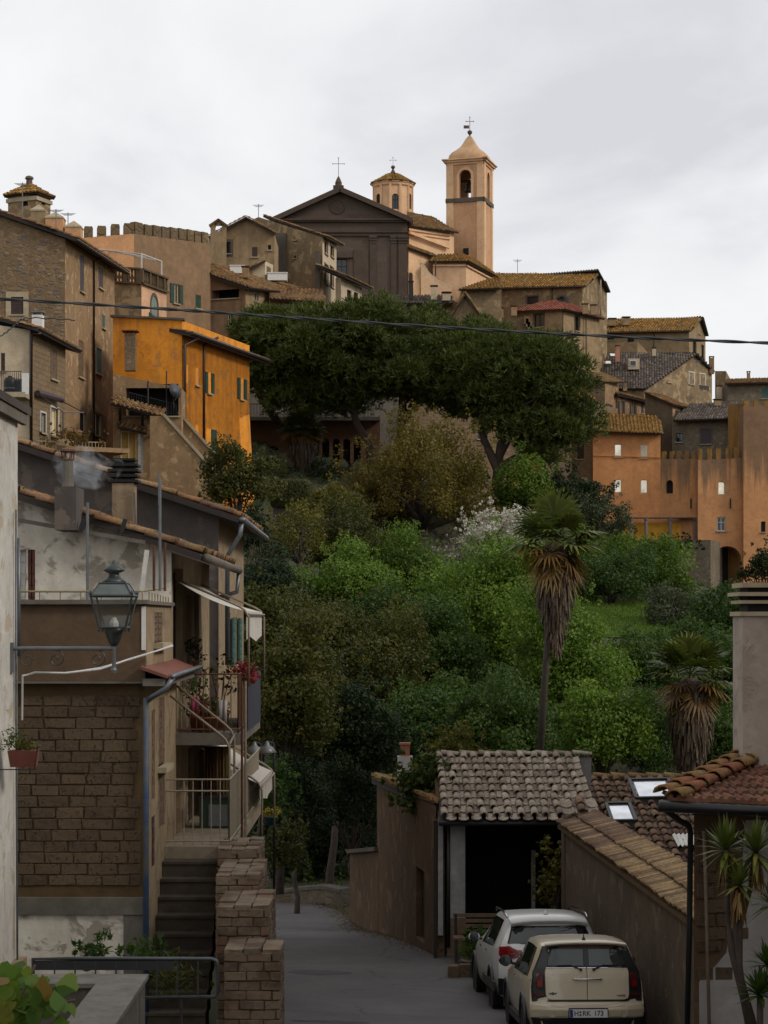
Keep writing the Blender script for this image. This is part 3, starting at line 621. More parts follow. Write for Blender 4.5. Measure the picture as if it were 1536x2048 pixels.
# pergola frame
pg = thing('pergola', 'white metal pergola frame above the balustrade terrace', 'pergola', P(283, 560, 131.2)); WM = simple('white_metal', (.55, .52, .47), .5)
A_, B_, C_, D_ = P(283, 508, 131), P(323, 523, 135.4), P(180, 497, 136), P(212, 500, 140)
for a_, b_ in ((P(283, 560, 131), A_), (P(323, 572, 135.4), B_)): MB().tube([a_, b_], .06, 6).build('post', WM, pg)
for a_, b_ in ((A_, B_), (A_, C_), (B_, D_), (C_, D_), (A_.lerp(B_, .5), C_.lerp(D_, .5)), (A_.lerp(C_, .5), B_.lerp(D_, .5))): MB().tube([a_, b_], .05, 6).build('beam', WM, pg)
# --- orange-yellow house
f0, f1, fe, f2 = P(226, 634, 115.6), P(364, 641, 115), P(364, 668, 115), P(499, 716, 124)
h = House('orange_house', 'bright orange-yellow plaster house with green shutters', 'house', PZ(985, 115), (f1.x, f1.y))
h.wall(f0, f1, PL_YELLOW)
h.wall(fe, f2, PL_YELLOW, [(370, 729, 376, 766, 's', {'shut': M_WOOD, 'sill': False}), (391, 736, 397, 771, 's', {'shut': simple('grey_shutter', (.17, .15, .13), .7)}),
    (415, 745, 422, 787, 'o', {'sw': .75, 'pane': M_CREAM}), (480, 757, 487, 799, 'o', {'sw': .75, 'pane': M_CREAM}), (391, 849, 397, 876, 's', {'shut': M_TEAL}),
    (413, 857, 422, 906, 'o', {'sw': 1.1, 'side': 'r', 'pane': M_CREAM}), (479, 865, 486, 911, 's', {'shut': M_TEAL})])
D4 = f0+f2-fe; h.back(f2, D4, PL_YELLOW); h.back(D4, f0, PL_YELLOW); h.back(f1, f1+(f2-fe), PL_YELLOW)
d = (f2-fe).normalized(); n_ = V(d.y, -d.x, 0).normalized(); e0, e1 = fe+n_*.65-d*.15, f2+n_*.65+d*1.5; rr = -n_*4.2+V(0, 0, 1.05)
h.roof(e0, e1, e1+rr, e0+rr, M_TILE, thick=.2); h.gutter(e0+n_*.06, e1+n_*.06, r=.1)
MB().obox((f0+f1)/2+V(0, .1, .06), (f1-f0)/2+V(.15, 0, 0), V(0, .25, 0), V(0, 0, .06)).build('coping', M_GTRIM, h.root)
for px, Y, yb in ((366, 115.05, 880), (404, 117.7, 895)):
    p0 = P(px, 690, Y)+n_*.12; h.pipe([p0+n_*.5+d*.9+V(0, 0, .55), p0, V(p0.x, p0.y, PZ(yb, Y))], r=.085)
bt = [f2+V(0, 0, -3.4), V(f2.x, f2.y, h.zb)]; bx = V(.95, .2, 0)
MB().prism([V(f2.x-.02, f2.y, f2.z-3.1), V(f2.x-.02, f2.y, h.zb), V(f2.x+.9, f2.y+.1, h.zb)], V(-1.0, -2.2, 0)*.0+V(-.55, -1.45, 0)).build('buttress', PL_YELLOW, h.root)
c = P(261, 742, 114); h.chimney(V(c.x, c.y, c.z), .62, 2.1, RUB_B, M_TILER, 1.5)
# --- loggia house and stair walls below the orange house
g0, g1 = P(226, 748, 112.6), P(363, 776, 112.6)
h = box_house('loggia_house', 'brown house with a dark open loggia and cream door below the orange house', 'house', [g0, g1], PZ(1040, 112.6), PL_BROWN,
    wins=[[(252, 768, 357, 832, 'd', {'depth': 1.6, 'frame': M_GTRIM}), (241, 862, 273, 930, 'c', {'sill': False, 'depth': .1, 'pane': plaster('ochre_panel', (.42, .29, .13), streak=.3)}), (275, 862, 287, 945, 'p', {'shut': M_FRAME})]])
h.roof(P(222, 806, 110.9), P(328, 833, 110.9), P(330, 818, 112.4), P(226, 792, 112.4), M_TILE, pitch=.26); h.roof(P(236, 853, 111.4), P(294, 866, 111.4), P(294, 857, 112.4), P(236, 843, 112.4), M_TILE, pitch=.26)
for px in (240, 285, 318): MB().bar(P(px, 845+(px-240)*.2, 112.5), P(px, 818+(px-240)*.22, 111.1), .07).build('bracket', M_DARKWOOD, h.root)
m = MB(); q0, q1 = P(258, 808, 112.3), P(352, 832, 112.3)
for k in range(20): c = q0.lerp(q1, k/19); m.tube([c, c+V(0, 0, .65)], .013, 4)
m.tube([q0+V(0, 0, .65), q1+V(0, 0, .65)], .02, 5); m.build('railing', M_IRON, h.root)
MB().tube([P(296, 835, 112.2), P(296, 762, 112.2)], .05, 6).build('post', M_IRON, h.root); MB().tube([P(333, 838, 112.2), P(333, 742, 112.2)], .04, 6).build('post', M_IRON, h.root)
t = thing('satellite_dish', 'grey satellite dish in the dark loggia beside the orange house', 'satellite dish', P(346, 800, 112.3))
c = P(347, 783, 112.1); MB().lathe(c, [(.46, .14), (.38, .07), (.2, .02), (.03, 0)], 16, ax=(.75, -.6, .3)).build('dish', simple('dish_grey', (.07, .07, .075), .5), t, True)
MB().tube([c+V(.1, -.1, -.5), c+V(.5, -.6, .1)], .02, 5).build('arm', M_ZINC, t); MB().tube([c, c+V(0, .1, -.9)], .04, 6).build('mast', M_IRON, t)
for (nm, lb, pts, Y) in (('stair_wall', 'brown sloping stair wall with pale coping, the nearer of two', ((334, 832), (432, 950), (432, 1060), (300, 1060), (300, 832)), 110.6), ('stair_wall', 'short sloping stair wall with pale coping against the orange house', ((364, 828), (446, 930), (446, 1060), (364, 1060)), 113.6)):
    t = thing(nm, lb, 'wall', P(pts[1][0], 1060, Y)); MB().prism([P(x, y, Y) for x, y in pts], V(0, .45, 0)).build('wall', PL_BROWN, t)
    MB().bar(P(pts[0][0], pts[0][1], Y)+V(-.2, .22, .1), P(pts[1][0], pts[1][1], Y)+V(.1, .22, .02), .33, .07).build('coping', M_TRIM, t)
# --- gallery house below the church
h0, h1, h2 = P(418, 545, 148), P(491, 577, 147), P(538, 583, 151)
h = box_house('gallery_house', 'brown house with open upper gallery and wide tiled roof beside the castle', 'house', [h0, h1, h2], PZ(760, 147), PL_PINK, mats=[PL_PINK, PL_GREY],
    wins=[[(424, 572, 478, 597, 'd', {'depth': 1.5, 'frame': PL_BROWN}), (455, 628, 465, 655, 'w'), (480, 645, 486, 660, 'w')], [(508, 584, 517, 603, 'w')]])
d = (h2-h1).normalized(); n_ = V(d.y, -d.x, 0).normalized(); e0, e1 = h1+n_*.6-d*.6, h2+n_*.6+d*.8
h.roof(e0, e1, P(600, 574, 160), P(421, 529, 154), M_TILE); h.roof(P(414, 546, 147), e0, P(421, 529, 154), P(419, 529, 154), M_TILE, thick=.2); h.gutter(e0, e1)
h.chimney(P(491, 556, 150), .5, .7, PL_BROWN, M_TILER)
for px, py, Y, w_, lb in ((475, 548, 153, .55, 'white water tank on the gallery house roof left of the chimney'), (555, 562, 156, .75, 'white water tank at the right end of the gallery house roof')):
    c = P(px, py, Y); t = thing('roof_tank', lb, 'water tank', c, 'white tanks on the roof'); MB().box(c.x-w_, c.y-.4, c.z, c.x+w_, c.y+.4, c.z+.55).build('body', M_WHITE, t)
    MB().box(c.x-w_-.05, c.y-.45, c.z+.552, c.x+w_+.05, c.y+.45, c.z+.62).build('lid', M_WHITE, t)
# --- grey gabled house with bell gable
i0, i1 = P(418, 472, 160), P(549, 468, 160)
h = box_house('gabled_house', 'grey-beige gabled house with a small pierced bell arch at its left end', 'house', [i0, i1], PZ(640, 160), PL_GREY, apex=[P(492, 436, 160)],
    wins=[[(442, 484, 461, 507, 'g', {'sur': M_GTRIM, 'sb': .22, 'grid': 5}), (504, 494, 515, 514, 's', {'shut': M_BROWN}), (536, 490, 542, 500, 'd')]])
h.roof(P(416, 473, 159.5), P(416, 473, 167), P(492, 433, 167), P(492, 433, 159.5), M_TILE); h.roof(P(552, 466, 159.5), P(552, 466, 167), P(492, 433, 167), P(492, 433, 159.5), M_TILE)
m = House('bell_gable', 'little stone bell arch with a pointed top against the sky', 'bell gable', PZ(475, 159), (PX(437, 159), 159)); m.wall(P(421, 452, 159), P(453, 452, 159), PL_GREY, [(430, 447.5, 444, 462, 'at', {'depth': .5})], apex=P(437, 441, 159)); m.wall(P(453, 452, 159.5), P(421, 452, 159.5), PL_GREY, apex=P(437, 441, 159.5), zb=PZ(452.2, 159.5))
MB().bar(P(419, 453, 159.2), P(438, 440, 159.2), .35, .08).build('coping', M_TILE, m.root); MB().bar(P(437, 440, 159.2), P(455, 453, 159.2), .35, .08).build('coping', M_TILE, m.root)
h = box_house('shed', 'small beige roof shed in front of the grey gabled house', 'shed', [P(488, 540, 156), P(530, 522, 156), P(546, 530, 158)], PZ(590, 156), PL_CREAM, wins=[[], [(533, 534, 542, 552, 's', {'shut': M_WOOD})]])
h.roof(P(486, 542, 155.5), P(486, 542, 160), P(530, 520.5, 160), P(530, 520.5, 155.5), M_TILE)
# --- tall house with the pale right side, left of the church front
i0, i1, i2 = P(503, 440, 170), P(645, 474, 166), P(673, 489, 172)
h = box_house('tall_house', 'tall grey house with a pale windowed side next to the dark church front', 'house', [i0, i1, i2], PZ(650, 166), PL_GREY2, mats=[PL_GREY2, PL_CREAM], apex=[P(517, 434, 169.6)],
    wins=[[(587, 474, 593, 480, 'd'), (588, 512, 592, 517, 'd')], [(649, 482, 655, 508, 'g', {'sur': M_GTRIM, 'sb': .1}), (661, 486, 667, 514, 'g', {'sur': M_GTRIM, 'sb': .1}), (649, 530, 656, 568, 'g', {'sur': M_GTRIM, 'sb': .1}), (660, 535, 667, 574, 'g', {'sur': M_GTRIM, 'sb': .1})]])
d = (i2-i1).normalized(); n_ = V(d.y, -d.x, 0).normalized(); e0, e1 = i1+n_*.5-d*.3, i2+n_*.5+d*.8; rr = P(517, 432, 169.6)-i1
h.roof(e0, e1, e1+rr, e0+rr, M_TILE); MB().box(PX(630, 165.4), 165.2, PZ(580, 165), PX(640, 165.4), 165.95, PZ(502, 165)).build('chimney', M_GTRIM, h.root)
MB().obox(P(551, 520, 168.2), V(.9, -.03, 0), V(0, .35, 0), V(0, 0, 2.2)).build('buttress', M_GTRIM, h.root)
h = box_house('annex', 'low cream annex with overhanging roof at the foot of the church front', 'house', [P(671, 556, 165), P(682, 556, 164.4), P(724, 576, 168)], PZ(650, 165), PL_CREAM, wins=[[], [(694, 580, 703, 600, 'g'), (708, 585, 716, 602, 'g')]])
q1, q2 = P(682, 555, 164.4), P(724, 575, 168); d = (q2-q1).normalized(); n_ = V(d.y, -d.x, 0).normalized(); e0, e1 = q1+n_*.7-d*.5, q2+n_*.7+d*.6; h.roof(e0, e1, e1+V(-2.5, 1, 1.1), e0+V(-2.5, 1, 1.1), M_TILE, thick=.2)
h = box_house('lean_to', 'low tiled lean-to roof just above the pine crown', 'house', [P(540, 585, 150), P(648, 590, 150)], PZ(690, 150), PL_PINK)
h.roof(P(538, 597, 149.4), P(650, 604, 149.4), P(646, 580, 153), P(545, 574, 153), M_TILE)
# ---------------------------------------------------------------- church
Y = 190; zb = PZ(660, Y)
h = House('church', 'church with dark tufa gabled front and peach plaster nave', 'church', zb, (PX(685, Y), Y)); C = h.root
h.wall(P(555, 442, Y), P(815, 442, Y), TUFA_D, [(673, 518, 694, 556, 'g', {'sur': M_TUFAD, 'sb': .2}), (668, 575, 700, 650, 'p', {'shut': M_BROWN, 'sur': M_TUFAD})], apex=P(680, 382, Y), name='front')
def band(py, hpx, x0, x1, dep, mat=M_TUFAD, name='cornice', y=Y): return MB().box(PX(x0, y), y-dep, PZ(py+hpx, y), PX(x1, y), y-.002, PZ(py, y)).build(name, mat, C)
band(438, 4, 551, 822, .42); band(442.05, 3, 553, 819, .26); band(463, 2.5, 555, 817, .18); band(470, 2, 555, 815, .18)
for a_, b_ in ((P(548, 439, Y), P(680, 379, Y)), (P(680, 379, Y), P(824, 441, Y))):
    MB().bar(a_+V(0, -.25, -.1), b_+V(0, -.25, -.1), .55, .22).build('raking_cornice', M_TUFAD, C)
MB().lathe(P(675, 413, Y)+V(0, .0, 0), [(.72, 0), (.72, .09), (.6, .1), (.58, .05)], 20, ax=(0, -1, 0)).build('roundel', M_TUFAD, C)
for x0, x1 in ((558, 574), (604, 616), (740, 752), (782, 793), (797, 815)):
    MB().box(PX(x0, Y), Y-.13, zb, PX(x1, Y), Y-.003, PZ(487, Y)).build('pilaster', M_TUFAD, C)
    c = P((x0+x1)/2, 487, Y); w_ = (x1-x0)/2/F*Y; m = MB()
    for k in range(3): m.box(c.x-w_*(1.05+.16*k), c.y-.18-.07*k, c.z+.25*k, c.x+w_*(1.05+.16*k), c.y-.004, c.z+.22+.25*k)
    m.build('capital', M_TUFAD, C)
for x0, x1 in ((620, 660), (708, 737)):
    MB().box(PX(x0, Y), Y-.08, PZ(590, Y), PX(x1, Y), Y-.003, PZ(500, Y)).build('blind_panel', M_TUFAD, C)
m = MB(); c = P(684, 505, Y)
m.prism([P(662, 516, Y), P(706, 516, Y), P(684, 504, Y)], V(0, -.25, 0)); m.build('window_pediment', M_TUFAD, C)
m = MB(); c = P(677, 380, Y); m.box(c.x-.5, c.y-.5, c.z-.2, c.x+.5, c.y+.3, c.z+.35); m.lathe(c+V(0, 0, .35), [(.36, 0), (.3, .25), (.34, .3), (.18, .7), (.05, .95)], 10); fin = m.build('finial', M_TUFAD, C)
def cross(c, hh, w_, mat, parent, r=.03):
    m = MB(); m.tube([c, c+V(0, 0, hh)], r, 5); m.tube([c+V(-w_, 0, hh*.68), c+V(w_, 0, hh*.68)], r, 5)
    for q in (c+V(-w_, 0, hh*.68), c+V(w_, 0, hh*.68), c+V(0, 0, hh)): m.lathe(q, [(.01, -.07), (.07, 0), (.01, .07)], 6)
    return m.build('cross', mat, parent)
PALE = simple('pale_iron', (.30, .30, .31), .5)
cross(c+V(0, 0, 1.3), 1.75, .55, PALE, fin)
# nave behind the front
rf = [P(551, 438, Y), P(680, 378.5, Y), P(823, 440, Y)]; dv = V(0, 26, 0)
h.roof(rf[2]+V(.1, .2, 0), rf[2]+dv, rf[1]+dv, rf[1]+V(0, .2, 0), M_TILE); h.roof(rf[0]+dv, rf[0]+V(0, .2, 0), rf[1]+V(0, .2, 0), rf[1]+dv, M_TILE)
h.back(P(815, 443, Y), P(815, 443, Y)+dv, PL_TOWER); h.back(P(555, 443, Y)+dv, P(555, 443, Y), PL_TOWER)
# transept block
q0, q1, q2 = P(818, 449, 192), P(900, 461, 195.5), P(908, 461, 199); h.wall(q0, q1, PL_TOWER); h.wall(q1, q2, PL_TOWER)
h.roof(q0+V(-.1, -.5, -.2), q1+V(.4, -.5, -.2), P(866, 436, 201), P(815, 424, 200), M_TILE); h.roof(q1+V(.4, -.5, -.2), q2+V(.5, 0, -.2), q2+V(-1, 3, .8), P(866, 436, 201), M_TILE)
u_ = (q1-q0); MB().obox((q0+q1)/2+V(0, -.1, -.5), u_/2, V(0, .14, 0), V(0, 0, .09)).build('cornice', PL_TOWER, C); MB().obox((q0+q1)/2+V(0, -.1, -.85), u_/2, V(0, .1, 0), V(0, 0, .06)).build('cornice', PL_TOWER, C)
MB().bar(P(819, 465, 191.6), P(898, 495, 195), .12, .12).build('sloping_band', PL_TOWER, C)
# aisle, chapel with curved buttress
q0, q1 = P(817, 497, 190.3), P(869, 516, 193.3); h.wall(q0, q1, PL_TOWER, [(818, 545, 826, 590, 'ap', {'shut': M_BROWN})]); h.roof(q0+V(0, -.5, 0), q1+V(.2, -.5, 0), q1+V(-.6, 2, 1.), q0+V(-.4, 2, 1.), M_TILE)
q0, q1, q2 = P(866, 522, 191), P(932, 522, 190.5), P(993, 555, 197); h.wall(q0, q1, PL_TOWER); h.wall(q1, q2, PL_TOWER)
e0, e1, e2 = q0+V(-.4, -.4, -.1), q1+V(.3, -.5, -.1), q2+V(.4, -.2, -.1)
h.roof(e0, e1, P(928, 510, 194), P(873, 509, 194), M_TILEO); h.roof(e1, e2, P(950, 520, 199), P(928, 510, 194), M_TILEO, thick=.22)
for a_, b_ in ((q0, q1), (q1, q2)):
    d = (b_-a_).normalized(); n_ = V(d.y, -d.x, 0).normalized(); MB().obox((a_+b_)/2+n_*.08+V(0, 0, -.45), (b_-a_)/2, n_*.1, V(0, 0, .08)).build('cornice', PL_TOWER, C)
h.pipe([P(871, 520, 190.6)+V(0, -.3, 0), P(871, 552, 190.6)+V(0, -.12, 0)], r=.06)
pts = [(842, 526), (848, 534), (856, 546), (866, 556), (878, 565), (890, 571), (903, 575)]; m = MB()
m.prism([P(x, y, 189.6) for x, y in pts]+[P(903, 600, 189.6), P(842, 600, 189.6)], V(0, .5, 0)); bt = m.build('curved_buttress', PL_TOWER, C)
m = MB(); m.tube([P(x, y, 189.8) for x, y in pts], .16, 6); m.build('coping', M_TRIM, bt)
# drum and lantern roof
c = P(786, 425, 203); c.z = PZ(440, 203); rad = 38.5/F*203; ztop = PZ(371, 203)
dr = House('church_drum', 'round peach lantern drum with arched windows above the church roof', 'drum', PZ(450, 203), (c.x, c.y)); n12 = 12
cor = [V(c.x+rad*math.cos(a), c.y+rad*math.sin(a), ztop) for a in [-math.pi/2-math.pi/12+.12+k*math.pi/6 for k in range(13)]]
for k in range(12):
    a_, b_ = cor[k], cor[k+1]; mid = (a_+b_)/2; s_ = F/mid.y; pxm = 768+mid.x*s_; hw = max(1.2, abs(b_.x-a_.x)*s_*.33)
    wn = [(pxm-hw, 387, pxm+hw, 418, 'ag', {'depth': .18})] if mid.y < c.y-.3 and hw > 1.3 and k % 1 == 0 else []
    if wn and k % 2 == 1: wn = []
    dr.wall(a_, b_, PL_TOWER, wn)
    MB().obox(V(a_.x, a_.y, (ztop+dr.zb)/2)+(V(a_.x, a_.y, 0)-V(c.x, c.y, 0)).normalized()*.02, V(.11, 0, 0), V(0, .11, 0), V(0, 0, (ztop-dr.zb)/2-.02)).build('pilaster', PL_TOWER, dr.root)
MB().lathe(V(c.x, c.y, ztop-.35), [(rad*1.0, 0), (rad*1.06, .1), (rad*1.08, .3), (rad*1.13, .35), (rad*1.13, .45), (.1, .46)], 24).build('cornice', PL_TOWER, dr.root)
ap = V(c.x, c.y, PZ(343, 203)); rr = rad*1.16
for k in range(12):
    a_, b_ = [V(c.x+rr*math.cos(a), c.y+rr*math.sin(a), ztop+.1) for a in (-1.7+k*math.pi/6, -1.7+(k+1)*math.pi/6)]
    tiled(dr.root, a_, b_, ap, ap, M_TILEO, .3, .42, .08)
MB().lathe(ap-V(0, 0, .1), [(.25, 0), (.14, .2), (.09, .35), (.2, .45), (.22, .55), (.16, .68), (.02, .72)], 10).build('ball', M_GTRIM, dr.root); cross(ap+V(0, 0, .6), .8, .3, PALE, dr.root, .018)
# --- bell tower
s_, th = 3.78, R(16.5); T1 = P(967, 325, 201); T0 = T1+V(-s_*math.cos(th), s_*math.sin(th), 0); T2 = T1+V(s_*math.sin(th), s_*math.cos(th), 0); T3 = T0+T2-T1
tw = House('bell_tower', 'square peach bell tower with open arched belfry and ogee cap', 'bell tower', PZ(590, 201), ((T0+T2)/2).xy); B = tw.root; TM = PL_TOWER
PL_PANEL = plaster('recessed_peach_panel', (.60, .35, .195), (.54, .31, .17), streak=.25, scale=.25)
zt = T1.z; zband = PZ(402, 201)
cs = [T0, T1, T2, T3]; cc = (T0+T2)/2
for k in range(4):
    a_, b_ = Vector(cs[k]), Vector(cs[(k+1) % 4]); u = (b_-a_).normalized(); n_ = V(u.y, -u.x, 0); mid = (a_+b_)/2
    w_, z0, z1 = .6, PZ(395, 201), PZ(337, 201)
    # wall with a true through opening, built from its own coordinates
    m = MB(); Ls = (b_-a_).length; pt = lambda uu, z, o=0.: V(a_.x, a_.y, 0)+u*uu+n_*o+V(0, 0, z)
    def f_(q, o=0.): m.uv[len(m.f)] = [(x, y) for x, y in q]; m.poly(*[pt(x, y, o) for x, y in q])
    c0 = Ls/2; zc = z1-w_; arc = [(c0+w_*math.cos(t), zc+w_*math.sin(t)) for t in [math.pi*i/12 for i in range(13)]]
    for o in (0., -.45):
        f_([(0, tw.zb), (Ls, tw.zb), (Ls, z0), (0, z0)], o); f_([(0, z0), (c0-w_, z0), (c0-w_, zt), (0, zt)], o); f_([(c0+w_, z0), (Ls, z0), (Ls, zt), (c0+w_, zt)], o)
        for i in range(12): f_([arc[i], (arc[i][0], zt), (arc[i+1][0], zt), arc[i+1]], o)
    ring = [(c0-w_, z0), (c0+w_, z0)]+arc
    for i in range(len(ring)):
        q, r = ring[i], ring[(i+1) % len(ring)]; m.uv[len(m.f)] = [q, r, r, q]; m.poly(pt(*q), pt(*r), pt(*r, -.45), pt(*q, -.45))
    m.build('wall', PL_PANEL, B)
    for uu in (.34, Ls-.34):      # corner pilasters
        MB().obox(pt(uu, (zt+tw.zb)/2, .045), u*.33, n_*.05, V(0, 0, (zt-tw.zb)/2-.01)).build('pilaster', TM, B)
    for uu in (c0-w_-.14, c0+w_+.14): MB().obox(pt(uu, (z0+zc)/2, .03), u*.13, n_*.04, V(0, 0, (zc-z0)/2)).build('arch_jamb', TM, B)
    m = MB(); 
    for i in range(12):
        q = [arc[i], arc[i+1], (c0+(w_+.26)*math.cos(math.pi*(i+1)/12), zc+(w_+.26)*math.sin(math.pi*(i+1)/12)), (c0+(w_+.26)*math.cos(math.pi*i/12), zc+(w_+.26)*math.sin(math.pi*i/12))]
        m.prism([pt(x, y, 0.) for x, y in q], n_*.07)
    m.build('arch_moulding', TM, B)
    for zz, hh, oo, mm_, nm in ((zband, .42, .14, M_GTRIM, 'string_course'), (zt-.05, .22, .12, TM, 'cornice'), (zt+.172, .2, .3, TM, 'cornice'), (zt+.374, .12, .46, TM, 'cornice')):
        MB().obox(pt(c0, zz+hh/2, oo/2), u*(Ls/2+oo), n_*(oo/2), V(0, 0, hh/2)).build(nm, mm_, B)
    if k == 1: MB().obox(pt(c0, PZ(560, 204), .01), u*.1, n_*.05, V(0, 0, .4)).build('slit', M_VOID, B)
    if k == 0: MB().obox(pt(Ls*.52, PZ(501, 201), .01), u*.28, n_*.03, V(0, 0, .33)).build('window', M_VOID, B)
zc = zt+.5; m = MB(); b0 = 0; prof = [(1.0, 0), (1.02, .25), (.98, .55), (.86, .85), (.66, 1.15), (.46, 1.5), (.33, 1.9), (.22, 2.3), (.12, 2.6), (.05, 2.75)]; half = s_/2*1.02; nv = 24
for r, z in prof:
    for k in range(nv):
        a = 2*math.pi*k/nv; ex = 2/5.; x = math.copysign(abs(math.cos(a))**ex, math.cos(a)); y = math.copysign(abs(math.sin(a))**ex, math.sin(a)); x, y = x*r*half, y*r*half
        m.v.append((cc.x+x*math.cos(-th)-y*math.sin(-th), cc.y+x*math.sin(-th)+y*math.cos(-th), zc+z))
for i in range(len(prof)-1):
    for k in range(nv): m.f.append((i*nv+k, i*nv+(k+1) % nv, (i+1)*nv+(k+1) % nv, (i+1)*nv+k))
m.build('ogee_cap', plaster('cap_render', (.56, .35, .20), (.46, .29, .16), (.3, .2, .12), streak=.5), B, True); 
MB().prism([V(q.x, q.y, zt+.3) for q in cs], V(0, 0, .18)).build('cap_base', TM, B)
tp = V(cc.x, cc.y, zc+2.7); MB().lathe(tp, [(.1, 0), (.08, .15), (.2, .25), (.26, .4), (.2, .55), (.05, .62)], 12).build('ball', M_GTRIM, B, True); cross(tp+V(0, 0, .6), 1.35, .38, M_GTRIM, B, .03)
MB().obox(tp+V(-.35, 0, .95), V(.28, 0, 0), V(0, .015, 0), V(0, 0, .16)).build('vane', M_GTRIM, B)
bz = PZ(352, 201); t = thing('church_bell', 'bronze bell hanging in the open belfry of the tower', 'bell', (cc.x, cc.y, bz-1.1))
MB().lathe(V(cc.x, cc.y, bz-1.1), [(.62, 0), (.5, .2), (.4, .6), (.3, .85), (.05, .95)], 16).build('bell', simple('bronze', (.05, .045, .03), .4, .6), t, True); MB().box(cc.x-1.6, cc.y-.12, bz-.15, cc.x+1.6, cc.y+.12, bz+.1).build('yoke', M_DARKWOOD, t)
MB().prism([V(cc.x+(q.x-cc.x)*.9, cc.y+(q.y-cc.y)*.9, PZ(397, 201)) for q in cs], V(0, 0, .05)).build('belfry_floor', M_GTRIM, B)
# ---------------------------------------------------------------- houses to the right of the church
h = box_house('shrine_house', 'rubble gable with lichen verge just left of the long grey house', 'house', [P(905, 630, 176), P(976, 652, 176)], PZ(760, 176), RUB_B, apex=[P(930, 588, 176)])
h.roof(P(905, 629, 175.6), P(905, 629, 182), P(930, 585, 182), P(930, 585, 175.6), M_TILEO); h.roof(P(978, 653, 175.6), P(978, 653, 182), P(930, 585, 182), P(930, 585, 175.6), M_TILEO)
h = box_house('low_house', 'low tiled roof peeping over the pine below the church', 'house', [P(770, 602, 180), P(905, 600, 178)], PZ(760, 180), PL_GREY); h.roof(P(768, 606, 177.5), P(907, 606, 177), P(902, 592, 182), P(775, 592, 182), M_TILEG)
h.chimney(P(868, 600, 178), .55, 1.1, PL_CREAM, M_TILEG); h.chimney(P(822, 600, 178.5), .4, 1.5, M_IRON, M_IRON); h.chimney(P(893, 602, 177.4), .7, .6, PL_CREAM, M_TILE)
h = box_house('side_annex', 'low grey annex continuing the long house towards the church', 'house', [P(922, 579, 186), P(1003, 576, 186)], PZ(690, 186), PL_GREY2); h.roof(P(917, 579, 185.2), P(1003, 576, 185.2), P(1003, 556, 189.5), P(982, 557, 189.5), M_TILEO)
j0, j1, j2 = P(922, 577, 214), P(1165, 571, 209), P(1214, 586, 215)
h = box_house('long_house', 'long grey plaster house with tiled roof and lunette window on the skyline', 'house', [j0, j1, j2], PZ(720, 210), PL_GREY2, apex=[None, P(1190, 545, 212)],
    wins=[[(1054, 593, 1076, 609, 'g', {'sur': M_GTRIM, 'sb': .15}), (1112, 593, 1135, 613, 'ag', {'sur': M_GTRIM, 'sb': .2})], []])
ap = P(1190, 542, 212); ap0 = P(985, 555, 217); h.roof(j0+V(-.6, -.5, -.12), j1+V(.3, -.5, -.12), ap+V(.3, -.6, 0), ap0, M_TILEO); h.roof(j2+V(.35, -.3, .1), j2+V(-8, 3, .1), ap+V(-8, 3, 0), ap+V(.3, -.6, 0), M_TILEO)
h.pipe([P(1104, 574, 210.2)+V(0, -.1, 0), P(1104, 612, 210.2)+V(0, -.1, 0)], r=.05); h.pipe([P(1199, 552, 212.8)+V(.1, -.1, 0), P(1199, 640, 212.8)+V(.1, -.1, 0)], M_TRIM, r=.09); h.gutter(j0+V(-.6, -.55, -.2), j1+V(.3, -.55, -.2))
k0, k1, k2 = P(1034, 622, 199), P(1126, 618, 196), P(1199, 636, 201)
h = box_house('hip_roof_house', 'grey house with a reddish hipped roof below the long skyline house', 'house', [k0, k1, k2], PZ(760, 196), PL_GREY, wins=[[(1068, 628, 1088, 654, 'g', {'sur': M_GTRIM, 'sb': .1})], [(1150, 632, 1158, 662, 'g', {'sur': M_GTRIM, 'sb': .12}), (1149, 690, 1157, 712, 'g', {'sur': M_GTRIM, 'sb': .1})]])
e0, e1, e2 = k0+V(-.5, -.5, -.1), k1+V(.2, -.6, -.1), k2+V(.5, -.1, -.1); rA, rB = P(1082, 603, 203), P(1112, 603, 203); h.roof(e0, e1, rB, rA, M_TILER); h.roof(e1, e2, P(1150, 612, 207), rB, M_TILER); h.gutter(e1, e2)
h.pipe([P(1170, 633, 198.8)+V(.1, -.1, 0), P(1170, 716, 198.8)+V(.1, -.1, 0)], r=.06); h.pipe([P(1126, 622, 195.9), P(1126, 716, 195.9)], r=.05)
for px, py in ((1001, 636), (1028, 632), (1170, 628), (1187, 630)): h.chimney(P(px, py, 197.5), .55, .85, PL_GREY, M_TILER)
h = box_house('ruin', 'broken rubble wall with a ragged stepped top between pine and hipped house', 'ruin', [P(978, 642, 190), P(1052, 634, 189), P(1082, 690, 189)], PZ(800, 190), RUB_B)
for k in range(9):
    c = P(1052+k*3.4, 636+k*6.3, 189); MB().box(c.x-.2, c.y-.3, c.z-.6, c.x+.22, c.y+.3, c.z+random.uniform(0, .22)).build('stone', RUB_B, h.root)
h = box_house('small_gable_house', 'small rubble gable between the ruin and the hipped house', 'house', [P(1092, 704, 188), P(1143, 712, 188)], PZ(800, 188), RUB_B, apex=[P(1120, 674, 188)], wins=[[(1123, 714, 1133, 728, 'w')]])
h.roof(P(1088, 703, 186.5), P(1120, 676, 186.5), P(1142, 672, 191), P(1112, 672, 191), M_TILEG)
l0, l1, l2 = P(1190, 664, 229), P(1378, 660, 225), P(1411, 672, 231)
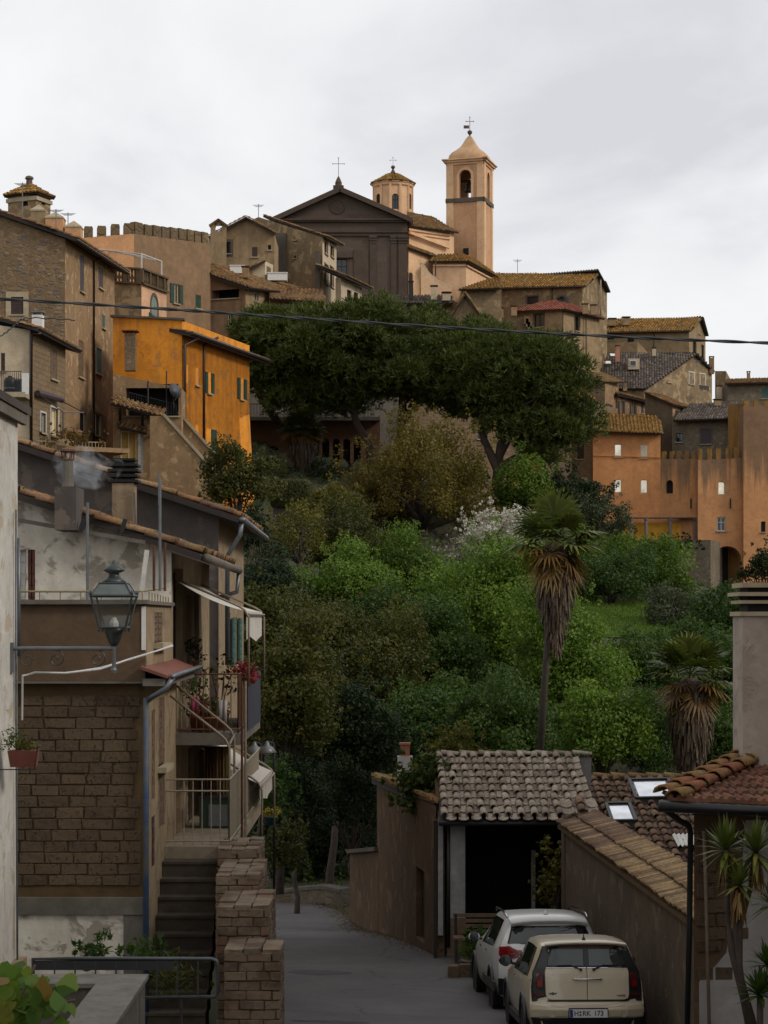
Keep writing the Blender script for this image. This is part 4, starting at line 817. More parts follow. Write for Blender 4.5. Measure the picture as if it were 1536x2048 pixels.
h = box_house('barn_house', 'grey house with mossy tile roof and gable at the right end of the skyline', 'house', [l0, l1, l2], PZ(780, 225), PL_GREY, apex=[None, P(1400, 638, 228.6)],
    wins=[[(1215, 668, 1228, 680, 'g'), (1255, 672, 1268, 690, 'g')], [(1386, 684, 1392, 709, 'g', {'sur': M_GTRIM, 'sb': .08}), (1403, 690, 1408, 722, 'g'), (1397, 653, 1401, 668, 'd')]])
ap = P(1400, 635, 228.6); h.roof(l0+V(-.3, -.5, -.12), l1+V(.2, -.5, -.12), ap+V(.2, -.4, 0), P(1195, 640, 233), M_TILEO); h.roof(l2+V(.35, -.2, .05), l2+V(-8, 3, .05), ap+V(-8, 3, 0), ap+V(.2, -.4, 0), M_TILEO)
h.gutter(l0+V(-.3, -.55, -.2), l1+V(.2, -.55, -.2)); h.chimney(P(1224, 652, 229), .8, .7, PL_GREY, M_TILE); h.chimney(P(1252, 651, 229), .8, .8, PL_GREY, M_TILE); h.pipe([P(1308, 664, 226.3)+V(0, -.1, 0), P(1306, 705, 226)+V(0, -.1, 0)], r=.06)
h = box_house('terrace_block', 'low beige terrace wall in front of the mossy-roofed house', 'wall', [P(1183, 690, 219), P(1275, 683, 218), P(1298, 708, 219)], PZ(760, 218), PL_GREY)
# big grey roof
g0, gA, g1 = P(1288, 778, 209), P(1389, 709, 216), P(1424, 744, 219)
h = House('grey_roof_house', 'house under a big grey tiled roof with dormer and pink chimney', 'house', PZ(860, 211), (g0.x, g0.y)); h.wall(g0, g1, PL_GREY2, [(1334, 750, 1343, 765, 's', {'shut': M_WOOD}), (1378, 745, 1388, 769, 'w', {'sur': M_FRAME, 'sb': .1}), (1400, 748, 1410, 771, 'w', {'sur': M_FRAME, 'sb': .1})], apex=gA)
h.back(g1, g1+V(-11, 3, 0), PL_GREY2); h.back(g0+V(-11, 3, 0), g0, PL_GREY2)
dv = P(1158, 709, 217.5)-gA; h.roof(g0+dv+V(0, -.3, 0), g0+V(.2, -.3, 0), gA+V(.2, -.2, .1), gA+dv+V(0, 0, .1), M_TILEG, pitch=.28); h.roof(g1+V(.3, 0, .05), g1+dv, gA+dv+V(0, 0, .1), gA+V(.2, -.2, .1), M_TILEG)
h.chimney(P(1235, 724, 213.5), .5, 1.6, plaster('pink_plaster', (.50, .24, .16), streak=.2), M_TILER, 1.05); h.chimney(P(1308, 712, 215), .4, .75, PL_CREAM, M_IRON); h.chimney(P(1423, 748, 218.6), .5, 1.75, PL_PINK, M_TILE, 1.1)
c = P(1266, 733, 212.3); dm = thing('dormer', 'small white framed dormer on the big grey roof', 'dormer', c); m = MB(); m.box(c.x-.5, c.y, c.z-.3, c.x+.7, c.y+2.5, c.z+.85); m.build('body', PL_CREAM, dm); MB().box(c.x-.36, c.y-.06, c.z+.02, c.x+.36, c.y-.004, c.z+.66).build('frame', M_FRAME, dm); MB().box(c.x-.28, c.y-.08, c.z+.1, c.x+.28, c.y-.062, c.z+.58).build('pane', M_GLASS, dm)
for k, (px, lb) in enumerate(((1179, 'flat roof light at the left end of the big grey roof'), (1214, 'flat roof light between the others on the big grey roof'), (1228, 'bright flat roof light nearest the pink chimney'))):
    py = (729, 728, 713)[k]; Yk = (211.5, 211.6, 214.6)[k]; c = P(px, py, Yk); nn = V(-.06, -.42, .9).normalized(); t = thing('roof_light', lb, 'skylight', c, 'roof lights of the grey roof')
    MB().obox(c+nn*.12, V(.45, 0, 0), nn.cross(V(1, 0, 0)).normalized()*.5, nn*.06).build('frame', M_ZINC, t); MB().obox(c+nn*.19, V(.38, 0, 0), nn.cross(V(1, 0, 0)).normalized()*.42, nn*.01).build('pane', M_MIRROR, t)
t = thing('washing_line', 'line of black washing under the white windows of the grey roof house', 'washing line', P(1409, 775, 215.3)); a_, b_ = P(1399, 770, 214.4), P(1419, 772, 215.8); MB().tube([a_, b_], .015, 4).build('line', M_ZINC, t)
for k in range(5):
    c = a_.lerp(b_, .1+.19*k); hh = random.uniform(.42, .62); MB().obox(c+V(0, 0, -hh/2), V(.085, .08, 0), V(.012, -.012, 0), V(0, 0, hh/2)).build('cloth', M_IRON, t)
h = box_house('chimney_house', 'pale broken stack wall on the skyline right of the grey roof', 'house', [P(1430, 742, 205), P(1452, 742, 204), P(1462, 760, 205)], PZ(830, 205), PL_GREY2)
h = box_house('rubble_house', 'low rubble house with teal shutter at the right edge', 'house', [P(1455, 766, 200), P(1600, 762, 200)], PZ(850, 200), RUB_G, wins=[[(1524, 776, 1536, 797, 's', {'shut': M_TEAL})]]); h.roof(P(1450, 767, 199.4), P(1605, 763, 199.4), P(1605, 757, 203), P(1455, 757, 203), M_TILE); h.chimney(P(1497, 758, 202), .3, .6, PL_GREY, M_TILER)
# O cluster
o0, o1, o2 = P(1108, 722, 199), P(1210, 766, 198), P(1237, 766, 202)
h = box_house('stone_cottage', 'brown rubble cottage with slanting roof right of the pine', 'house', [o0, o1, o2], PZ(880, 199), RUB_B, mats=[RUB_B, PL_BROWN], wins=[[], [(1215, 808, 1221, 828, 'o', {'shut': M_MAUVE, 'sw': .5})]])
h.roof(o1+V(-.2, -.6, .05), o2+V(.5, -.4, .05), o2+(o0-o1)+V(0, 0, .1), o0+V(-.2, -.6, .1), M_TILE)
o0, o1 = P(1236, 790, 201), P(1297, 806, 205); h = box_house('shutter_house', 'narrow brown house with a row of mauve shutters above the orange building', 'house', [o0, o1], PZ(890, 201), PL_BROWN, wins=[[(1240, 802, 1246, 829, 'o', {'shut': M_MAUVE, 'sw': .55}), (1263, 805, 1269, 829, 'o', {'shut': M_MAUVE, 'sw': .55}), (1282, 808, 1287, 827, 's', {'shut': M_MAUVE})]])
h.roof(o0+V(-.1, -.7, .05), o1+V(.4, -.6, .05), o1+V(-1.6, 2.2, .9), o0+V(-.8, 2.2, .9), M_TILE, thick=.2); h.chimney(P(1250, 782, 202), .4, .8, PL_GREY2, M_TILEG)
h = box_house('dark_house', 'dark grey tall house behind the orange building with one shuttered side window', 'house', [P(1290, 786, 199), P(1345, 811, 197), P(1376, 818, 200)], PZ(960, 198), PL_GREY2, mats=[plaster('sooty_plaster', (.16, .125, .092), streak=.6), PL_BROWN], wins=[[], [(1338+12, 821, 1358, 842, 's', {'shut': M_MAUVE})]])
q0, q1, q2 = P(1290, 786, 199), P(1345, 811, 197), P(1376, 818, 200); h.roof(q1+V(.1, -.5, .05), q2+V(.4, -.3, .05), q2+(q0-q1)+V(0, 0, .1), q0+V(-.1, -.5, .1), M_TILE, thick=.15)
h = box_house('backyard_house', 'dark rubble house with grey tile roof and one mauve window', 'house', [P(1344, 843, 196), P(1470, 838, 194)], PZ(960, 195), RUB_G, wins=[[(1402, 859, 1422, 888, 's', {'shut': M_MAUVE, 'sur': M_GTRIM, 'sb': .15}), (1352, 866, 1366, 884, 'g', {'frame': M_GREEN})]])
h.roof(P(1347, 841, 195), P(1475, 836, 193), P(1475, 804, 199), P(1372, 808, 200), M_TILEG, pitch=.27); h.chimney(P(1435, 812, 198), .7, .5, PL_GREY, M_TILE); h.chimney(P(1438, 800, 202), .5, 1.3, PL_CREAM, M_TILER)
# tufa house left of the orange building
h = box_house('tufa_house', 'brown tufa-block house between the pine and the orange building', 'house', [P(1060, 812, 197), P(1186, 806, 193.6)], PZ(1060, 195), TUFA, wins=[[(1154, 888, 1168, 918, 's', {'shut': M_BROWN}), (1163, 953, 1175, 976, 'c', {'sill': False}), (1128, 860, 1136, 872, 'd')]])
h.roof(P(1080, 806, 193), P(1190, 800, 193), P(1165, 756, 198), P(1090, 756, 199), M_TILEO)
# --- orange building with battlements
p0, p1 = P(1186, 864, 193), P(1321, 868, 192.4)
h = House('orange_building', 'orange plaster building with bright reflecting windows and stained battlements', 'building', PZ(1200, 193), (p1.x, p1.y)); O = h.root
h.wall(p0, p1, PL_ORANGE, [(1229, 888, 1243, 914, 'm', {'sill': True}), (1281, 890, 1295, 916, 's', {'shut': simple('cream_shutter', (.60, .53, .40), .6), 'pane': M_FRAME}), (1229, 958, 1243, 985, 'am'), (1281, 959, 1295, 986, 'am')])
h.roof(P(1184, 862, 192), P(1328, 867, 191.6), P(1316, 830, 196), P(1186, 828, 197), M_TILEO, pitch=.34)
MB().obox((p0+p1)/2+V(0, -.06, -2.25), (p1-p0)/2, V(0, .04, 0), V(0, 0, .05)).build('string_course', PL_ORANGE, O)
q0, q1, q1b = V(p1.x, p1.y, PZ(918, 192.4)), P(1392, 918, 191.2), P(1396, 912, 189.5)
h.wall(q0, q1, PL_STAIN, [(1332, 960, 1346, 987, 'ad', {'depth': .5})])
h.wall(V(q1.x, q1.y, q1.z), V(q1b.x, q1b.y, q1.z), PL_STAIN)
r0, r1 = P(1396, 920, 189.5), P(1487, 916, 189.5); h.wall(r0, r1, PL_STAIN, [(1436, 963, 1450, 989, 'am'), (1434, 1034, 1451, 1062, 'w'), (1427, 1092, 1483, 1199, 'ad', {'depth': 3., 'frame': PL_STAIN})])
s0, s1 = P(1487, 812, 188.6), P(1640, 808, 188.6); h.wall(s0, s1, PL_STAIN, [(1522, 1043, 1531, 1064, 'd')]); h.back(s0+V(0, 6, 0), s0, PL_STAIN)
h.back(p0+V(0, 7, 0), p0, PL_ORANGE); h.back(p1, p1+V(0, 5, 0), PL_STAIN2)
h.wall(P(1456, 808, 192), P(1488, 808, 190.5), PL_STAIN2)
merlons(h, [(1323, 1331), (1339, 1347), (1354, 1362), (1370, 1378), (1384, 1391)], q0, q1, 13, PL_STAIN2); merlons(h, [(1397, 1405), (1414, 1424), (1432, 1442), (1451, 1460), (1467, 1477)], r0, r1, 20, PL_STAIN2)
merlons(h, [(1488, 1498), (1508, 1518), (1527, 1537), (1546, 1556)], s0, s1, 8, PL_STAIN2)
for px, py in ((1382, 1007), (1461, 1007)): MB().obox(P(px, py, 189.3 if px > 1400 else 191.3), V(.06, 0, 0), V(0, .03, 0), V(0, 0, .48)).build('slit', M_VOID, O)
# yellow portico strip at its foot
pt_ = thing('portico', 'yellow painted portico strip with grey columns at the foot of the orange building', 'portico', P(1325, 1085, 191)); YB = plaster('yellow_ochre_band', (.72, .36, .05), streak=.2)
MB().obox(P(1322, 1064, 191.8), V(3.6, 0, 0), V(0, .08, 0), V(0, 0, .85)).build('wall', YB, pt_); MB().obox(P(1315, 1036, 191.2), V(3.9, 0, 0), V(0, .5, 0), V(0, 0, .05)).build('canopy', M_GTRIM, pt_)
for px in (1262, 1292, 1340, 1390): MB().lathe(P(px, 1082, 190.8), [(.2, 0), (.2, .15), (.15, .2), (.14, 1.95), (.2, 2.0), (.22, 2.15)], 10).build('column', simple('grey_column', (.16, .14, .14), .8), pt_)
h = box_house('retaining_wall', 'grey rubble retaining wall below the orange building', 'wall', [P(1296, 1080, 187), P(1421, 1080, 185)], PZ(1260, 186), RUB_G)
# --- arcade under the pines
Y = 144; h = House('arcade', 'dim brick arcade with round arches under the umbrella pines', 'arcade', PZ(1010, Y), (PX(505, Y), Y))
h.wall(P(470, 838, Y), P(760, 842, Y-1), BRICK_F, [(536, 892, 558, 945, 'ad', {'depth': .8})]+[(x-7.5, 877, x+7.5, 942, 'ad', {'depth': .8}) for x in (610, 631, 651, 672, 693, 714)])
MB().box(PX(470, Y), Y-1.6, PZ(845, Y), PX(760, Y), Y-.01, PZ(838, Y)).build('cornice', M_GTRIM, h.root)
m = MB()
for k in range(46): x = PX(478+k*6, Y-1.4); m.tube([(x, Y-1.4, PZ(838, Y)), (x, Y-1.4, PZ(812, Y))], .02, 4)
m.tube([(PX(478, Y), Y-1.4, PZ(812, Y)), (PX(750, Y), Y-1.4, PZ(812, Y))], .03, 5); m.build('railing', M_IRON, h.root)
h = box_house('grey_house', 'grey plaster house front almost hidden behind the pine trunks', 'house', [P(500, 730, 146.5), P(800, 745, 146.5)], PZ(1000, 146.5), plaster('dim_grey_plaster', (.20, .18, .155), streak=.6), wins=[[(600, 780, 618, 815, 's', {'shut': M_GREEN}), (660, 780, 678, 812, 'g'), (720, 775, 738, 810, 's', {'shut': M_GREEN}), (545, 790, 560, 822, 'g')]])
h = box_house('brick_house', 'brown tufa house wall showing between the pine trunks', 'house', [P(800, 770, 150), P(1075, 805, 154)], PZ(1040, 152), TUFA, wins=[[(1020, 840, 1034, 868, 's', {'shut': M_BROWN}), (955, 850, 968, 878, 'g')]])
# ---------------------------------------------------------------- vegetation
def lm(name, a, b, c, d=None, **k): return leafmat(name, [(0, a), (.45, b), (.8, c), (1, d or c)], **k)
LF_GREEN = lm('fresh_green_leaves', (.036, .066, .008), (.076, .127, .014), (.128, .190, .023), (.19, .25, .036))
LF_BRIGHT = lm('bright_spring_leaves', (.045, .082, .010), (.095, .160, .018), (.155, .225, .028), (.22, .29, .042))
LF_MID = lm('mid_green_leaves', (.022, .044, .008), (.040, .076, .013), (.066, .108, .018), (.10, .14, .028))
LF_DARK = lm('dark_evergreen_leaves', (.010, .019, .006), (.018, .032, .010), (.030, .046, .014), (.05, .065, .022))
LF_OLIVE = lm('olive_leaves', (.034, .038, .008), (.060, .062, .012), (.092, .085, .016), (.125, .105, .022))
LF_BRONZE = lm('bronze_olive_leaves', (.06, .048, .009), (.108, .084, .015), (.155, .115, .021), (.21, .155, .03))
LF_YELLOW = lm('yellow_green_leaves', (.055, .058, .010), (.10, .095, .016), (.15, .125, .022), (.22, .17, .04))
LF_GREYG = lm('grey_green_leaves', (.030, .040, .020), (.050, .062, .030), (.075, .085, .045))
LF_PINE = lm('pine_needles', (.034, .046, .010), (.064, .082, .016), (.105, .122, .025), (.16, .165, .045), trans=.25)
LF_BLOSSOM = lm('white_blossom', (.10, .08, .05), (.42, .38, .35), (.62, .58, .55), trans=.3)
LF_FROND = lm('palm_fronds', (.030, .044, .009), (.062, .080, .015), (.115, .125, .026), trans=.25, rough=.4)
LF_DRY = lm('dry_palm_fronds', (.06, .032, .010), (.13, .066, .016), (.21, .12, .03), (.28, .19, .07), trans=.2)
LF_THATCH = lm('dead_frond_thatch', (.034, .021, .012), (.076, .050, .031), (.125, .088, .058), trans=.05)
LF_YUCCA = lm('yucca_leaves', (.04, .06, .012), (.085, .105, .018), (.15, .15, .03), (.24, .20, .05), trans=.2, rough=.45)
BARK = simple('grey_brown_bark', (.075, .055, .042), .95, var=.5, scale=6, bump=.6); BARKP = simple('pine_bark', (.060, .038, .028), .95, var=.5, scale=3, bump=.6)
def leaf_quads(pos, nrm, size, aspect=.55):
    n = len(pos); a = RNG.normal(size=(n, 3)); t = np.cross(nrm, a); t /= np.linalg.norm(t, axis=1, keepdims=True)+1e-9; b = np.cross(nrm, t)
    s = (size*RNG.uniform(.6, 1.35, n))[:, None]; w = s*aspect
    q = np.stack([pos-t*s*.5, pos-b*w*.5+nrm*s*.06, pos+t*s*.5, pos+b*w*.5+nrm*s*.06], 1); return q.reshape(-1, 3)
def unit(n):
    d = RNG.normal(size=(n, 3)); return d/np.linalg.norm(d, axis=1, keepdims=True)
def lobes_for(c, rx, ry, rz, n, lr=(.24, .42), low=-.55, top=1.):
    d = unit(n*3); d = d[d[:, 2] > low][:n]; ph = RNG.uniform(0, 6.283, 6)
    w = 1+.20*np.sin(2.3*d[:, 0]+ph[0])*np.sin(2.1*d[:, 2]+ph[1])+.16*np.sin(4.6*d[:, 0]+ph[2])+.14*np.sin(5.2*d[:, 2]+3*d[:, 1]+ph[3]); k = (RNG.uniform(.38, .92, len(d))*w)[:, None]
    cs = np.array(c)+d*np.array([rx, ry, rz])*k; r = (lr[0]*.75+(lr[1]*1.05-lr[0]*.75)*RNG.random(len(d))**1.7)*min(rx, rz)
    return cs, r
def cloud(cs, r, dens, size, flat=.85, fill=.28, aspect=.6, jit=.75):
    """leaves over clumps: mostly on each clump's outside, some inside"""
    P_, N_, T_ = [], [], []
    for c, q in zip(cs, r):
        n = max(12, int(dens*4*math.pi*q*q/(size*size*aspect))); d = unit(n)
        rad = np.where(RNG.random(n) < fill, RNG.uniform(.3, .85, n), RNG.uniform(.84, 1.08, n))
        lump = 1+.22*np.sin(d[:, 0]*5+c[0]*3)*np.sin(d[:, 1]*6+c[1])+.14*np.sin(d[:, 2]*9+c[2]*2)
        p = c+d*(rad*lump*q)[:, None]*np.array([1, 1, flat]); nn = d+RNG.normal(size=(n, 3))*jit; nn /= np.linalg.norm(nn, axis=1, keepdims=True)
        P_.append(p); N_.append(nn); T_.append(np.clip(RNG.normal(RNG.uniform(.22, .66), .13, n), 0, 1))
    return np.concatenate(P_), np.concatenate(N_), np.concatenate(T_)
def limbs(base, cs, r0, k=9, bark=BARK, parent=None, fork=.45, lean=(0, 0)):
    base = Vector(base); cen = Vector(np.mean(cs, 0)); m = MB(); f = base.lerp(Vector((base.x+(cen.x-base.x)*.7, base.y+(cen.y-base.y)*.7, cen.z)), fork)
    pts = [base-V(0, 0, .4), base.lerp(f, .33)+V(random.uniform(-.1, .1), 0, 0), base.lerp(f, .7)+V(random.uniform(-.12, .12), 0, 0), f]
    m.tube(pts, [r0*1.25, r0, r0*.85, r0*.75], 9)
    for i in RNG.choice(len(cs), min(k, len(cs)), replace=False):
        e = Vector(cs[i]); mid = f.lerp(e, .5)+V(random.uniform(-.3, .3), random.uniform(-.3, .3), random.uniform(-.1, .4))*(e-f).length*.25
        m.tube([f-V(0, 0, .05), mid, e], [r0*.55, r0*.3, r0*.08], 6)
        for _ in range(2):
            j = RNG.integers(len(cs)); g = Vector(cs[j]); g = mid.lerp(g, .55); m.tube([mid, mid.lerp(g, .6)+V(0, 0, .1), g], [r0*.22, r0*.13, r0*.03], 5)
    return m.build('trunk', bark, parent, True)
def tree(name, label, px, py, Y, rx, ry, mat, leaf=4.2, nl=None, dens=1.2, cat='tree', group='trees on the slope', depth=.9, base=None, flat=.85, lr=(.24, .42), low=-.55, trunk=True, r0=None, aspect=.6):
    c = P(px, py, Y); s = Y/F; RX, RZ = rx*s*1.16, ry*s*1.14; RY = RX*depth
    bx, by = (c.x, c.y) if base is None else (PX(base[0], Y), Y); bz = min(gz(bx, by), c.z-RZ*.3) if base is None else PZ(base[1], Y)
    nl = int((nl or int(26+rx*ry/260))*1.35); t = thing(name, label, cat, (bx, by, bz), group)
    cs, r = lobes_for(c, RX, RY, RZ, nl, lr, low); p, n, tv = cloud(cs, r, dens*.30, leaf*s, flat, aspect=aspect)
    ns = int(nl*.4); d = unit(ns*2); d = d[d[:, 2] > -.3][:ns]; c2 = np.array(c)+d*np.array([RX, RY, RZ])*RNG.uniform(.92, 1.2, len(d))[:, None]; p2, n2, t2 = cloud(c2, RNG.uniform(.03, .085, len(d))*min(RX, RZ), dens*.26, leaf*s, 1.3, fill=.6, aspect=aspect); p, n, tv = np.concatenate([p, p2]), np.concatenate([n, n2]), np.concatenate([tv, np.clip(t2+.12, 0, 1)])
    tv = np.clip(tv+RNG.uniform(-.12, .14), 0, 1)
    keep = p[:, 2] > bz+.05; p, n, tv = p[keep], n[keep], tv[keep]
    np_mesh('crown', leaf_quads(p, n, leaf*s*1.42, aspect), len(p), 4, mat, t, tv)
    if trunk: limbs((bx, by, bz), cs, r0 or max(.06, RX*.075), min(12, nl), parent=t)
    return t
T = tree
# slope, far to near
T('bronze_tree', 'broad bronze-olive tree in the middle of the slope below the pines', 862, 985, 125, 158, 140, LF_BRONZE, 4, nl=120, lr=(.13, .24), dens=.85, base=(850, 1130))
T('green_tree', 'fresh green tree between the bronze tree and the tufa house', 1052, 990, 128, 62, 70, LF_GREEN, 4)
T('evergreen_bush', 'dark evergreen bush under the tufa house wall', 1112, 985, 140, 40, 42, LF_DARK, 4, cat='bush')
T('laurel_bush', 'round grey-olive bush at the foot of the orange house', 478, 968, 106, 72, 64, LF_OLIVE, 4.8, cat='bush')
T('dark_shrub', 'dark shrub mass in front of the brick arcade', 640, 955, 138, 95, 28, LF_DARK, 4, cat='bush')
T('dark_shrub', 'small dark shrub left of the arcade palm', 540, 950, 139, 45, 30, LF_DARK, 4, cat='bush')
T('yellow_shrub', 'pale yellow-green shrub right of the clipped hedge', 668, 1010, 118, 62, 42, LF_YELLOW, 4, cat='bush')
T('olive_tree', 'thin yellow-olive tree beside the old garden wall', 596, 1085, 100, 72, 72, LF_YELLOW, 4, dens=.6, nl=60, lr=(.14, .26), base=(600, 1170))
T('olive_tree', 'olive-green tree right of the thin yellow one', 705, 1105, 103, 85, 85, LF_OLIVE, 4, nl=80, lr=(.16, .3))
T('juniper', 'blue-green conifer at the left foot of the orange building', 1195, 1060, 140, 62, 72, LF_GREYG, 3.6, nl=60, lr=(.16, .3))
T('green_tree', 'bright green tree in front of the yellow portico', 1275, 1128, 135, 78, 62, LF_GREEN, 4)
T('ivy_bush', 'dark ivy mass on top of the grey retaining wall', 1360, 1090, 178, 40, 18, LF_DARK, 4, cat='bush', trunk=False)
T('evergreen_bush', 'dark bush beside the round archway at the right edge', 1532, 1138, 160, 40, 42, LF_DARK, 4, cat='bush')
T('green_tree', 'dark green tree left of the lawn behind the tall palm', 1185, 1180, 118, 62, 75, LF_MID, 4)
T('apple_tree', 'mid green tree with dark trunk standing on the lawn', 1228, 1165, 112, 78, 55, LF_MID, 4, base=(1219, 1262), r0=.14)
T('green_tree', 'fresh green tree above the lawn under the stone wall', 1310, 1150, 115, 70, 58, LF_GREEN, 4)
T('grey_shrub', 'grey-olive flowering shrub right of the lawn', 1352, 1228, 104, 78, 52, LF_GREYG, 4, cat='bush')
T('green_tree', 'green tree just left of the grey chimney', 1445, 1235, 98, 62, 70, LF_MID, 4.4)
T('green_tree', 'green bush at the arch foot near the chimney top', 1418, 1222, 118, 50, 38, LF_GREEN, 4, cat='bush')
T('dark_tree', 'dark green tree behind the short palm', 1300, 1370, 92, 92, 85, LF_MID, 4.8)
T('dark_tree', 'dark tree between the short palm and the chimney', 1435, 1400, 86, 75, 120, LF_MID, 4.8)
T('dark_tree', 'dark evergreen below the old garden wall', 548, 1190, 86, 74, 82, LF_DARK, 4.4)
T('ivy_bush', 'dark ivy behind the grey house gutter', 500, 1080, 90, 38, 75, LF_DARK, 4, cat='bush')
T('green_tree', 'green tree with pale blossom flecks in the slope centre left', 700, 1200, 90, 92, 98, LF_BRIGHT, 4.4)
T('green_tree', 'mid green tree behind the big bright one', 812, 1175, 100, 88, 88, LF_GREEN, 4.4)
T('maple_tree', 'big bright green tree left of the tall palm', 992, 1262, 84, 124, 172, LF_BRIGHT, 4.8, nl=100, lr=(.24, .42))
T('maple_tree', 'bright green tree right behind the tall palm trunk', 1132, 1335, 78, 100, 142, LF_BRIGHT, 4.8, nl=80, lr=(.24, .42))
T('maple_tree', 'green tree spreading low over the garage roof ridge', 1205, 1462, 70, 86, 90, LF_BRIGHT, 5.2, nl=60, lr=(.24, .42))
T('olive_tree', 'large dark olive-green tree in the middle of the valley', 715, 1350, 76, 135, 130, LF_OLIVE, 4.8, nl=130, lr=(.17, .32))
T('dark_tree', 'dark tree in the valley left of the big bright tree', 850, 1330, 80, 100, 110, LF_MID, 4.8)
T('oak_tree', 'dark green tree behind the white chimney by the road', 840, 1480, 68, 120, 105, LF_MID, 5.2, nl=90)
T('oak_tree', 'green tree behind the garage ridge left of the palm trunk', 985, 1470, 66, 110, 85, LF_MID, 5.2, nl=80)
T('ilex_tree', 'tall bronze-green tree hanging over the road behind the balconies', 575, 1420, 58, 90, 165, LF_OLIVE, 5.6, nl=120, lr=(.2, .36), base=(560, 1760), r0=.1)
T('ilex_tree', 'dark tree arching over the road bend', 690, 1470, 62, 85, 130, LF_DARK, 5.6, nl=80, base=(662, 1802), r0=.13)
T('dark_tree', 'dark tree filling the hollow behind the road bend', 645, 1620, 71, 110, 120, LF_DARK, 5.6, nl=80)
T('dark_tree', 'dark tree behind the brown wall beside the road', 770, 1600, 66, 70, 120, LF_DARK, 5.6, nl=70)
T('roadside_shrub', 'leafy green shrub on the left bank of the road by the lamp post', 572, 1705, 50, 38, 72, LF_OLIVE, 5.6, cat='bush', trunk=False)
T('roadside_shrub', 'dark shrub on the left bank under the balconies', 552, 1580, 52, 40, 70, LF_MID, 5.6, cat='bush', trunk=False)
T('dark_tree', 'dim tree between the road trees and the valley', 520, 1290, 66, 60, 110, LF_OLIVE, 5.2, nl=70)
T('magnolia_shrub', 'glossy shrub growing over the brown wall beside the white chimney', 842, 1590, 43, 58, 78, lm('glossy_shrub_leaves', (.018, .032, .008), (.034, .058, .012), (.06, .085, .018), (.17, .15, .03)), 9, cat='bush', nl=60, trunk=False, lr=(.2, .38))
T('magnolia_shrub', 'yellow-tipped shrub rising behind the garage roof corner', 912, 1492, 45, 52, 36, LF_YELLOW, 6.4, cat='bush', nl=34, trunk=False)
T('bay_shrub', 'yellow-green shrub in the garage opening beside the stone wall', 1112, 1770, 39.2, 42, 72, LF_YELLOW, 6.4, cat='bush', nl=50, depth=.6, lr=(.18, .34), dens=.8)
T('potted_shrub', 'low green plant in front of the garage bench', 968, 1885, 37.6, 34, 30, LF_MID, 7.2, cat='bush', nl=20, trunk=False)
for a in (('green_tree', 'green tree low in front of the big bright tree', 905, 1440, 74, 95, 85, LF_MID), ('green_tree', 'green tree directly behind the garage roof ridge', 1075, 1480, 74, 95, 60, LF_MID), ('dark_tree', 'dim green tree behind the skylight roof ridge', 1290, 1480, 76, 80, 88, LF_MID), ('dark_tree', 'dim green tree low beside the chimney', 1440, 1510, 78, 75, 85, LF_MID),
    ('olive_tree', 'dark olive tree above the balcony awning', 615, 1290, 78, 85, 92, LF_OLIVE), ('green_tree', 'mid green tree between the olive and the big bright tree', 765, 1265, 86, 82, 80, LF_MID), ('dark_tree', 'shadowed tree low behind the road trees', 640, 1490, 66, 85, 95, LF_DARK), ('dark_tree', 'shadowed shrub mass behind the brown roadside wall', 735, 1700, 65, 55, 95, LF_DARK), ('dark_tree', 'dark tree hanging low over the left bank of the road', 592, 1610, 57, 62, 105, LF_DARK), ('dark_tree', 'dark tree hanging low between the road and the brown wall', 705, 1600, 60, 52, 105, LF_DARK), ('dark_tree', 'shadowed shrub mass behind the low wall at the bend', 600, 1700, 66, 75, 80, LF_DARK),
    ('green_tree', 'fresh green tree behind the head of the tall palm', 1150, 1105, 126, 58, 58, LF_GREEN), ('green_tree', 'fresh green shrub below the lawn', 1240, 1335, 92, 75, 55, LF_GREEN), ('green_tree', 'mid green shrub below the grey flowering shrub', 1385, 1300, 94, 75, 58, LF_MID), ('green_tree', 'green tree left of the palm head under the blossom', 1055, 1190, 104, 65, 70, LF_GREEN), ('green_tree', 'green shrub left of the blossom tree', 860, 1168, 104, 70, 50, LF_GREEN), ('dark_tree', 'dark evergreen on the bank below the orange building', 1170, 1000, 165, 50, 45, LF_DARK), ('dark_tree', 'dark evergreen beside the forked pine trunk', 930, 960, 146, 40, 40, LF_DARK)):
    T(*a)
# clipped hedge
hg = thing('hedge', 'clipped dark hedge block above the old garden wall', 'hedge', P(583, 1020, 114)); c = P(583, 990, 114)
n = 9000; q = RNG.uniform(-1, 1, (n, 3)); ax = RNG.integers(0, 3, n); q[np.arange(n), ax] = np.sign(q[np.arange(n), ax]); p = np.array(c)+q/(np.sum(np.abs(q)**6, 1)**(1/6))[:, None]*np.array([1.15, 1.2, .85]); nn = q+RNG.normal(size=q.shape)*.5; nn /= np.linalg.norm(nn, axis=1, keepdims=True)
np_mesh('leaves', leaf_quads(p, nn, .12), n, 4, LF_OLIVE, hg, RNG.uniform(0, .6, n)); MB().box(c.x-1., c.y-1., c.z-1.5, c.x+1., c.y+1., c.z+.7).build('branches', M_DARKWOOD, hg)
# blossom
T('blossom_tree', 'white blossoming tree in front of the bronze tree', 985, 1066, 112, 64, 52, LF_BLOSSOM, 3.8, dens=.8, nl=80, lr=(.12, .22), base=(960, 1180), r0=.1)
T('blossom_tree', 'low greyish white blossom bush left of the other', 915, 1105, 112, 42, 34, LF_BLOSSOM, 3.6, dens=.55, nl=40, lr=(.14, .26), r0=.06)
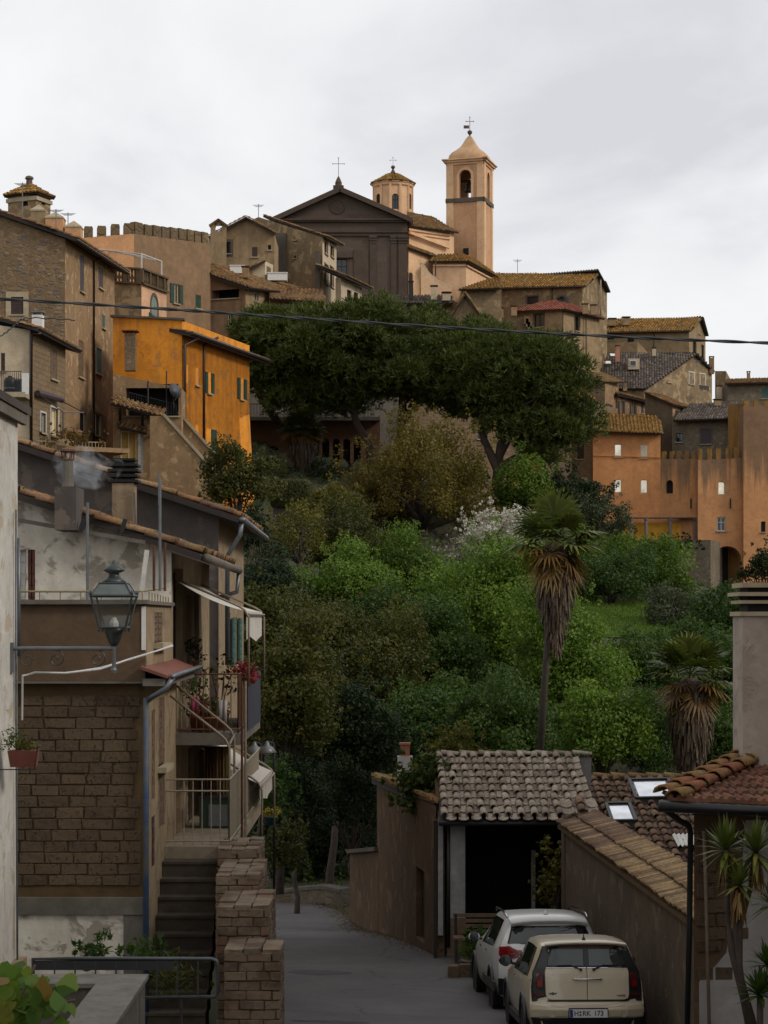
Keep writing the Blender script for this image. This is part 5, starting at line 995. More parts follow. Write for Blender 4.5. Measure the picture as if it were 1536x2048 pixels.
# undergrowth over the slope
pts = []
n = 12000; x = RNG.uniform(-26, 32, n); y = RNG.uniform(62, 172, n); k = np.abs(x) < .21*y+2; x, y = x[k], y[k]; lawn = (np.abs(x-12.3) < 2.6) & (y > 100) & (y < 116); x, y = x[~lawn], y[~lawn]; z = ground(x, y)
cs = np.stack([x, y, z+.1], 1); sub = RNG.random(len(cs)); nn = unit(len(cs)*9); nn[:, 2] = np.abs(nn[:, 2])+.3; nn /= np.linalg.norm(nn, axis=1, keepdims=True); pp = np.repeat(cs, 9, 0)+RNG.normal(size=(len(cs)*9, 3))*np.array([.35, .35, .28]); tv = np.clip(np.repeat(sub, 9)*.6+RNG.uniform(0, .4, len(pp)), 0, 1)
tag(np_mesh('undergrowth', leaf_quads(pp, nn, .19), len(pp), 4, LF_MID, None, tv), 'dark green undergrowth covering the slope between the trees', 'undergrowth', kind='stuff')
# lawn patch
t = NT('lawn_grass'); v = t.coord(); b = t.noise(v, 6, 5, .7); t.col(t.mix(t.mr(b, .35, .7), (.055, .10, .018), (.035, .07, .012))); t.set(Roughness=1.); t.bump(b, .6, .05)
m = MB(); n_ = 14
for j in range(n_+1):
    for i in range(n_+1): xx = 9.6+5.4*i/n_; yy = 100+16*j/n_; m.v.append((xx, yy, gz(xx, yy)+.22))
for j in range(n_):
    for i in range(n_): b_ = j*(n_+1)+i; m.f.append((b_, b_+1, b_+n_+2, b_+n_+1))
tag(m.build('lawn', t.m, None, True), kind='structure')
n = 9000; x = RNG.uniform(9.7, 14.9, n); y = RNG.uniform(100, 116, n); z = ground(x, y)+.2; p0 = np.stack([x, y, z], 1); d_ = RNG.normal(size=(n, 3))*.04; w_ = np.array([.03, 0, 0]); tp = p0+d_+np.array([0, 0, .16])
tag(np_mesh('grass', np.stack([p0-w_, p0+w_, tp], 1).reshape(-1, 3), n, 3, LF_GREEN, None, RNG.uniform(.2, .9, n)), 'short green grass on the lawn among the trees', 'grass', kind='stuff')
# ---- umbrella pines
def tufts(cs, r, per, ln, wd, flat=.75):
    Q, T_ = [], []
    for c, q in zip(cs, r):
        n = int(per*(q/1.6)**2); d = unit(n); d[:, 2] = np.where(d[:, 2] < -.35, -d[:, 2], d[:, 2])
        p = c+d*q*np.array([1, 1, flat])*RNG.uniform(.72, 1.04, n)[:, None]; tb = np.clip(RNG.normal(RNG.uniform(.3, .6), .15, n), 0, 1)
        for k in range(5):
            a = d*1.+RNG.normal(size=(n, 3))*.6+np.array([0, 0, .35]); a /= np.linalg.norm(a, axis=1, keepdims=True); s = np.cross(a, RNG.normal(size=(n, 3))); s /= np.linalg.norm(s, axis=1, keepdims=True)
            l = (ln*RNG.uniform(.6, 1.2, n))[:, None]; Q.append(np.stack([p-s*wd*.5, p+s*wd*.5, p+a*l+s*wd*.3, p+a*l-s*wd*.3], 1).reshape(-1, 3)); T_.append(np.clip(tb+RNG.normal(0, .08, n), 0, 1))
    return np.concatenate(Q), np.concatenate(T_)
def pine(label, spots, Y, trunks, per=150):
    """spots: crown clump ellipses (px, py, rx, ry, n); trunks: polylines (px, py, radius)"""
    b = trunks[0][0]; t = thing('umbrella_pine', label, 'tree', P(b[0], b[1], Y), 'umbrella pines'); C_, R_ = [], []
    for px, py, rx, ry, n in spots:
        s = Y/F; d = unit(n); k = RNG.uniform(.5, .97, n)[:, None]; c = np.array(P(px, py, Y)); C_.append(c+d*k*np.array([rx*s, min(rx*s, 6.), ry*s])); R_.append(RNG.uniform(.6, 1.5, n))
    C_, R_ = np.concatenate(C_), np.concatenate(R_); q, tv = tufts(C_, R_, per, .36, .058); np_mesh('crown', q, len(q)//4, 4, LF_PINE, t, tv)
    m = MB()
    for tr in trunks: m.tube([P(x, y, Y+(dy[0] if dy else 0)) for x, y, _, *dy in tr], [r for _, _, r, *_ in tr], 8)
    f = P(*trunks[0][-1][:2], Y)
    for i in RNG.choice(len(C_), 26, replace=False):
        e = Vector(C_[i]); m.tube([f, f.lerp(e, .5)+V(0, 0, -.4), e], [.14, .09, .03], 5)
    m.build('trunk', BARKP, t, True); return t
pine('huge umbrella pine with a wide dark crown under the church', [(640, 695, 165, 62, 80), (520, 705, 72, 52, 30), (790, 692, 150, 64, 75), (890, 728, 95, 72, 52), (600, 760, 105, 50, 40), (760, 765, 150, 46, 70), (700, 655, 150, 34, 66), (690, 800, 60, 30, 22), (860, 790, 80, 36, 26), (500, 735, 55, 40, 24), (560, 664, 90, 34, 34), (700, 720, 200, 50, 70), (945, 700, 66, 52, 30), (925, 812, 62, 30, 18), (620, 805, 95, 26, 22)], 135,
     [[(745, 960, .3), (738, 890, .27), (712, 845, .25), (704, 800, .22), (730, 740, .18)], [(800, 960, .34), (803, 850, .3), (806, 790, .27), (800, 730, .2)], [(800, 860, .3), (830, 800, .22), (870, 750, .12)], [(560, 850, .3, 4), (520, 790, .26, 4), (505, 740, .2, 3), (540, 700, .12, 0)], [(704, 820, .25), (640, 780, .18), (580, 750, .1)]])
pine('smaller umbrella pine with forked trunk right of the huge one', [(1045, 770, 110, 95, 78), (1000, 700, 60, 45, 22), (1110, 760, 66, 70, 34), (1140, 850, 52, 46, 26), (985, 830, 62, 46, 24), (1075, 860, 70, 40, 26), (1085, 915, 28, 16, 6), (1060, 715, 80, 34, 30), (950, 760, 60, 60, 30)], 132,
     [[(990, 1010, .36), (996, 940, .33), (968, 880, .25), (962, 830, .2)], [(996, 940, .3), (1002, 880, .26), (1010, 820, .2)], [(994, 938, .3), (1040, 912, .27), (1080, 890, .22), (1105, 850, .14)], [(990, 930, .26), (1022, 870, .2), (1050, 820, .12)]])
# ---- palms
def palm(label, px, py, Y, rad, skirt_py, skirt_w, base_py, trunk_r, nf=34, lean=0.):
    c = P(px, py, Y); s = Y/F; Rr = rad*s; bz = PZ(base_py, Y); t = thing('palm_tree', label, 'tree', (c.x+lean, c.y, bz), 'fan palms')
    m = MB(); m.tube([V(c.x+lean, c.y, bz-.3), V(c.x+lean*.5, c.y, (bz+c.z)/2), c-V(0, 0, .1)], [trunk_r*1.15, trunk_r, trunk_r], 9); m.build('trunk', BARK, t, True)
    def fronds(n, e0, e1, mat, name, droop, sc=1., green=None):
        Q, T_ = [], []
        for k in range(n):
            az = 2*math.pi*(k*.618)+random.uniform(-.2, .2); el = R(e0+(e1-e0)*random.random()**1.25); d = V(math.cos(az)*math.cos(el), math.sin(az)*math.cos(el), math.sin(el)); L1 = Rr*sc*random.uniform(.45, .6); L2 = Rr*sc*random.uniform(.5, .68)
            hub = c+d*L1-V(0, 0, droop*L1*.3); side = d.cross(V(0, 0, 1)); side = side.normalized() if side.length > .1 else V(1, 0, 0); upv = side.cross(d).normalized()
            pw = side*.012*Rr; Q += [c-pw, c+pw, hub+pw, hub-pw]; tb = random.uniform(.2, .75); T_.append(tb)
            nb = 17
            for i in range(nb):
                a = R(-115+230*i/(nb-1)); bd = d*math.cos(a)+side*math.sin(a)+upv*random.uniform(-.06, .16)*abs(math.sin(a)); l = L2*(.72+.28*math.cos(a*.8)); mid = hub+bd*l*.55; tip = hub+bd*l+V(0, 0, -droop*l*random.uniform(.25, .6)); bw = bd.cross(upv).normalized()*L2*.055
                Q += [hub-bw*.35, hub+bw*.35, mid+bw, mid-bw]; T_.append(min(1, max(0, tb+random.gauss(0, .1)))); Q += [mid-bw, mid+bw, tip+bw*.1, tip-bw*.1]; T_.append(min(1, max(0, tb+.08+random.gauss(0, .1))))
        np_mesh(name, np.array([tuple(q) for q in Q]), len(T_), 4, mat, t, T_)
    fronds(nf, -8, 88, LF_FROND, 'fronds', .45); fronds(int(nf*.42), -68, 2, LF_DRY, 'dry_fronds', .6, .9)
    n = 1500; z1, z0 = c.z-.12*Rr, PZ(skirt_py, Y); a = RNG.uniform(0, 6.283, n); f = RNG.random(n); w_ = skirt_w*s/2; prof = w_*(.75+.6*np.sin(np.clip(f*1.15, 0, 1)*math.pi)**.8)*(1-.45*np.clip((f-.45)/.55, 0, 1)); rr = prof*RNG.uniform(.62, 1.08, n); z = z1-(z1-z0)*f
    p = np.stack([c.x+np.cos(a)*rr, c.y+np.sin(a)*rr, z], 1); o = np.stack([np.cos(a), np.sin(a), np.zeros(n)], 1); tg = np.stack([-np.sin(a), np.cos(a), np.zeros(n)], 1)*(.03*RNG.uniform(.6, 1.6, n))[:, None]; l = (.34*RNG.uniform(.6, 1.5, n)*Rr/1.2)[:, None]; tip = p+o*RNG.uniform(-.05, .10, n)[:, None]+np.array([0, 0, -1])*l+RNG.normal(size=(n, 3))*.03
    np_mesh('thatch', np.stack([p-tg, p+tg, tip+tg*.4, tip-tg*.4], 1).reshape(-1, 3), n, 4, LF_THATCH, t, np.clip(RNG.normal(.45, .25, n), 0, 1))
    MB().tube([V(c.x, c.y, z1), V(c.x, c.y, (z0+z1)/2), V(c.x, c.y, z0)], [w_*.75, w_*.7, trunk_r], 9).build('trunk_core', BARK, t, True); return t
palm('tall fan palm with shaggy dead-frond skirt behind the garage', 1110, 1078, 62, 102, 1280, 56, 1520, .105, lean=-.5)
palm('short fan palm with thick shaggy trunk behind the skylight roof', 1380, 1350, 70, 94, 1560, 68, 1580, .28)
palm('distant fan palm in front of the brick arcade', 604, 862, 138, 50, 935, 46, 960, .3, 36)
# ---------------------------------------------------------------- left foreground
def zz(py, Y): return PZ(py, Y)
GLASSY = NT('lantern_glass'); _tr = GLASSY.n('BsdfTransparent'); _tr.inputs[0].default_value = (.82, .86, .86, 1); _gl = GLASSY.n('BsdfGlossy'); _gl.inputs['Roughness'].default_value = .08; _mx = GLASSY.n('MixShader'); _mx.inputs[0].default_value = .09
GLASSY.l(_tr.outputs[0], _mx.inputs[1]); GLASSY.l(_gl.outputs[0], _mx.inputs[2]); GLASSY.l(_mx.outputs[0], GLASSY.o.inputs[0]); GLASSY = GLASSY.m
PL_NEAR = plaster('pale_grey_limewash', (.60, .575, .53), (.50, .475, .43), (.40, .32, .22), scale=.9, streak=.8, peel=.45)
PL_PARA = plaster('brown_parapet_render', (.122, .086, .060), (.10, .071, .05), streak=.5, scale=.8)
PL_PEEL = plaster('peeling_white_render', (.76, .70, .60), (.66, .60, .50), (.24, .20, .155), scale=.8, peel=.65, streak=.4)
PL_DIRTY = plaster('dirty_beige_render', (.30, .24, .17), (.24, .19, .135), (.17, .13, .10), scale=.9, peel=.4, streak=.7)
PL_SOOT = plaster('sooty_grey_render', (.115, .10, .092), (.085, .075, .07), (.15, .125, .105), scale=.6, peel=.4, streak=.5)
CONC = plaster('grey_concrete', (.17, .155, .135), (.12, .11, .095), scale=1.2, streak=.6)
STEPM = plaster('dark_step_concrete', (.085, .072, .058), (.05, .042, .034), (.12, .10, .08), scale=1.5, streak=.5)
XW = -3.23
# near house at the left edge
h = House('near_house', 'pale peeling house wall along the left edge', 'house', gz(-4, 20)-.5, (-4.03, 22))
h.wall(V(-4.03, 3, ZC+2.35), V(-4.03, 22, ZC+2.35), PL_NEAR); h.wall(V(-4.03, 22, ZC+2.35), V(-9, 22, ZC+2.35), PL_NEAR); h.wall(V(-9, 3, ZC+2.35), V(-4.03, 3, ZC+2.35), PL_NEAR)
m = MB(); m.prism([V(-3.94, 2.5, ZC+2.28), V(-3.94, 22.35, ZC+2.28), V(-7, 22.35, ZC+3.3), V(-7, 2.5, ZC+3.3)], V(0, 0, .09)); m.build('roof', M_TILEG, h.root); MB().box(-4.02, 2.6, ZC+2.16, -3.96, 22.2, ZC+2.3).build('eave_board', CONC, h.root)
h.pipe([(-4.0, 21.75, ZC+1.2), (-4.0, 21.75, ZC-1.), (-3.99, 21.8, ZC-5)], M_ZINC, r=.012); h.pipe([(-4.0, 21.9, ZC+.9), (-4., 21.9, ZC-.4)], M_ZINC, r=.02)
MB().box(-4.025, 20.5, h.zb, -3.93, 22.02, ZC-3.7).build('plinth', PL_DIRTY, h.root)
# ---- tufa terrace house
zt = zz(1204, 27); zbm = zz(1362, 27)
h = House('terrace_building', 'tufa-block house with brown terrace parapet and balconies on its side', 'house', gz(-4, 27)-.6, (XW, 27)); TB = h.root
M_MORT = plaster('sandy_mortar', (.108, .076, .046), (.088, .062, .038), scale=2, streak=.3)
h.wall(V(-7, 27, zt-.03), V(XW, 27, zt-.03), M_MORT, name='front_wall')
h.wall(V(XW, 27, zt-.03), V(XW, 30.4, zt-.03), PL_DIRTY, [(303, 1420, 310, 1600, 's', {'shut': M_WOOD, 'depth': .12, 'sill': False}), (317, 1395, 329, 1530, 's', {'shut': M_WOOD, 'depth': .15}), (317, 1540, 329, 1655, 's', {'shut': M_WOOD, 'depth': .15, 'sill': False}), (303, 1632, 310, 1735, 's', {'shut': M_BROWN, 'depth': .12, 'sill': False}), (309, 1225, 325, 1285, 's', {'shut': M_WOOD, 'depth': .1})], name='side_wall')
zu = ZC+1.02
h.wall(V(-7.2, 30.4, zu+1.33), V(XW, 30.4, zu+.05), PL_PEEL, [(56, 1058, 70, 1200, 's', {'shut': simple('red_brown_shutter', (.12, .035, .022), .7), 'sill': False}), (36, 1060, 52, 1200, 'p', {'shut': M_WHITE, 'frame': M_WHITE})], zb=zt-1.0, name='upper_wall')
h.wall(V(XW, 30.4, zu), V(XW, 37, zu), PL_DIRTY, [(346, 1135, 366, 1335, 'd', {'sill': False}), (374, 1190, 383, 1340, 'p', {'shut': M_WHITE, 'frame': M_FRAME}), (389, 1190, 398, 1340, 'p', {'shut': M_WHITE, 'frame': M_FRAME}), (375, 1495, 388, 1672, 'p', {'shut': M_FRAME, 'frame': M_FRAME}), (352, 1500, 361, 1672, 'p', {'shut': M_CREAM}), (398, 1500, 408, 1640, 'd')], name='side_wall')
h.back(V(XW, 37, zu), V(-7.2, 37, zu+1.33), PL_DIRTY)
# parapet with cap and white arris
MB().box(-7, 26.9, zbm, XW+.02, 26.998, zt-.04).build('parapet', PL_PARA, TB); MB().box(-7, 26.82, zt-.028, XW+.06, 27.15, zt+.03).build('parapet_cap', CONC, TB); MB().box(XW-.03, 26.95, zt-.03, XW+.05, 30.4, zt+.02).build('parapet_cap', CONC, TB)
MB().box(XW-.03, 26.885, zbm+.42, XW+.028, 26.897, zt-.06).build('white_arris', M_WHITE, TB); MB().box(-7, 26.86, zbm-.03, XW+.04, 26.996, zbm-.002).build('drip_ledge', CONC, TB)
MB().box(-7, 27.1, zt-.98, XW-.05, 30.38, zt-.9).build('terrace_floor', CONC, TB)
# tufa blocks, laid one by one
t = NT('tufa_block'); v = t.coord('Object'); oi = t.n('ObjectInfo'); geo = t.n('NewGeometry'); pos = geo.outputs['Position']
a = t.noise(pos, 9, 6, .7); b = t.noise(pos, 26, 4, .7); col = t.ramp(oi.outputs['Random'], [(0, (.066, .041, .022)), (.5, (.095, .060, .031)), (1, (.125, .081, .043))]); col = t.mix(t.mr(a, .40, .68, 0, .5), col, (.12, .085, .054)); pit = t.mr(b, .60, .66); col = t.mix(t.math('MULTIPLY', pit, .85), col, (.018, .013, .010)); col = t.mix(t.mr(t.noise(pos, 1.1, 3), .45, .65, 0, .4), col, (.075, .055, .038)); t.col(col); t.bump(t.math('SUBTRACT', a, pit), .9, .02); t.set(Roughness=1.); M_BLOCK = t.m
BLK = []
for k in range(5):
    bm = bmesh.new(); bmesh.ops.create_cube(bm, size=1.); bmesh.ops.bevel(bm, geom=bm.edges[:], offset=.035, segments=1, affect='EDGES')
    for q in bm.verts: q.co += Vector((random.uniform(-.025, .025), random.uniform(-.08, .08), random.uniform(-.04, .04)))
    me = bpy.data.meshes.new('block'); bm.to_mesh(me); bm.free(); me.materials.append(M_BLOCK); BLK.append(me)
ch = .1515; z = zz(1390, 27); row = 0
while z-ch > zz(1792, 27):
    x = -5.75+(0 if row % 2 else .19)+random.uniform(-.05, .05)
    while x < XW-.06:
        w_ = random.uniform(.30, .42); x1 = min(x+w_, XW-.05)
        if x1-x > .1: inst('block', random.choice(BLK), TB, Matrix.Translation(((x+x1)/2, 27.004+random.uniform(-.006, .006), z-ch/2)) @ Matrix.Rotation(random.uniform(-.008, .008), 4, 'Y') @ Matrix.Diagonal((x1-x-random.uniform(.012, .03), .05, ch-random.uniform(.012, .03), 1)))
        x = x1+.004
    z -= ch; row += 1
MB().box(-7, 26.93, zz(1828, 27), XW+.01, 26.999, zz(1794, 27)).build('plinth_band', CONC, TB); MB().box(XW-.28, 26.95, h.zb, XW+.012, 26.998, zz(1829, 27)).build('corner_pilaster', CONC, TB)
MB().box(-7, 26.975, h.zb, XW-.282, 26.997, zz(1829, 27)).build('lower_render', PL_PEEL, TB)
# small red sloping ledge and gutter at the corner
MB().prism([V(XW-.02, 26.7, zz(1338, 27)), V(XW-.02, 31, zz(1338, 27)+.02), V(XW+.33, 31, zz(1338, 27)-.12), V(XW+.33, 26.7, zz(1338, 27)-.12)], V(0, 0, .045)).build('ledge', simple('red_ledge_paint', (.19, .065, .042), .8, var=.3), TB); MB().box(XW+.002, 26.75, zbm-.06, XW+.3, 30.9, zz(1338, 27)-.125).build('ledge_soffit', CONC, TB)
h.pipe([(XW+.4, 26.75, zz(1352, 27)), (XW+.4, 31, zz(1352, 27)+.04)], M_ZINC, .035); h.pipe([(XW+.4, 26.8, zz(1354, 27)), (XW+.32, 26.75, zz(1375, 27)), (XW+.12, 26.85, zz(1392, 27)), (XW+.03, 26.93, zz(1402, 27))], M_ZINC, .04)
t = NT('blue_grey_pipe'); v = t.coord(); a = t.noise(v, 2.2, 5, .6); t.col(t.mix(t.mr(a, .42, .58), (.075, .085, .09), (.02, .05, .12))); t.set(Roughness=.6); h.pipe([(XW+.03, 26.9, zz(1395, 27)), (XW+.03, 26.9, zz(1640, 27)), (XW+.03, 26.9, h.zb)], t.m, .042)
# roof of the set-back storey: individual old tiles on the verge and eave
ev = V(XW+.46, 30.05, zu-.02); ev2 = V(XW+.46, 37.2, zu-.02); up = V(-4.4, 0, 1.46)
m = MB(); m.prism([ev, ev2, ev2+up, ev+up], V(0, 0, -.1)); rf = m.build('roof', M_DARKWOOD, TB)
def tile_mesh(name, w, l, mat, n=5, taper=.82, hgt=.5, thick=.018):
    m = MB()
    for s, (rr, y, lift) in enumerate(((w/2, 0, .03), (w/2*taper, l, .0))):
        for k in range(n+1): a = math.pi*k/n; m.v.append((-math.cos(a)*rr, y, math.sin(a)*rr*2*hgt+lift))
        for k in range(n+1): a = math.pi*k/n; m.v.append((-math.cos(a)*(rr-thick), y, math.sin(a)*(rr-thick)*2*hgt+lift-.004))
    q = n+1
    for k in range(n): m.f += [(k, k+1, 2*q+k+1, 2*q+k), (q+k, 3*q+k, 3*q+k+1, q+k+1), (k, q+k, q+k+1, k+1), (2*q+k, 2*q+k+1, 3*q+k+1, 3*q+k)]
    m.f += [(0, 2*q, 3*q, q), (n, q+n, 3*q+n, 2*q+n)]
    me = bpy.data.meshes.new(name); me.from_pydata(m.v, [], m.f); me.materials.append(mat); me.polygons.foreach_set('use_smooth', [True]*len(me.polygons)); return me
MT_OLD = tilemat('mossy_loose_tile', [(0, (.09, .06, .04)), (.4, (.17, .10, .06)), (.75, (.24, .13, .07)), (1, (.30, .21, .14))], lichen=(.20, .15, .06), lich=.7, single=True)
MT_GREY = tilemat('lichen_grey_tile', [(0, (.19, .15, .12)), (.5, (.30, .245, .195)), (1, (.43, .365, .30))], lichen=(.40, .36, .29), lich=.7, single=True)
MT_BROWN = tilemat('brown_tile', [(0, (.11, .07, .05)), (.5, (.18, .115, .08)), (1, (.26, .18, .125))], lichen=(.17, .13, .085), lich=.5, single=True)
MT_RED = tilemat('red_interlocking_tile', [(0, (.13, .058, .04)), (.5, (.18, .083, .055)), (1, (.235, .118, .08))], lichen=(.17, .13, .06), lich=.35, single=True)
MT_HIP = tilemat('lichen_hip_tile', [(0, (.18, .12, .07)), (.5, (.24, .15, .07)), (1, (.27, .10, .07))], lichen=(.28, .20, .07), lich=.9, single=True)
TM_OLD = tile_mesh('roof_tile', .2, .46, MT_OLD)
def leaf_shapes(pos, nrm, size):
    n = len(pos); a = RNG.normal(size=(n, 3)); t = np.cross(nrm, a); t /= np.linalg.norm(t, axis=1, keepdims=True); b = np.cross(nrm, t); s = (size*RNG.uniform(.55, 1.2, n))[:, None]; out = []
    for x, y, z in ((-.42, 0, 0), (-.5, .22, .02), (-.3, .42, .05), (.0, .40, .05), (.28, .2, .02), (.58, 0, -.06), (.28, -.2, .02), (.0, -.40, .05), (-.3, -.42, .05), (-.5, -.22, .02)): out.append(pos+t*s*x+b*s*y+nrm*s*z)
    return np.stack(out, 1).reshape(-1, 3)
def lay(parent, me, E0, u, v, cols, rows, du, dv, jit=.012, rot=.03, pan=None, lift=.0, skip=None, name='roof_tile'):
    """lay single tiles on the plane spanned by u (along the eave) and v (up the slope)"""
    u = Vector(u).normalized(); v = Vector(v).normalized(); n = u.cross(v).normalized()
    if n.z < 0: n = -n
    for i in range(cols):
        for j in range(rows):
            if skip and skip(i, j): continue
            o = E0+u*(du*(i+.5)+random.gauss(0, jit))+v*(dv*j+random.gauss(0, jit)); m4 = Matrix((u, v, n)).transposed().to_4x4(); m4 = Matrix.Translation(o+n*(lift+.008*random.random())) @ m4 @ Matrix.Rotation(random.gauss(0, rot), 4, 'Z')
            inst(name, me, parent, m4)
            if pan:
                m5 = Matrix((u, v, n)).transposed().to_4x4(); inst('pan_tile', pan, parent, Matrix.Translation(o+u*du*.5+n*(-.012)-v*.1) @ m5)
lay(rf, TM_OLD, ev, V(0, 1, 0), up, 4, 11, .24, .42, .05, .10, skip=lambda i, j: i == 0 and random.random() < .15); lay(rf, TM_OLD, ev+V(0, .96, 0), V(0, 1, 0), up, 25, 3, .245, .42, .02, .04)
tiled(rf, ev+up*.28+V(0, .96, 0), ev2+up*.28, ev2+up, ev+up+V(0, .96, 0), M_TILE, .245, .42, .02, name='upper_roof')
h.pipe([(XW+.54, 30.2, zu-.08), (XW+.54, 37.2, zu-.1)], CONC, .07); h.pipe([(XW+.54, 37.1, zu-.12), (XW+.5, 37.1, zu-.5), (XW+.12, 37.05, zu-.62)], M_ZINC, .045)
# iron posts and rails on the terrace
for px, y0, y1, mt in ((175, 1005, 1200, M_ZINC), (320, 958, 1182, M_ZINC), (308, 1090, 1182, M_RUST), (330, 1085, 1182, M_RUST)):
    MB().tube([P(px, y1, 28.5), P(px, y0, 28.5)], .022, 6).build('post', mt, TB)
MB().bar(P(294, 1100, 28.3), P(283, 1186, 28.3), .03).build('strut', M_FRAME, TB); MB().bar(P(35, 1040, 29.9), P(290, 1085, 29.9), .03).build('beam', CONC, TB)
m = MB()
for a_, b_ in (((35, 1183), (280, 1183)), ((280, 1183), (330, 1176))): m.tube([P(*a_, 27.3), P(*b_, 27.3 if b_[0] < 300 else 29.8)], .014, 5)
for k in range(6): x = -4.7+k*.28; m.tube([(x, 27.3, zt), (x, 27.3, zz(1183, 27.3))], .008, 5)
for k in range(8): m.tube([(XW, 27.5+.35*k, zt), (XW, 27.5+.35*k, zz(1183, 27.3)-.02*k*.35)], .009, 5)
m.build('terrace_rail', simple('yellowed_rail', (.24, .19, .09), .7), TB)
MB().box(PX(118, 29.9), 29.5, zz(1062, 29.9), PX(160, 29.9), 30.3, zz(1003, 29.9)+.2).build('chimney', PL_SOOT, TB)
c = P(136, 1005, 29.9); c.z += .2; MB().lathe(c, [(.1, 0), (.085, .1), (.075, .42), (.09, .44), (.06, .46)], 10).build('flue', CONC, TB); m = MB(); m.lathe(c+V(0, 0, .56), [(.13, 0), (.12, .03), (.02, .06)], 10)
for k in range(6): a = k*1.047; m.tube([c+V(.08*math.cos(a), .08*math.sin(a), .44), c+V(.1*math.cos(a), .1*math.sin(a), .57)], .01, 4)
m.build('flue_cap', M_RUST, TB)
for px in (160, 243): MB().bar(P(px, 1065, 29.6), P(px+8, 1038, 29.6), .03).build('bracket', M_IRON, TB)
# balcony on the side
bz = zz(1467, 31); X1 = -2.23
MB().box(XW+.002, 31, bz-.18, X1, 36, bz).build('balcony_slab', CONC, TB)
def rail(pts, zb_, zt_, step, mat, name='railing', r=.008, rt=.014, mid=()):
    m = MB(); pts = [Vector(p) for p in pts]
    for a_, b_ in zip(pts[:-1], pts[1:]):
        k = max(1, int((b_-a_).length/step))
        for i in range(k+1): c = a_.lerp(b_, i/k); m.tube([V(c.x, c.y, zb_), V(c.x, c.y, zt_)], r, 5)
        for zq in (zt_, zb_+.06, *mid): m.tube([V(a_.x, a_.y, zq), V(b_.x, b_.y, zq)], rt, 5)
    return m.build(name, mat, TB)
rail([(XW, 31.05, 0), (X1-.04, 31.05, 0), (X1-.04, 35.95, 0)], bz, bz+.92, .105, M_RUST, 'balcony_railing')
MB().box(X1-.01, 32.6, bz-.05, X1+.015, 35.9, bz+.85).build('wind_screen', simple('blue_black_screen', (.02, .024, .045), .6), TB)
# landing, stairs, landing railing
lz = ZC-3.33; MB().box(XW+.002, 29.4, lz-.18, X1, 36.9, lz).build('landing', plaster('pale_landing_concrete', (.30, .255, .20), (.24, .2, .155), scale=2), TB)
rail([(XW, 29.6, 0), (X1-.06, 29.6, 0)], lz, lz+.97, .13, simple('ivory_rail', (.30, .26, .19), .6), 'landing_railing', mid=(lz+.8,)); rail([(X1-.06, 29.6, 0), (X1-.06, 36.5, 0)], lz, lz+.97, .16, simple('ivory_rail', (.3, .26, .19), .6), 'landing_railing')
st = thing('stairs', 'dark worn concrete stairs climbing beside the tufa wall', 'stairs', (-2.8, 26.6, gz(-2.8, 26.5)))
for k in range(11):
    y1 = 29.39-.28*k; z1 = lz-.22*k-.002; m = MB(); m.box(XW+.01, y1-.28, z1-.22-.5, X1-.17, y1-.001, z1-.224); m.box(XW+.01, y1-.305, z1-.222, X1-.17, y1-.002, z1-.18); m.build('step', STEPM, st)
MB().box(XW+.015, 26.3, gz(-2.8, 27)-.6, X1-.18, 29.38, lz-2.9).build('stair_base', STEPM, st)
# stepped brick parapet of the stairs
BRICKM = NT('weathered_brick'); t = BRICKM; oi = t.n('ObjectInfo'); geo = t.n('NewGeometry'); a = t.noise(geo.outputs['Position'], 14, 5, .7); b = t.noise(geo.outputs['Position'], 1.6, 4, .6)
col = t.ramp(oi.outputs['Random'], [(0, (.07, .043, .027)), (.4, (.12, .075, .045)), (.75, (.165, .11, .067)), (1, (.145, .064, .038))]); col = t.mix(t.mr(b, .42, .6, 0, .6), col, (.24, .19, .13)); col = t.mix(t.mr(a, .5, .7, 0, .6), col, (.055, .042, .032)); t.col(col); t.bump(a, .8, .015); t.set(Roughness=1.); BRICKM = t.m
BR = []
for k in range(4):
    bm = bmesh.new(); bmesh.ops.create_cube(bm, size=1.); bmesh.ops.bevel(bm, geom=bm.edges[:], offset=.05, segments=1, affect='EDGES')
    for q in bm.verts: q.co += Vector((random.uniform(-.03, .03), random.uniform(-.03, .03), random.uniform(-.06, .06)))
    me = bpy.data.meshes.new('brick'); bm.to_mesh(me); bm.free(); me.materials.append(BRICKM); BR.append(me)
sp = thing('stair_parapet', 'stepped brick parapet wall along the outer side of the stairs', 'wall', (-1.9, 26, gz(-1.7, 26)))
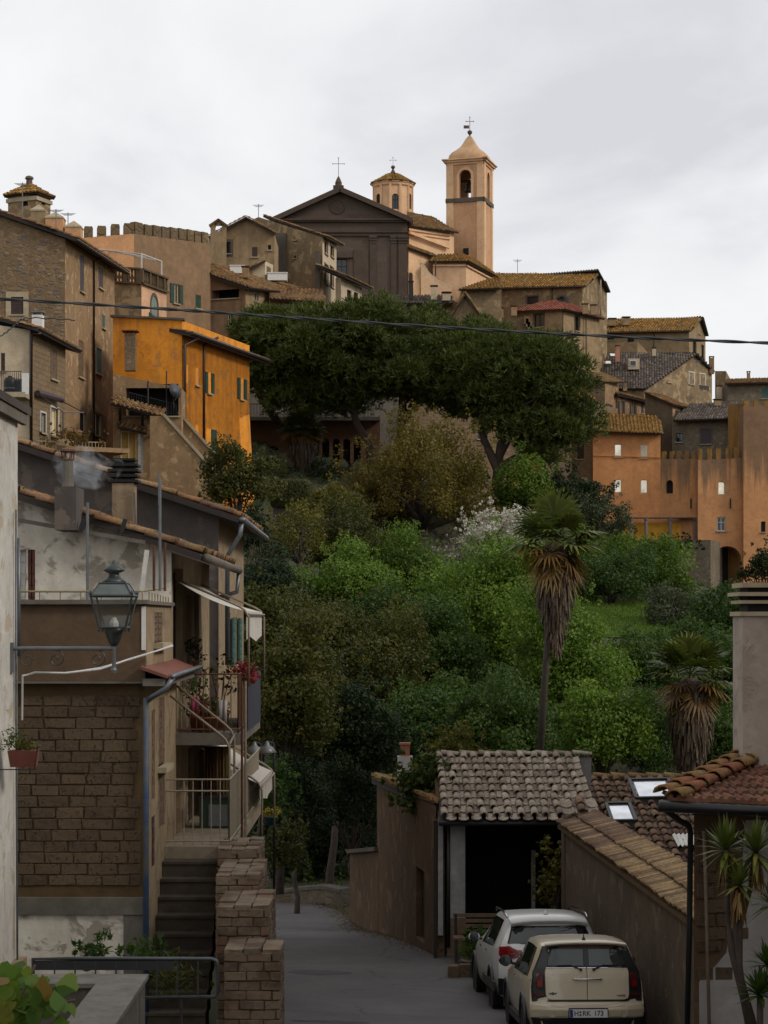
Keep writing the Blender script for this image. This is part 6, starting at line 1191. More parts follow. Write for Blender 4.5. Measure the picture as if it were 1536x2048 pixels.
for (x0, x1, y0, y1, ztop) in ((-1.97, -1.27, 24.6, 25.5, ZC-4.09), (-2.14, -1.46, 25.52, 27.0, ZC-3.68), (-2.28, -1.67, 27.02, 28.7, ZC-3.47), (-2.40, -1.80, 28.72, 30.2, ZC-3.31)):
    zb_ = gz(x1, y0)-.3; MB().box(x0+.02, y0+.02, zb_, x1-.02, y1-.02, ztop-.1).build('core', M_MORT, sp); hgt = .118; z = ztop
    r_ = 0
    while z-hgt > zb_ and z > ztop-1.5:
        for (a0, a1, fx) in ((x0, x1, 0), (y0+.13, y1, 1)):
            x = a0-(.12 if r_ % 2 else 0)
            while x < a1-.04:
                xe = min(x+random.uniform(.27, .33), a1); xs = max(x, a0)
                if xe-xs > .05:
                    c = V((xs+xe)/2, y0+.06, z-hgt/2) if not fx else V(x1-.06, (xs+xe)/2, z-hgt/2); dm = (xe-xs-.014, .12+random.uniform(-.012, .012), hgt-.014, 1)
                    inst('brick', random.choice(BR), sp, Matrix.Translation(c) @ Matrix.Rotation(1.5708 if fx else 0, 4, 'Z') @ Matrix.Rotation(random.gauss(0, .025), 4, 'Y') @ Matrix.Rotation(random.gauss(0, .04), 4, 'Z') @ Matrix.Diagonal(dm))
                x = x+.3 if xe >= a1 else xe+.002
        z -= hgt; r_ += 1
    ny_ = max(2, int((y1-y0)/.3))
    for k in range(3):
        for q in range(ny_): w_ = (x1-x0)/3; l_ = (y1-y0)/ny_; inst('brick', random.choice(BR), sp, Matrix.Translation((x0+w_*(k+.5), y0+l_*(q+.5), ztop+random.uniform(-.02, .012))) @ Matrix.Rotation(random.gauss(0, .02), 4, 'Y') @ Matrix.Diagonal((w_-.012, l_-.012, .075, 1)))
# awnings
def canvas(label, wall_pts, front_pts, drop, mat, name='awning', tubes=M_CREAM, legs=None):
    t = thing(name, label, 'awning', wall_pts[0]); m = MB(); n_ = 8
    a0, a1 = wall_pts; b0, b1 = front_pts
    for i in range(n_+1):
        for j in range(n_+1):
            p = a0.lerp(a1, i/n_).lerp(b0.lerp(b1, i/n_), j/n_); p.z -= .06*math.sin(math.pi*j/n_); m.v.append(tuple(p))
    for i in range(n_):
        for j in range(n_): q = i*(n_+1)+j; m.f.append((q, q+1, q+n_+2, q+n_+1))
    if mat: m.build('canvas', mat, t, True)
    if mat and drop:
        m = MB()
        for i in range(n_+1): p = b0.lerp(b1, i/n_); m.v += [tuple(p+V(.01, 0, 0)), tuple(p+V(.015+.02*math.sin(i*2.), 0, -drop*(1-.12*math.sin(i))))]
        for i in range(n_): m.f.append((2*i, 2*i+1, 2*i+3, 2*i+2))
        m.build('valance', mat, t, True)
    for a_, b_ in ((a0, b0), (a1, b1)):
        k = a_.lerp(b_, .9); e_ = (b_.x, b_.y, legs) if legs else (b_.x, b_.y, b_.z-drop)
        MB().tube([a_+V(0, 0, .03), k+V(0, 0, .03), k.lerp(b_, .7)+V(.02, 0, .0), b_+V(.05, 0, -.1), V(e_[0]+.05, e_[1], e_[2])], .02, 6).build('arm', tubes, t, True)
    MB().tube([b0+V(.05, 0, -.05), b1+V(.05, 0, -.05)], .018, 6).build('front_bar', tubes, t); return t
OLDIV = simple('old_ivory_tube', (.23, .185, .125), .55); CANV = simple('off_white_canvas', (.56, .53, .48), .9)
canvas('white canvas awning on bent tubes over the upper balcony', (V(XW+.02, 31.2, zz(1164, 31.2)), V(XW+.02, 35.2, zz(1164, 31.2))), (V(-2.16, 31.2, zz(1222, 31.2)), V(-2.16, 35.2, zz(1222, 31.2))), .45, CANV, tubes=OLDIV, legs=zz(1370, 31.2))
canvas('bare bent tube awning frame over the stair landing', (V(XW+.02, 30.0, zz(1395, 30)), V(XW+.02, 31.0, zz(1380, 30))), (V(-2.37, 30.0, zz(1482, 30)), V(-2.37, 31.0, zz(1470, 30))), .2, None, 'awning', OLDIV, lz)
STRIPE = NT('striped_canvas'); t = STRIPE; v = t.coord('Generated'); wv = t.n('TexWave', bands_direction='Y'); wv.inputs['Scale'].default_value = 5; t.l(v, wv.inputs['Vector']); t.col(t.mix(t.mr(wv.outputs[1], .45, .55), (.55, .52, .47), (.26, .22, .19))); t.set(Roughness=.9)
canvas('striped white awning below the balcony', (V(XW+.1, 33.6, zz(1490, 33.6)), V(XW+.1, 37.4, zz(1490, 33.6)-.1)), (V(-2.1, 33.6, zz(1568, 33.6)), V(-2.1, 37.4, zz(1575, 33.6))), .35, STRIPE.m, tubes=OLDIV, legs=zz(1700, 33.6))
for k, (px, mt) in enumerate(((484, M_RUST), (491, OLDIV))): MB().tube([P(px, 1362, 31.1), P(px, 1696, 31.1)], .022, 6).build('post', mt, TB)
cu = thing('curtain', 'brown and yellow striped curtain hanging under the balcony', 'curtain', P(434, 1620, 32.6)); m = MB(); n_ = 40
for i in range(n_+1): f = i/n_; x = -2.92+.42*f; y = 32.6+.03*math.sin(f*50); m.v += [(x, y, zz(1495, 32.6)), (x, y+.01, zz(1622, 32.6))]
for i in range(n_): m.f.append((2*i, 2*i+1, 2*i+3, 2*i+2)); m.t.append(i/n_)
m.build('cloth', leafmat('striped_cloth', [(0, (.05, .022, .012)), (.35, (.075, .03, .015)), (.5, (.20, .13, .05)), (.62, (.09, .04, .02)), (.75, (.26, .18, .075)), (1, (.22, .15, .06))], .1), cu, True); MB().tube([V(-3.0, 32.6, zz(1494, 32.6)), V(-2.42, 32.6, zz(1494, 32.6))], .012, 5).build('rod', M_IRON, cu)
bx_ = thing('storage_box', 'green storage box with a grey panel on the landing', 'box', (-2.65, 32.2, lz)); MB().box(-2.95, 31.95, lz, -2.35, 32.35, lz+.46).build('box', simple('dark_green_plastic', (.008, .035, .014), .5), bx_); MB().box(-2.80, 31.93, lz+.04, -2.5, 31.948, lz+.38).build('panel', simple('grey_panel', (.13, .14, .15), .6), bx_); MB().box(-2.97, 31.93, lz+.462, -2.33, 32.37, lz+.5).build('lid', M_IRON, bx_)
# balcony plants and pots
def pot_plant(label, c, r, hgt, mat, spread, n, leaf, potmat=POTM, cat='plant', name='potted_plant', up=.6):
    t = thing(name, label, cat, c); MB().lathe(c, [(r*.7, 0), (r, hgt), (r*1.1, hgt), (r*1.1, hgt*1.1), (r*.9, hgt*1.1)], 12).build('pot', potmat, t, True)
    m = MB()
    for k in range(5): a = k*1.3; m.tube([c+V(0, 0, hgt), c+V(spread*.5*math.cos(a), spread*.5*math.sin(a), hgt+up*.8)], .008, 4)
    m.build('stems', M_DARKWOOD, t); cs = np.array(c)+np.array([0, 0, hgt+up*.55])+unit(7)*np.array([spread, spread, up])*.55; p, nn, tv = cloud(cs, np.full(7, spread*.5), .3, leaf); np_mesh('leaves', leaf_quads(p, nn, leaf*1.2), len(p), 4, mat, t, tv); return t
pot_plant('leafy plant in a pot on the balcony corner near the wall', V(-2.95, 31.6, bz), .13, .22, LF_MID, .28, 5, .07, up=.75)
pot_plant('bushy green plant in the middle of the balcony', V(-2.65, 32.4, bz), .15, .25, LF_OLIVE, .36, 5, .08, up=.85)
pot_plant('small potted plant at the front of the balcony', V(-2.75, 31.3, bz), .17, .22, LF_OLIVE, .2, 5, .05, up=.25)
pot_plant('dark tumbling plant beside the upper doors', V(-3.0, 31.9, bz+1.0), .06, .1, LF_DARK, .2, 5, .06, up=.3)
LF_RED = lm('red_geranium_flowers', (.02, .04, .01), (.25, .02, .03), (.42, .03, .05), trans=.2)
pot_plant('red geraniums in a trough on the balcony railing', V(-2.2, 31.9, bz+.7), .09, .14, LF_RED, .24, 5, .05, up=.2); pot_plant('second red geranium trough farther along the balcony railing', V(-2.2, 33.2, bz+.7), .09, .14, LF_RED, .26, 5, .05, up=.2)
pot_plant('blue pot of yellow flowers hanging by the lamp post', V(PX(541, 40), 40, zz(1650, 40)), .13, .16, lm('yellow_flowers', (.03, .05, .01), (.30, .22, .02), (.45, .33, .03)), .2, 5, .06, simple('turquoise_pot', (.01, .10, .16), .5), up=.15)
for k, (x, z0, mt, lb) in enumerate(((-2.98, .55, simple('pink_cloth', (.35, .05, .10), .9), 'pink towel drying on the balcony'), (-2.84, .5, simple('dull_red_cloth', (.17, .03, .04), .9), 'dull red towel drying beside the pink one'), (-2.55, .5, simple('pale_cloth', (.40, .38, .36), .9), 'pale towel drying behind the balcony railing'))):
    m = MB(); n_ = 8
    for i in range(n_+1): m.v += [(x-.06+.13*i/n_, 31.5+.012*math.sin(i*1.7), bz+z0), (x-.06+.13*i/n_, 31.5+.02*math.sin(i*1.7+1), bz+z0-.36)]
    for i in range(n_): m.f.append((2*i, 2*i+1, 2*i+3, 2*i+2))
    o = m.build('towel', mt, None, True); tag(o, lb, 'towel', 'towels on the balcony'); so = o.modifiers.new('s', 'SOLIDIFY'); so.thickness = .008
# ---- grey house behind with smoking chimney
h = House('grey_gable_house', 'sooty grey house behind the terrace with a mossy sloping roof edge', 'house', gz(-4, 40)-1, (XW, 39))
ze = ZC+2.0; ev = V(XW+.42, 38.7, ze); up = V(-5.6, 0, 1.86); ev2 = ev+V(0, 8, 0)
h.wall(V(-8.5, 39, ze+1.75), V(XW, 39, ze-.02), PL_SOOT); h.wall(V(XW, 39, ze), V(XW, 46, ze), PL_DIRTY, [(452, 1225, 461, 1335, 'd', {'sill': False}), (466, 1235, 474, 1330, 'o', {'shut': M_TEAL, 'sw': .6})])
m = MB(); m.prism([ev, ev2, ev2+up, ev+up], V(0, 0, -.12)); rf = m.build('roof', M_DARKWOOD, h.root); lay(rf, TM_OLD, ev, V(0, 1, 0), up, 3, 14, .25, .42, .05, .12, skip=lambda i, j: i == 0 and random.random() < .15); lay(rf, TM_OLD, ev+V(0, .75, 0), V(0, 1, 0), up, 28, 2, .25, .42, .02, .04); tiled(rf, ev+up*.15+V(0, .75, 0), ev2+up*.15, ev2+up, ev+up+V(0, .75, 0), M_TILE, .25, .42, .02, name='upper_roof')
h.pipe([ev+V(.07, 0, -.06), ev2+V(.07, 0, -.1)], M_ZINC, .065); h.pipe([ev+V(.05, .1, -.1), ev+V(.02, .1, -.35), V(XW+.18, 38.95, ze-.75), V(XW+.18, 38.95, zz(1330, 39))], M_ZINC, .05)
c = P(249, 1060, 37.5); MB().box(c.x-.2, c.y-.25, c.z-.4, c.x+.2, c.y+.25, zz(968, 37.5)).build('chimney', PL_DIRTY, h.root); MB().bar(P(271, 1060, 37.2), P(268, 985, 37.2), .02).build('flue_pipe', CONC, h.root)
m = MB(); z = zz(966, 37.5)
for k in range(4): w_ = .24-.01*(k % 2); m.prism([V(c.x-w_-.04, c.y-w_-.04, z), V(c.x+w_+.04, c.y-w_-.04, z), V(c.x+w_+.04, c.y+w_+.04, z), V(c.x-w_-.04, c.y+w_+.04, z)], V(0, 0, .05)); m.box(c.x-w_+.06, c.y-w_+.06, z+.05, c.x+w_-.06, c.y+w_-.06, z+.1); z += .1
m.box(c.x-.22, c.y-.22, z+.01, c.x+.22, c.y+.22, z+.05); m.build('louvre_cap', simple('sooty_cap', (.008, .008, .008), .9), h.root)
MB().tube([P(318, 1010, 38), P(318, 945, 38)], .02, 5).build('aerial', M_ZINC, h.root)
# smoke drifting left from the chimney
sk = NT('smoke'); sk.t.nodes.remove(sk.b); pv = sk.n('VolumePrincipled'); pv.inputs['Color'].default_value = (.72, .76, .82, 1); v = sk.coord(); nz = sk.noise(v, 2.3, 5, .65, .8); sk.l(sk.mr(nz, .50, .74, 0, 2.4), pv.inputs['Density']); sk.l(pv.outputs[0], sk.o.inputs['Volume'])
m = MB(); pts = [P(246, 925, 37.2), P(225, 940, 37.1), P(195, 942, 37), P(165, 935, 37), P(140, 930, 37.1), P(112, 915, 37.2)]; m.tube(pts, [.08, .22, .36, .44, .42, .15], 12); tag(m.build('smoke', sk.m, None, True), 'thin bluish smoke drifting left from the sooty chimney', 'smoke', kind='stuff')
# ---- wall lantern on its bracket
lt = thing('wall_lantern', 'old iron street lantern on a scrolled wall bracket', 'lantern', (-4.03, 21.6, zz(1297, 21.6))); lx, ly = PX(228, 21.6), 21.6; IR = simple('grey_green_iron', (.055, .065, .065), .45, .5, var=.3); Zl = lambda py: zz(py, 21.6); S = 21.6/F
m = MB(); m.tube([(-4.03, ly, Zl(1297)), (lx, ly, Zl(1297))], .022, 8); m.tube([(lx, ly, Zl(1340)), (lx, ly, Zl(1262))], .022, 8); m.lathe(V(lx, ly, Zl(1340)), [(.03, -.03), (.035, 0), (.02, .03)], 8); m.box(-4.035, ly-.05, Zl(1345), -4.0, ly+.05, Zl(1285)); m.build('bracket', M_ZINC, lt)
m = MB()
def spiral(cx, cy, r0, turns, sgn, a0):
    return [V(cx+sgn*r0*(1-k/44)*math.cos(a0+turns*6.283*k/40), ly, cy+r0*(1-k/44)*math.sin(a0+turns*6.283*k/40)) for k in range(40)]
for px, sgn in ((55, 1), (112, -1), (195, -1)): MB().tube(spiral(PX(px, ly), Zl(1318), .10, 1.5, sgn, 1.2), .006, 5).build('scroll', IR, lt)

hw = lambda px: px*S
m = MB(); rings = [(1215-8, 26.5), (1050+140, 42.5)]
def sq(py, w_): return [V(lx+a*hw(w_), ly+b*hw(w_), Zl(py)) for a, b in ((-1, -1), (1, -1), (1, 1), (-1, 1))]
lo, hi, tp_ = sq(1255, 26.5), sq(1192, 41), sq(1167, 26)
for k in range(4):
    m.tube([lo[k], hi[k]], .012, 6); m.tube([hi[k], tp_[k]], .009, 6)
    for q, r_ in ((lo, .013), (hi, .016), (tp_, .012)): m.tube([q[k], q[(k+1) % 4]], r_, 6)
    m.lathe(hi[k], [(.012, 0), (.018, .03), (.004, .06)], 6); m.lathe(lo[k], [(.004, -.05), (.014, -.02), (.01, 0)], 6)
m.build('cage', IR, lt)
for k in range(4):
    MB().poly(lo[k], lo[(k+1) % 4], hi[(k+1) % 4], hi[k]).build('pane', GLASSY, lt); MB().poly(hi[k], hi[(k+1) % 4], tp_[(k+1) % 4], tp_[k]).build('roof_pane', simple('frosted_roof_glass', (.10, .125, .12), .25), lt)
MB().lathe(V(lx, ly, Zl(1167)), [(.15, 0), (.10, .05), (.06, .08), (.055, .11), (.115, .135), (.105, .16), (.05, .2), (.03, .215), (.025, .225), (.012, .25)], 14).build('cap', IR, lt, True)
MB().lathe(V(lx, ly, Zl(1292)), [(.03, 0), (.06, .04), (.10, .15), (.115, .2)], 10).build('bowl', IR, lt, True); MB().lathe(V(lx, ly, Zl(1253)), [(.05, 0), (.05, .04), (.02, .1)], 8).build('lamp_holder', M_FRAME, lt)
gc = thing('festoon_cable', 'white bundled cable looping from the left wall past the lantern', 'cable', P(46, 1350, 21.7)); m = MB(); pts = [P(44, 1440, 21.8), P(45, 1352, 21.7), P(70, 1345, 21.8), P(130, 1346, 22.5), P(200, 1338, 23.5), P(260, 1318, 25.2), P(300, 1306, 26.7), P(345, 1292, 27.2)]
m.tube(pts, .013, 6); m.tube([p+V(0, .01, .012*math.sin(i*2)) for i, p in enumerate(pts)], .01, 5); m.build('cable', simple('white_cable', (.50, .50, .49), .6), gc)
# flower box hung on the near wall
fb = thing('flower_box', 'terracotta flower box hung on the pale left wall', 'flower box', P(52, 1535, 21)); x0, x1 = PX(20, 21), PX(78, 21); z0, z1 = zz(1533, 21), zz(1500, 21)
MB().prism([V(x0+.02, 20.9, z0), V(x1-.03, 20.9, z0), V(x1, 20.85, z1), V(x0, 20.85, z1)], V(0, .2, 0)).build('box', simple('old_terracotta', (.17, .05, .035), .8), fb); m = MB(); m.tube([V(x1-.02, 20.84, z0-.02), V(x1+.015, 20.84, z1+.05), V(x1, 21.1, z1+.05)], .006, 4); m.tube([V(-4.02, 20.84, z0-.02), V(x1, 20.84, z0-.02)], .006, 4); m.build('hanger', M_IRON, fb)
cs = np.array([[PX(30, 21), 20.95, zz(1485, 21)], [PX(50, 21), 20.95, zz(1490, 21)], [PX(65, 21), 20.95, zz(1492, 21)]]); p, nn, tv = cloud(cs, np.array([.1, .09, .08]), .5, .03); np_mesh('leaves', leaf_quads(p, nn, .04), len(p), 4, LF_YELLOW, fb, tv); cs = np.array([[PX(18, 21), 20.95, zz(1478, 21)], [PX(35, 21), 21., zz(1470, 21)]]); p, nn, tv = cloud(cs, np.array([.14, .12]), .2, .03); np_mesh('sprays', leaf_quads(p, nn, .05, .25), len(p), 4, LF_MID, fb, tv)
# barrier, concrete coping, weeds and vine in the bottom left corner
br = thing('barrier', 'grey steel tube barrier across the foot of the stairs', 'barrier', P(250, 2040, 19)); Yb = 19.; GS = simple('galvanised_grey', (.075, .08, .085), .4, .5, var=.3)
A_, B_, C_, D_ = P(66, 1918, Yb), P(424, 1918, Yb), P(436, 1932, Yb), P(436, 1984, Yb); m = MB(); m.tube([P(66, 2060, Yb), A_, P(160, 1917, Yb), B_, P(433, 1922, Yb), C_, D_, P(430, 1994, Yb), P(290, 1996, Yb)], .019, 8); m.build('frame', GS, br, True)
MB().box(A_.x, Yb-.006, zz(1940, Yb), PX(348, Yb), Yb+.006, zz(1921, Yb)).build('panel', simple('dark_grey_panel', (.03, .031, .034), .5), br)
m = MB()
for k in range(9): x = PX(68+k*41, Yb); m.tube([(x, Yb, zz(1996, Yb)), (x, Yb, zz(1920, Yb))], .008, 5)
m.build('bars', GS, br); MB().tube([P(362, 1996, Yb), P(362, 2060, Yb)], .016, 6).build('foot', GS, br)
cw = thing('concrete_wall', 'grey concrete wall top with a square turn in the bottom left corner', 'wall', (-2.6, 16, gz(-2.6, 16))); zc = zz(1958, 18)
MB().box(-4.0, 17.6, gz(-3, 17)-.3, -2.15, 18, zc).build('wall', CONC, cw); MB().box(-2.5, 13, gz(-3, 17)-.3, -2.153, 17.598, zc-.003).build('wall', CONC, cw); MB().box(-4.0, 17.55, zc+.001, -2.12, 18.03, zc+.04).build('coping', plaster('pale_coping', (.20, .19, .175), scale=2), cw); MB().box(-2.53, 13, zc+.001, -2.12, 17.548, zc+.04).build('coping', plaster('pale_coping', (.2, .19, .175)), cw)
T('oleander', 'thin dark oleander growing at the foot of the tufa wall', 240, 1905, 25.3, 85, 34, LF_MID, 13, cat='bush', nl=26, trunk=False, dens=.45, aspect=.28, lr=(.3, .5)); T('oleander', 'sparse stair-side oleander behind the barrier', 355, 1965, 24, 55, 48, LF_OLIVE, 12, cat='bush', nl=20, trunk=False, dens=.3, aspect=.25, lr=(.3, .5))
vn = thing('vine', 'large-leaved green vine reaching up in the bottom left corner', 'vine', P(40, 2060, 12)); n = 70; p = np.array([tuple(P(random.gauss(52, 42), 2000+random.gauss(0, 32), 12+random.uniform(-.3, .3))) for _ in range(n)]); nn = unit(n)*.6+np.array([.2, -.7, .5]); nn /= np.linalg.norm(nn, axis=1, keepdims=True)
np_mesh('leaves', leaf_shapes(p, nn, .13), n, 10, lm('vine_leaves', (.035, .075, .010), (.08, .15, .018), (.13, .19, .025), (.18, .08, .025), trans=.4), vn, RNG.random(n)); m = MB(); m.tube([P(30, 2070, 12), P(45, 1990, 12), P(70, 1930, 12)], .008, 5); m.tube([P(60, 2070, 12), P(100, 2010, 12), P(150, 2000, 12)], .008, 5); m.build('stems', M_WOOD, vn)
# ---------------------------------------------------------------- right foreground: garage, skylight roof, garden wall, corner house
PL_WALLB = plaster('dark_streaked_render', (.115, .088, .066), (.085, .066, .05), (.15, .12, .09), scale=.9, streak=.8, peel=.3)
PL_OLDB = plaster('old_brown_render', (.115, .078, .054), (.082, .057, .04), (.16, .115, .08), scale=.7, streak=.6, peel=.35)
PL_POST = plaster('white_post_paint', (.36, .35, .335), (.29, .28, .27), streak=.4, scale=1.5)
TG = tile_mesh('roof_tile', .17, .46, MT_GREY, hgt=.46); TGP = None
def pan_mesh(w, l, mat):
    me = bpy.data.meshes.new('pan_tile'); v = []; n = 4
    for y, lift in ((0, .03), (l, .0)):
        for k in range(n+1): f = k/n*2-1; v.append((f*w/2, y, lift+.03*abs(f)**2))
    for y, lift in ((0, .012), (l, -.02)):
        for k in range(n+1): f = k/n*2-1; v.append((f*w/2, y, lift+.03*abs(f)**2))
    q = n+1; f_ = []
    for k in range(n): f_ += [(k, k+1, q+k+1, q+k), (2*q+k, 3*q+k, 3*q+k+1, 2*q+k+1), (k, 2*q+k, 2*q+k+1, k+1)]
    me.from_pydata(v, [], f_); me.materials.append(mat); return me
TGP = pan_mesh(.2, .46, MT_GREY)
g = House('garage', 'open garage under a lichen-grey tiled roof', 'garage', gz(2.5, 40)-.5, (2.6, 40)); G = g.root
E0, E1, R0, R1 = P(877, 1640, 39.6), P(1180, 1640, 39.6), P(882, 1513, 43.6), P(1183, 1513, 43.6)
m = MB(); m.prism([E0, E1, R1, R0], V(0, 0, -.1)); rf = m.build('roof', M_DARKWOOD, G)
u = E1-E0; v_ = (R0-E0); sl_ = v_.length; vd = V(0, v_.y, v_.z); nr_ = 9; dv_ = sl_/nr_
lay(rf, TG, E0+V(.0, -.06, .03), u, vd, 12, nr_, .2535, dv_, .012, .035, pan=TGP, lift=.035)
RT = tile_mesh('ridge_tile', .22, .42, MT_GREY, hgt=.4)
for k in range(8):
    c = R0.lerp(R1, k/8); inst('ridge_tile', RT, rf, Matrix.Translation(c+V(0, .05, .03)) @ Matrix((V(0, -1, 0), V(1, 0, 0), V(0, 0, 1))).transposed().to_4x4() @ Matrix.Rotation(random.gauss(0, .03), 4, 'Z'))
bk = V(E0.x, 43.6, 0); zb_ = g.zb
MB().box(E0.x+.02, 43.5, zb_, E1.x+.2, 43.7, R0.z-.12).build('back_wall', simple('shade_dark_boards', (.02, .016, .013), .95, var=.5), G); MB().box(E0.x-.02, 40.1, zb_, E0.x+.14, 43.5, E0.z-.05).build('side_wall', PL_OLDB, G); MB().box(E1.x-.05, 40.0, zb_, E1.x+.1, 43.5, E0.z-.05).build('side_wall', PL_OLDB, G)  # garage shade put into the back wall as a near-black colour
MB().prism([V(E0.x+.0, 40, E0.z-.06), V(E0.x+.0, 43.6, E0.z-.06), V(E0.x+.0, 43.6, R0.z-.12)], V(.14, 0, 0)).build('gable_wall', PL_OLDB, G)
x0, x1 = PX(896, 40), PX(930, 40); MB().box(x0, 39.9, PZ(1835, 40), x1, 40.2, E0.z-.02).build('post', PL_POST, G); MB().box(x0-.02, 39.88, zb_, x1+.02, 40.22, PZ(1836, 40)).build('post_base', BRICKM, G); MB().box(PX(876, 40), 39.95, PZ(1870, 40), PX(886, 40), 40.1, E0.z-.02).build('post', PL_POST, G)
MB().tube([P(897, 1648, 39.8), P(897, 1895, 39.8)], .035, 8).build('downpipe', M_IRON, G, True); MB().tube([E0+V(0, -.06, -.06), E1+V(-.3, -.06, -.06)], .05, 8).build('gutter', M_IRON, G, True); MB().box(PX(1062, 41.5), 41.4, zb_, PX(1070, 41.5), 41.5, PZ(1700, 41.5)).build('post', PL_POST, G)
be = thing('bench', 'dark slatted wooden bench in front of the garage', 'bench', P(965, 1890, 39.2)); bzz = PZ(1880, 39.2)
for k in range(4): MB().box(PX(906, 39.2), 39.15, bzz+.14+.105*k, PX(1050, 39.2), 39.19, bzz+.21+.105*k).build('backrest_slat', M_WOOD, be)
for k in range(3): MB().box(PX(906, 39), 38.75+.13*k, bzz+.08, PX(1050, 39), 38.85+.13*k, bzz+.11).build('seat_slat', M_WOOD, be)
for px in (912, 1044): MB().box(PX(px, 39)-.03, 38.72, bzz-.35, PX(px, 39)+.03, 39.14, bzz+.075).build('leg', M_DARKWOOD, be); MB().box(PX(px, 39)-.028, 39.141, bzz-.35, PX(px, 39)+.028, 39.149, bzz+.52).build('back_post', M_DARKWOOD, be)
cb = thing('stone_kerb', 'low stone kerb bed in front of the garage post', 'kerb', P(930, 1935, 37.4)); x = PX(895, 37.4); k = 0
while x < PX(990, 37.4):
    w_ = random.uniform(.14, .24); inst('stone', random.choice(BLK), cb, Matrix.Translation((x+w_/2, 37.3+.1*math.sin(k), gz(x, 37.3)+.12)) @ Matrix.Diagonal((w_, .2, random.uniform(.2, .28), 1))); x += w_+.01; k += 1
pot_plant('stone pot of green leaves in front of the bench', V(PX(942, 37.8), 37.8, gz(1.6, 37.8)), .18, .25, LF_GREEN, .26, 5, .08, CONC, up=.3)
# --- skylight house
h = House('skylight_house', 'house behind the garage with brown tiled roof and two skylights', 'house', gz(6, 44)-1, (6, 44))
R0, R1 = P(1150, 1558, 46), P(1470, 1558, 46); fall = V(.15, -6.6, -1.5); E0, E1 = R0+fall, R1+fall; m = MB(); m.prism([E0, E1, R1, R0], V(0, 0, -.12)); rf = m.build('roof', M_DARKWOOD, h.root)
TBN = tile_mesh('roof_tile', .185, .46, MT_BROWN, hgt=.46); TBP = pan_mesh(.2, .46, MT_BROWN); nr_ = 16; L_ = fall.length
us_ = (E1-E0).normalized(); vs_ = (-fall).normalized(); ns_ = us_.cross(vs_); ns_ = ns_ if ns_.z > 0 else -ns_
def on_plane(px, py):      # where the sight line through that pixel meets the roof plane
    d = V((px-768)/F, 1, (YH-py)/F); o = V(0, 0, ZC); return o+d*((E0-o).dot(ns_)/d.dot(ns_))
lay(rf, TBN, E0, us_, vs_, 14, nr_, .262, L_/nr_, .012, .03, pan=TBP, lift=.035)
for k in range(9):
    c = R0.lerp(R1, k/9); inst('ridge_tile', tile_mesh('ridge_tile', .24, .44, MT_HIP, hgt=.4) if k == 0 else bpy.data.meshes['ridge_tile.001'], rf, Matrix.Translation(c+V(0, 0, .04)) @ Matrix((V(0, -1, 0), V(1, 0, 0), V(0, 0, 1))).transposed().to_4x4())
MB().box(E0.x+.3, E0.y+.4, h.zb, E1.x-.2, R1.y+.3, E0.z-.15).build('wall', PL_OLDB, h.root)
SKYG = glassmat('skylight_glass', (.80, .84, .88), .12, 1.)
for lb, q in (('larger upper skylight in the brown tiled roof', ((1258, 1573), (1336, 1571), (1348, 1608), (1272, 1610))), ('smaller lower skylight in the brown tiled roof', ((1212, 1621), (1258, 1620), (1272, 1655), (1224, 1656)))):
    c4 = [on_plane(*p)+ns_*.14 for p in q]; cen = sum(c4, V(0, 0, 0))/4; t = thing('skylight', lb, 'skylight', cen, 'skylights')
    MB().prism([cen+(p-cen)*.98 for p in c4], -ns_*.16).build('frame', M_ZINC, t); MB().prism([cen+(p-cen)*.80+ns_*.012 for p in c4], -ns_*.01).build('pane', SKYG, t)
    for k in range(4): MB().bar(c4[k]+ns_*.03, c4[(k+1) % 4]+ns_*.03, .035, .02, ns_).build('trim', M_IRON, t)
cs_ = thing('corrugated_sheet', 'small white corrugated sheet at the roof edge by the downpipe', 'roof sheet', on_plane(1362, 1700)); m = MB(); q0 = on_plane(1344, 1682)+ns_*.16
for i in range(17):
    p = q0+us_*(.045*i); k = ns_*(.02 if i % 2 else -.02); m.v += [tuple(p+k), tuple(p+k-vs_*.75)]
for i in range(16): m.f.append((2*i, 2*i+1, 2*i+3, 2*i+2))
m.build('sheet', M_WHITE, cs_)
# --- garden wall with tile coping
A, B_ = V(3.44, 38.5, ZC-3.92), V(4.12, 25.2, ZC-3.90); d = (A-B_).normalized(); nl = V(-d.y, d.x, 0)     # nl points left, towards the road
gw = thing('garden_wall', 'tall dark rendered garden wall capped with layered tiles beside the cars', 'wall', (4.0, 30, gz(4, 30)))
m = MB(); zb_ = gz(4, 28)-1.2
m.prism([V(A.x, A.y, zb_), V(B_.x, B_.y, zb_), V(B_.x, B_.y, B_.z), V(A.x, A.y, A.z)], -nl*.5); m.build('wall', PL_WALLB, gw)
CT = tile_mesh('coping_tile', .15, .42, MT_BROWN, hgt=.34, taper=.9); CT2 = tile_mesh('coping_tile', .15, .42, tilemat('ochre_coping_tile', [(0, (.20, .13, .075)), (.5, (.31, .21, .12)), (1, (.41, .30, .18))], lichen=(.2, .17, .1), lich=.5, single=True), hgt=.34, taper=.9)
upv = (-nl*.9+V(0, 0, .28)).normalized(); nn_ = d.cross(upv); nn_ = nn_ if nn_.z > 0 else -nn_; Lg = (A-B_).length; n_ = int(Lg/.118)
m = MB(); m.prism([B_+nl*.1+V(0, 0, -.03), A+nl*.1+V(0, 0, -.03), A+nl*.1+upv*.84-V(0, 0, .03), B_+nl*.1+upv*.84-V(0, 0, .03)], V(0, 0, -.06)); cp = m.build('coping_bed', M_MORT, gw)
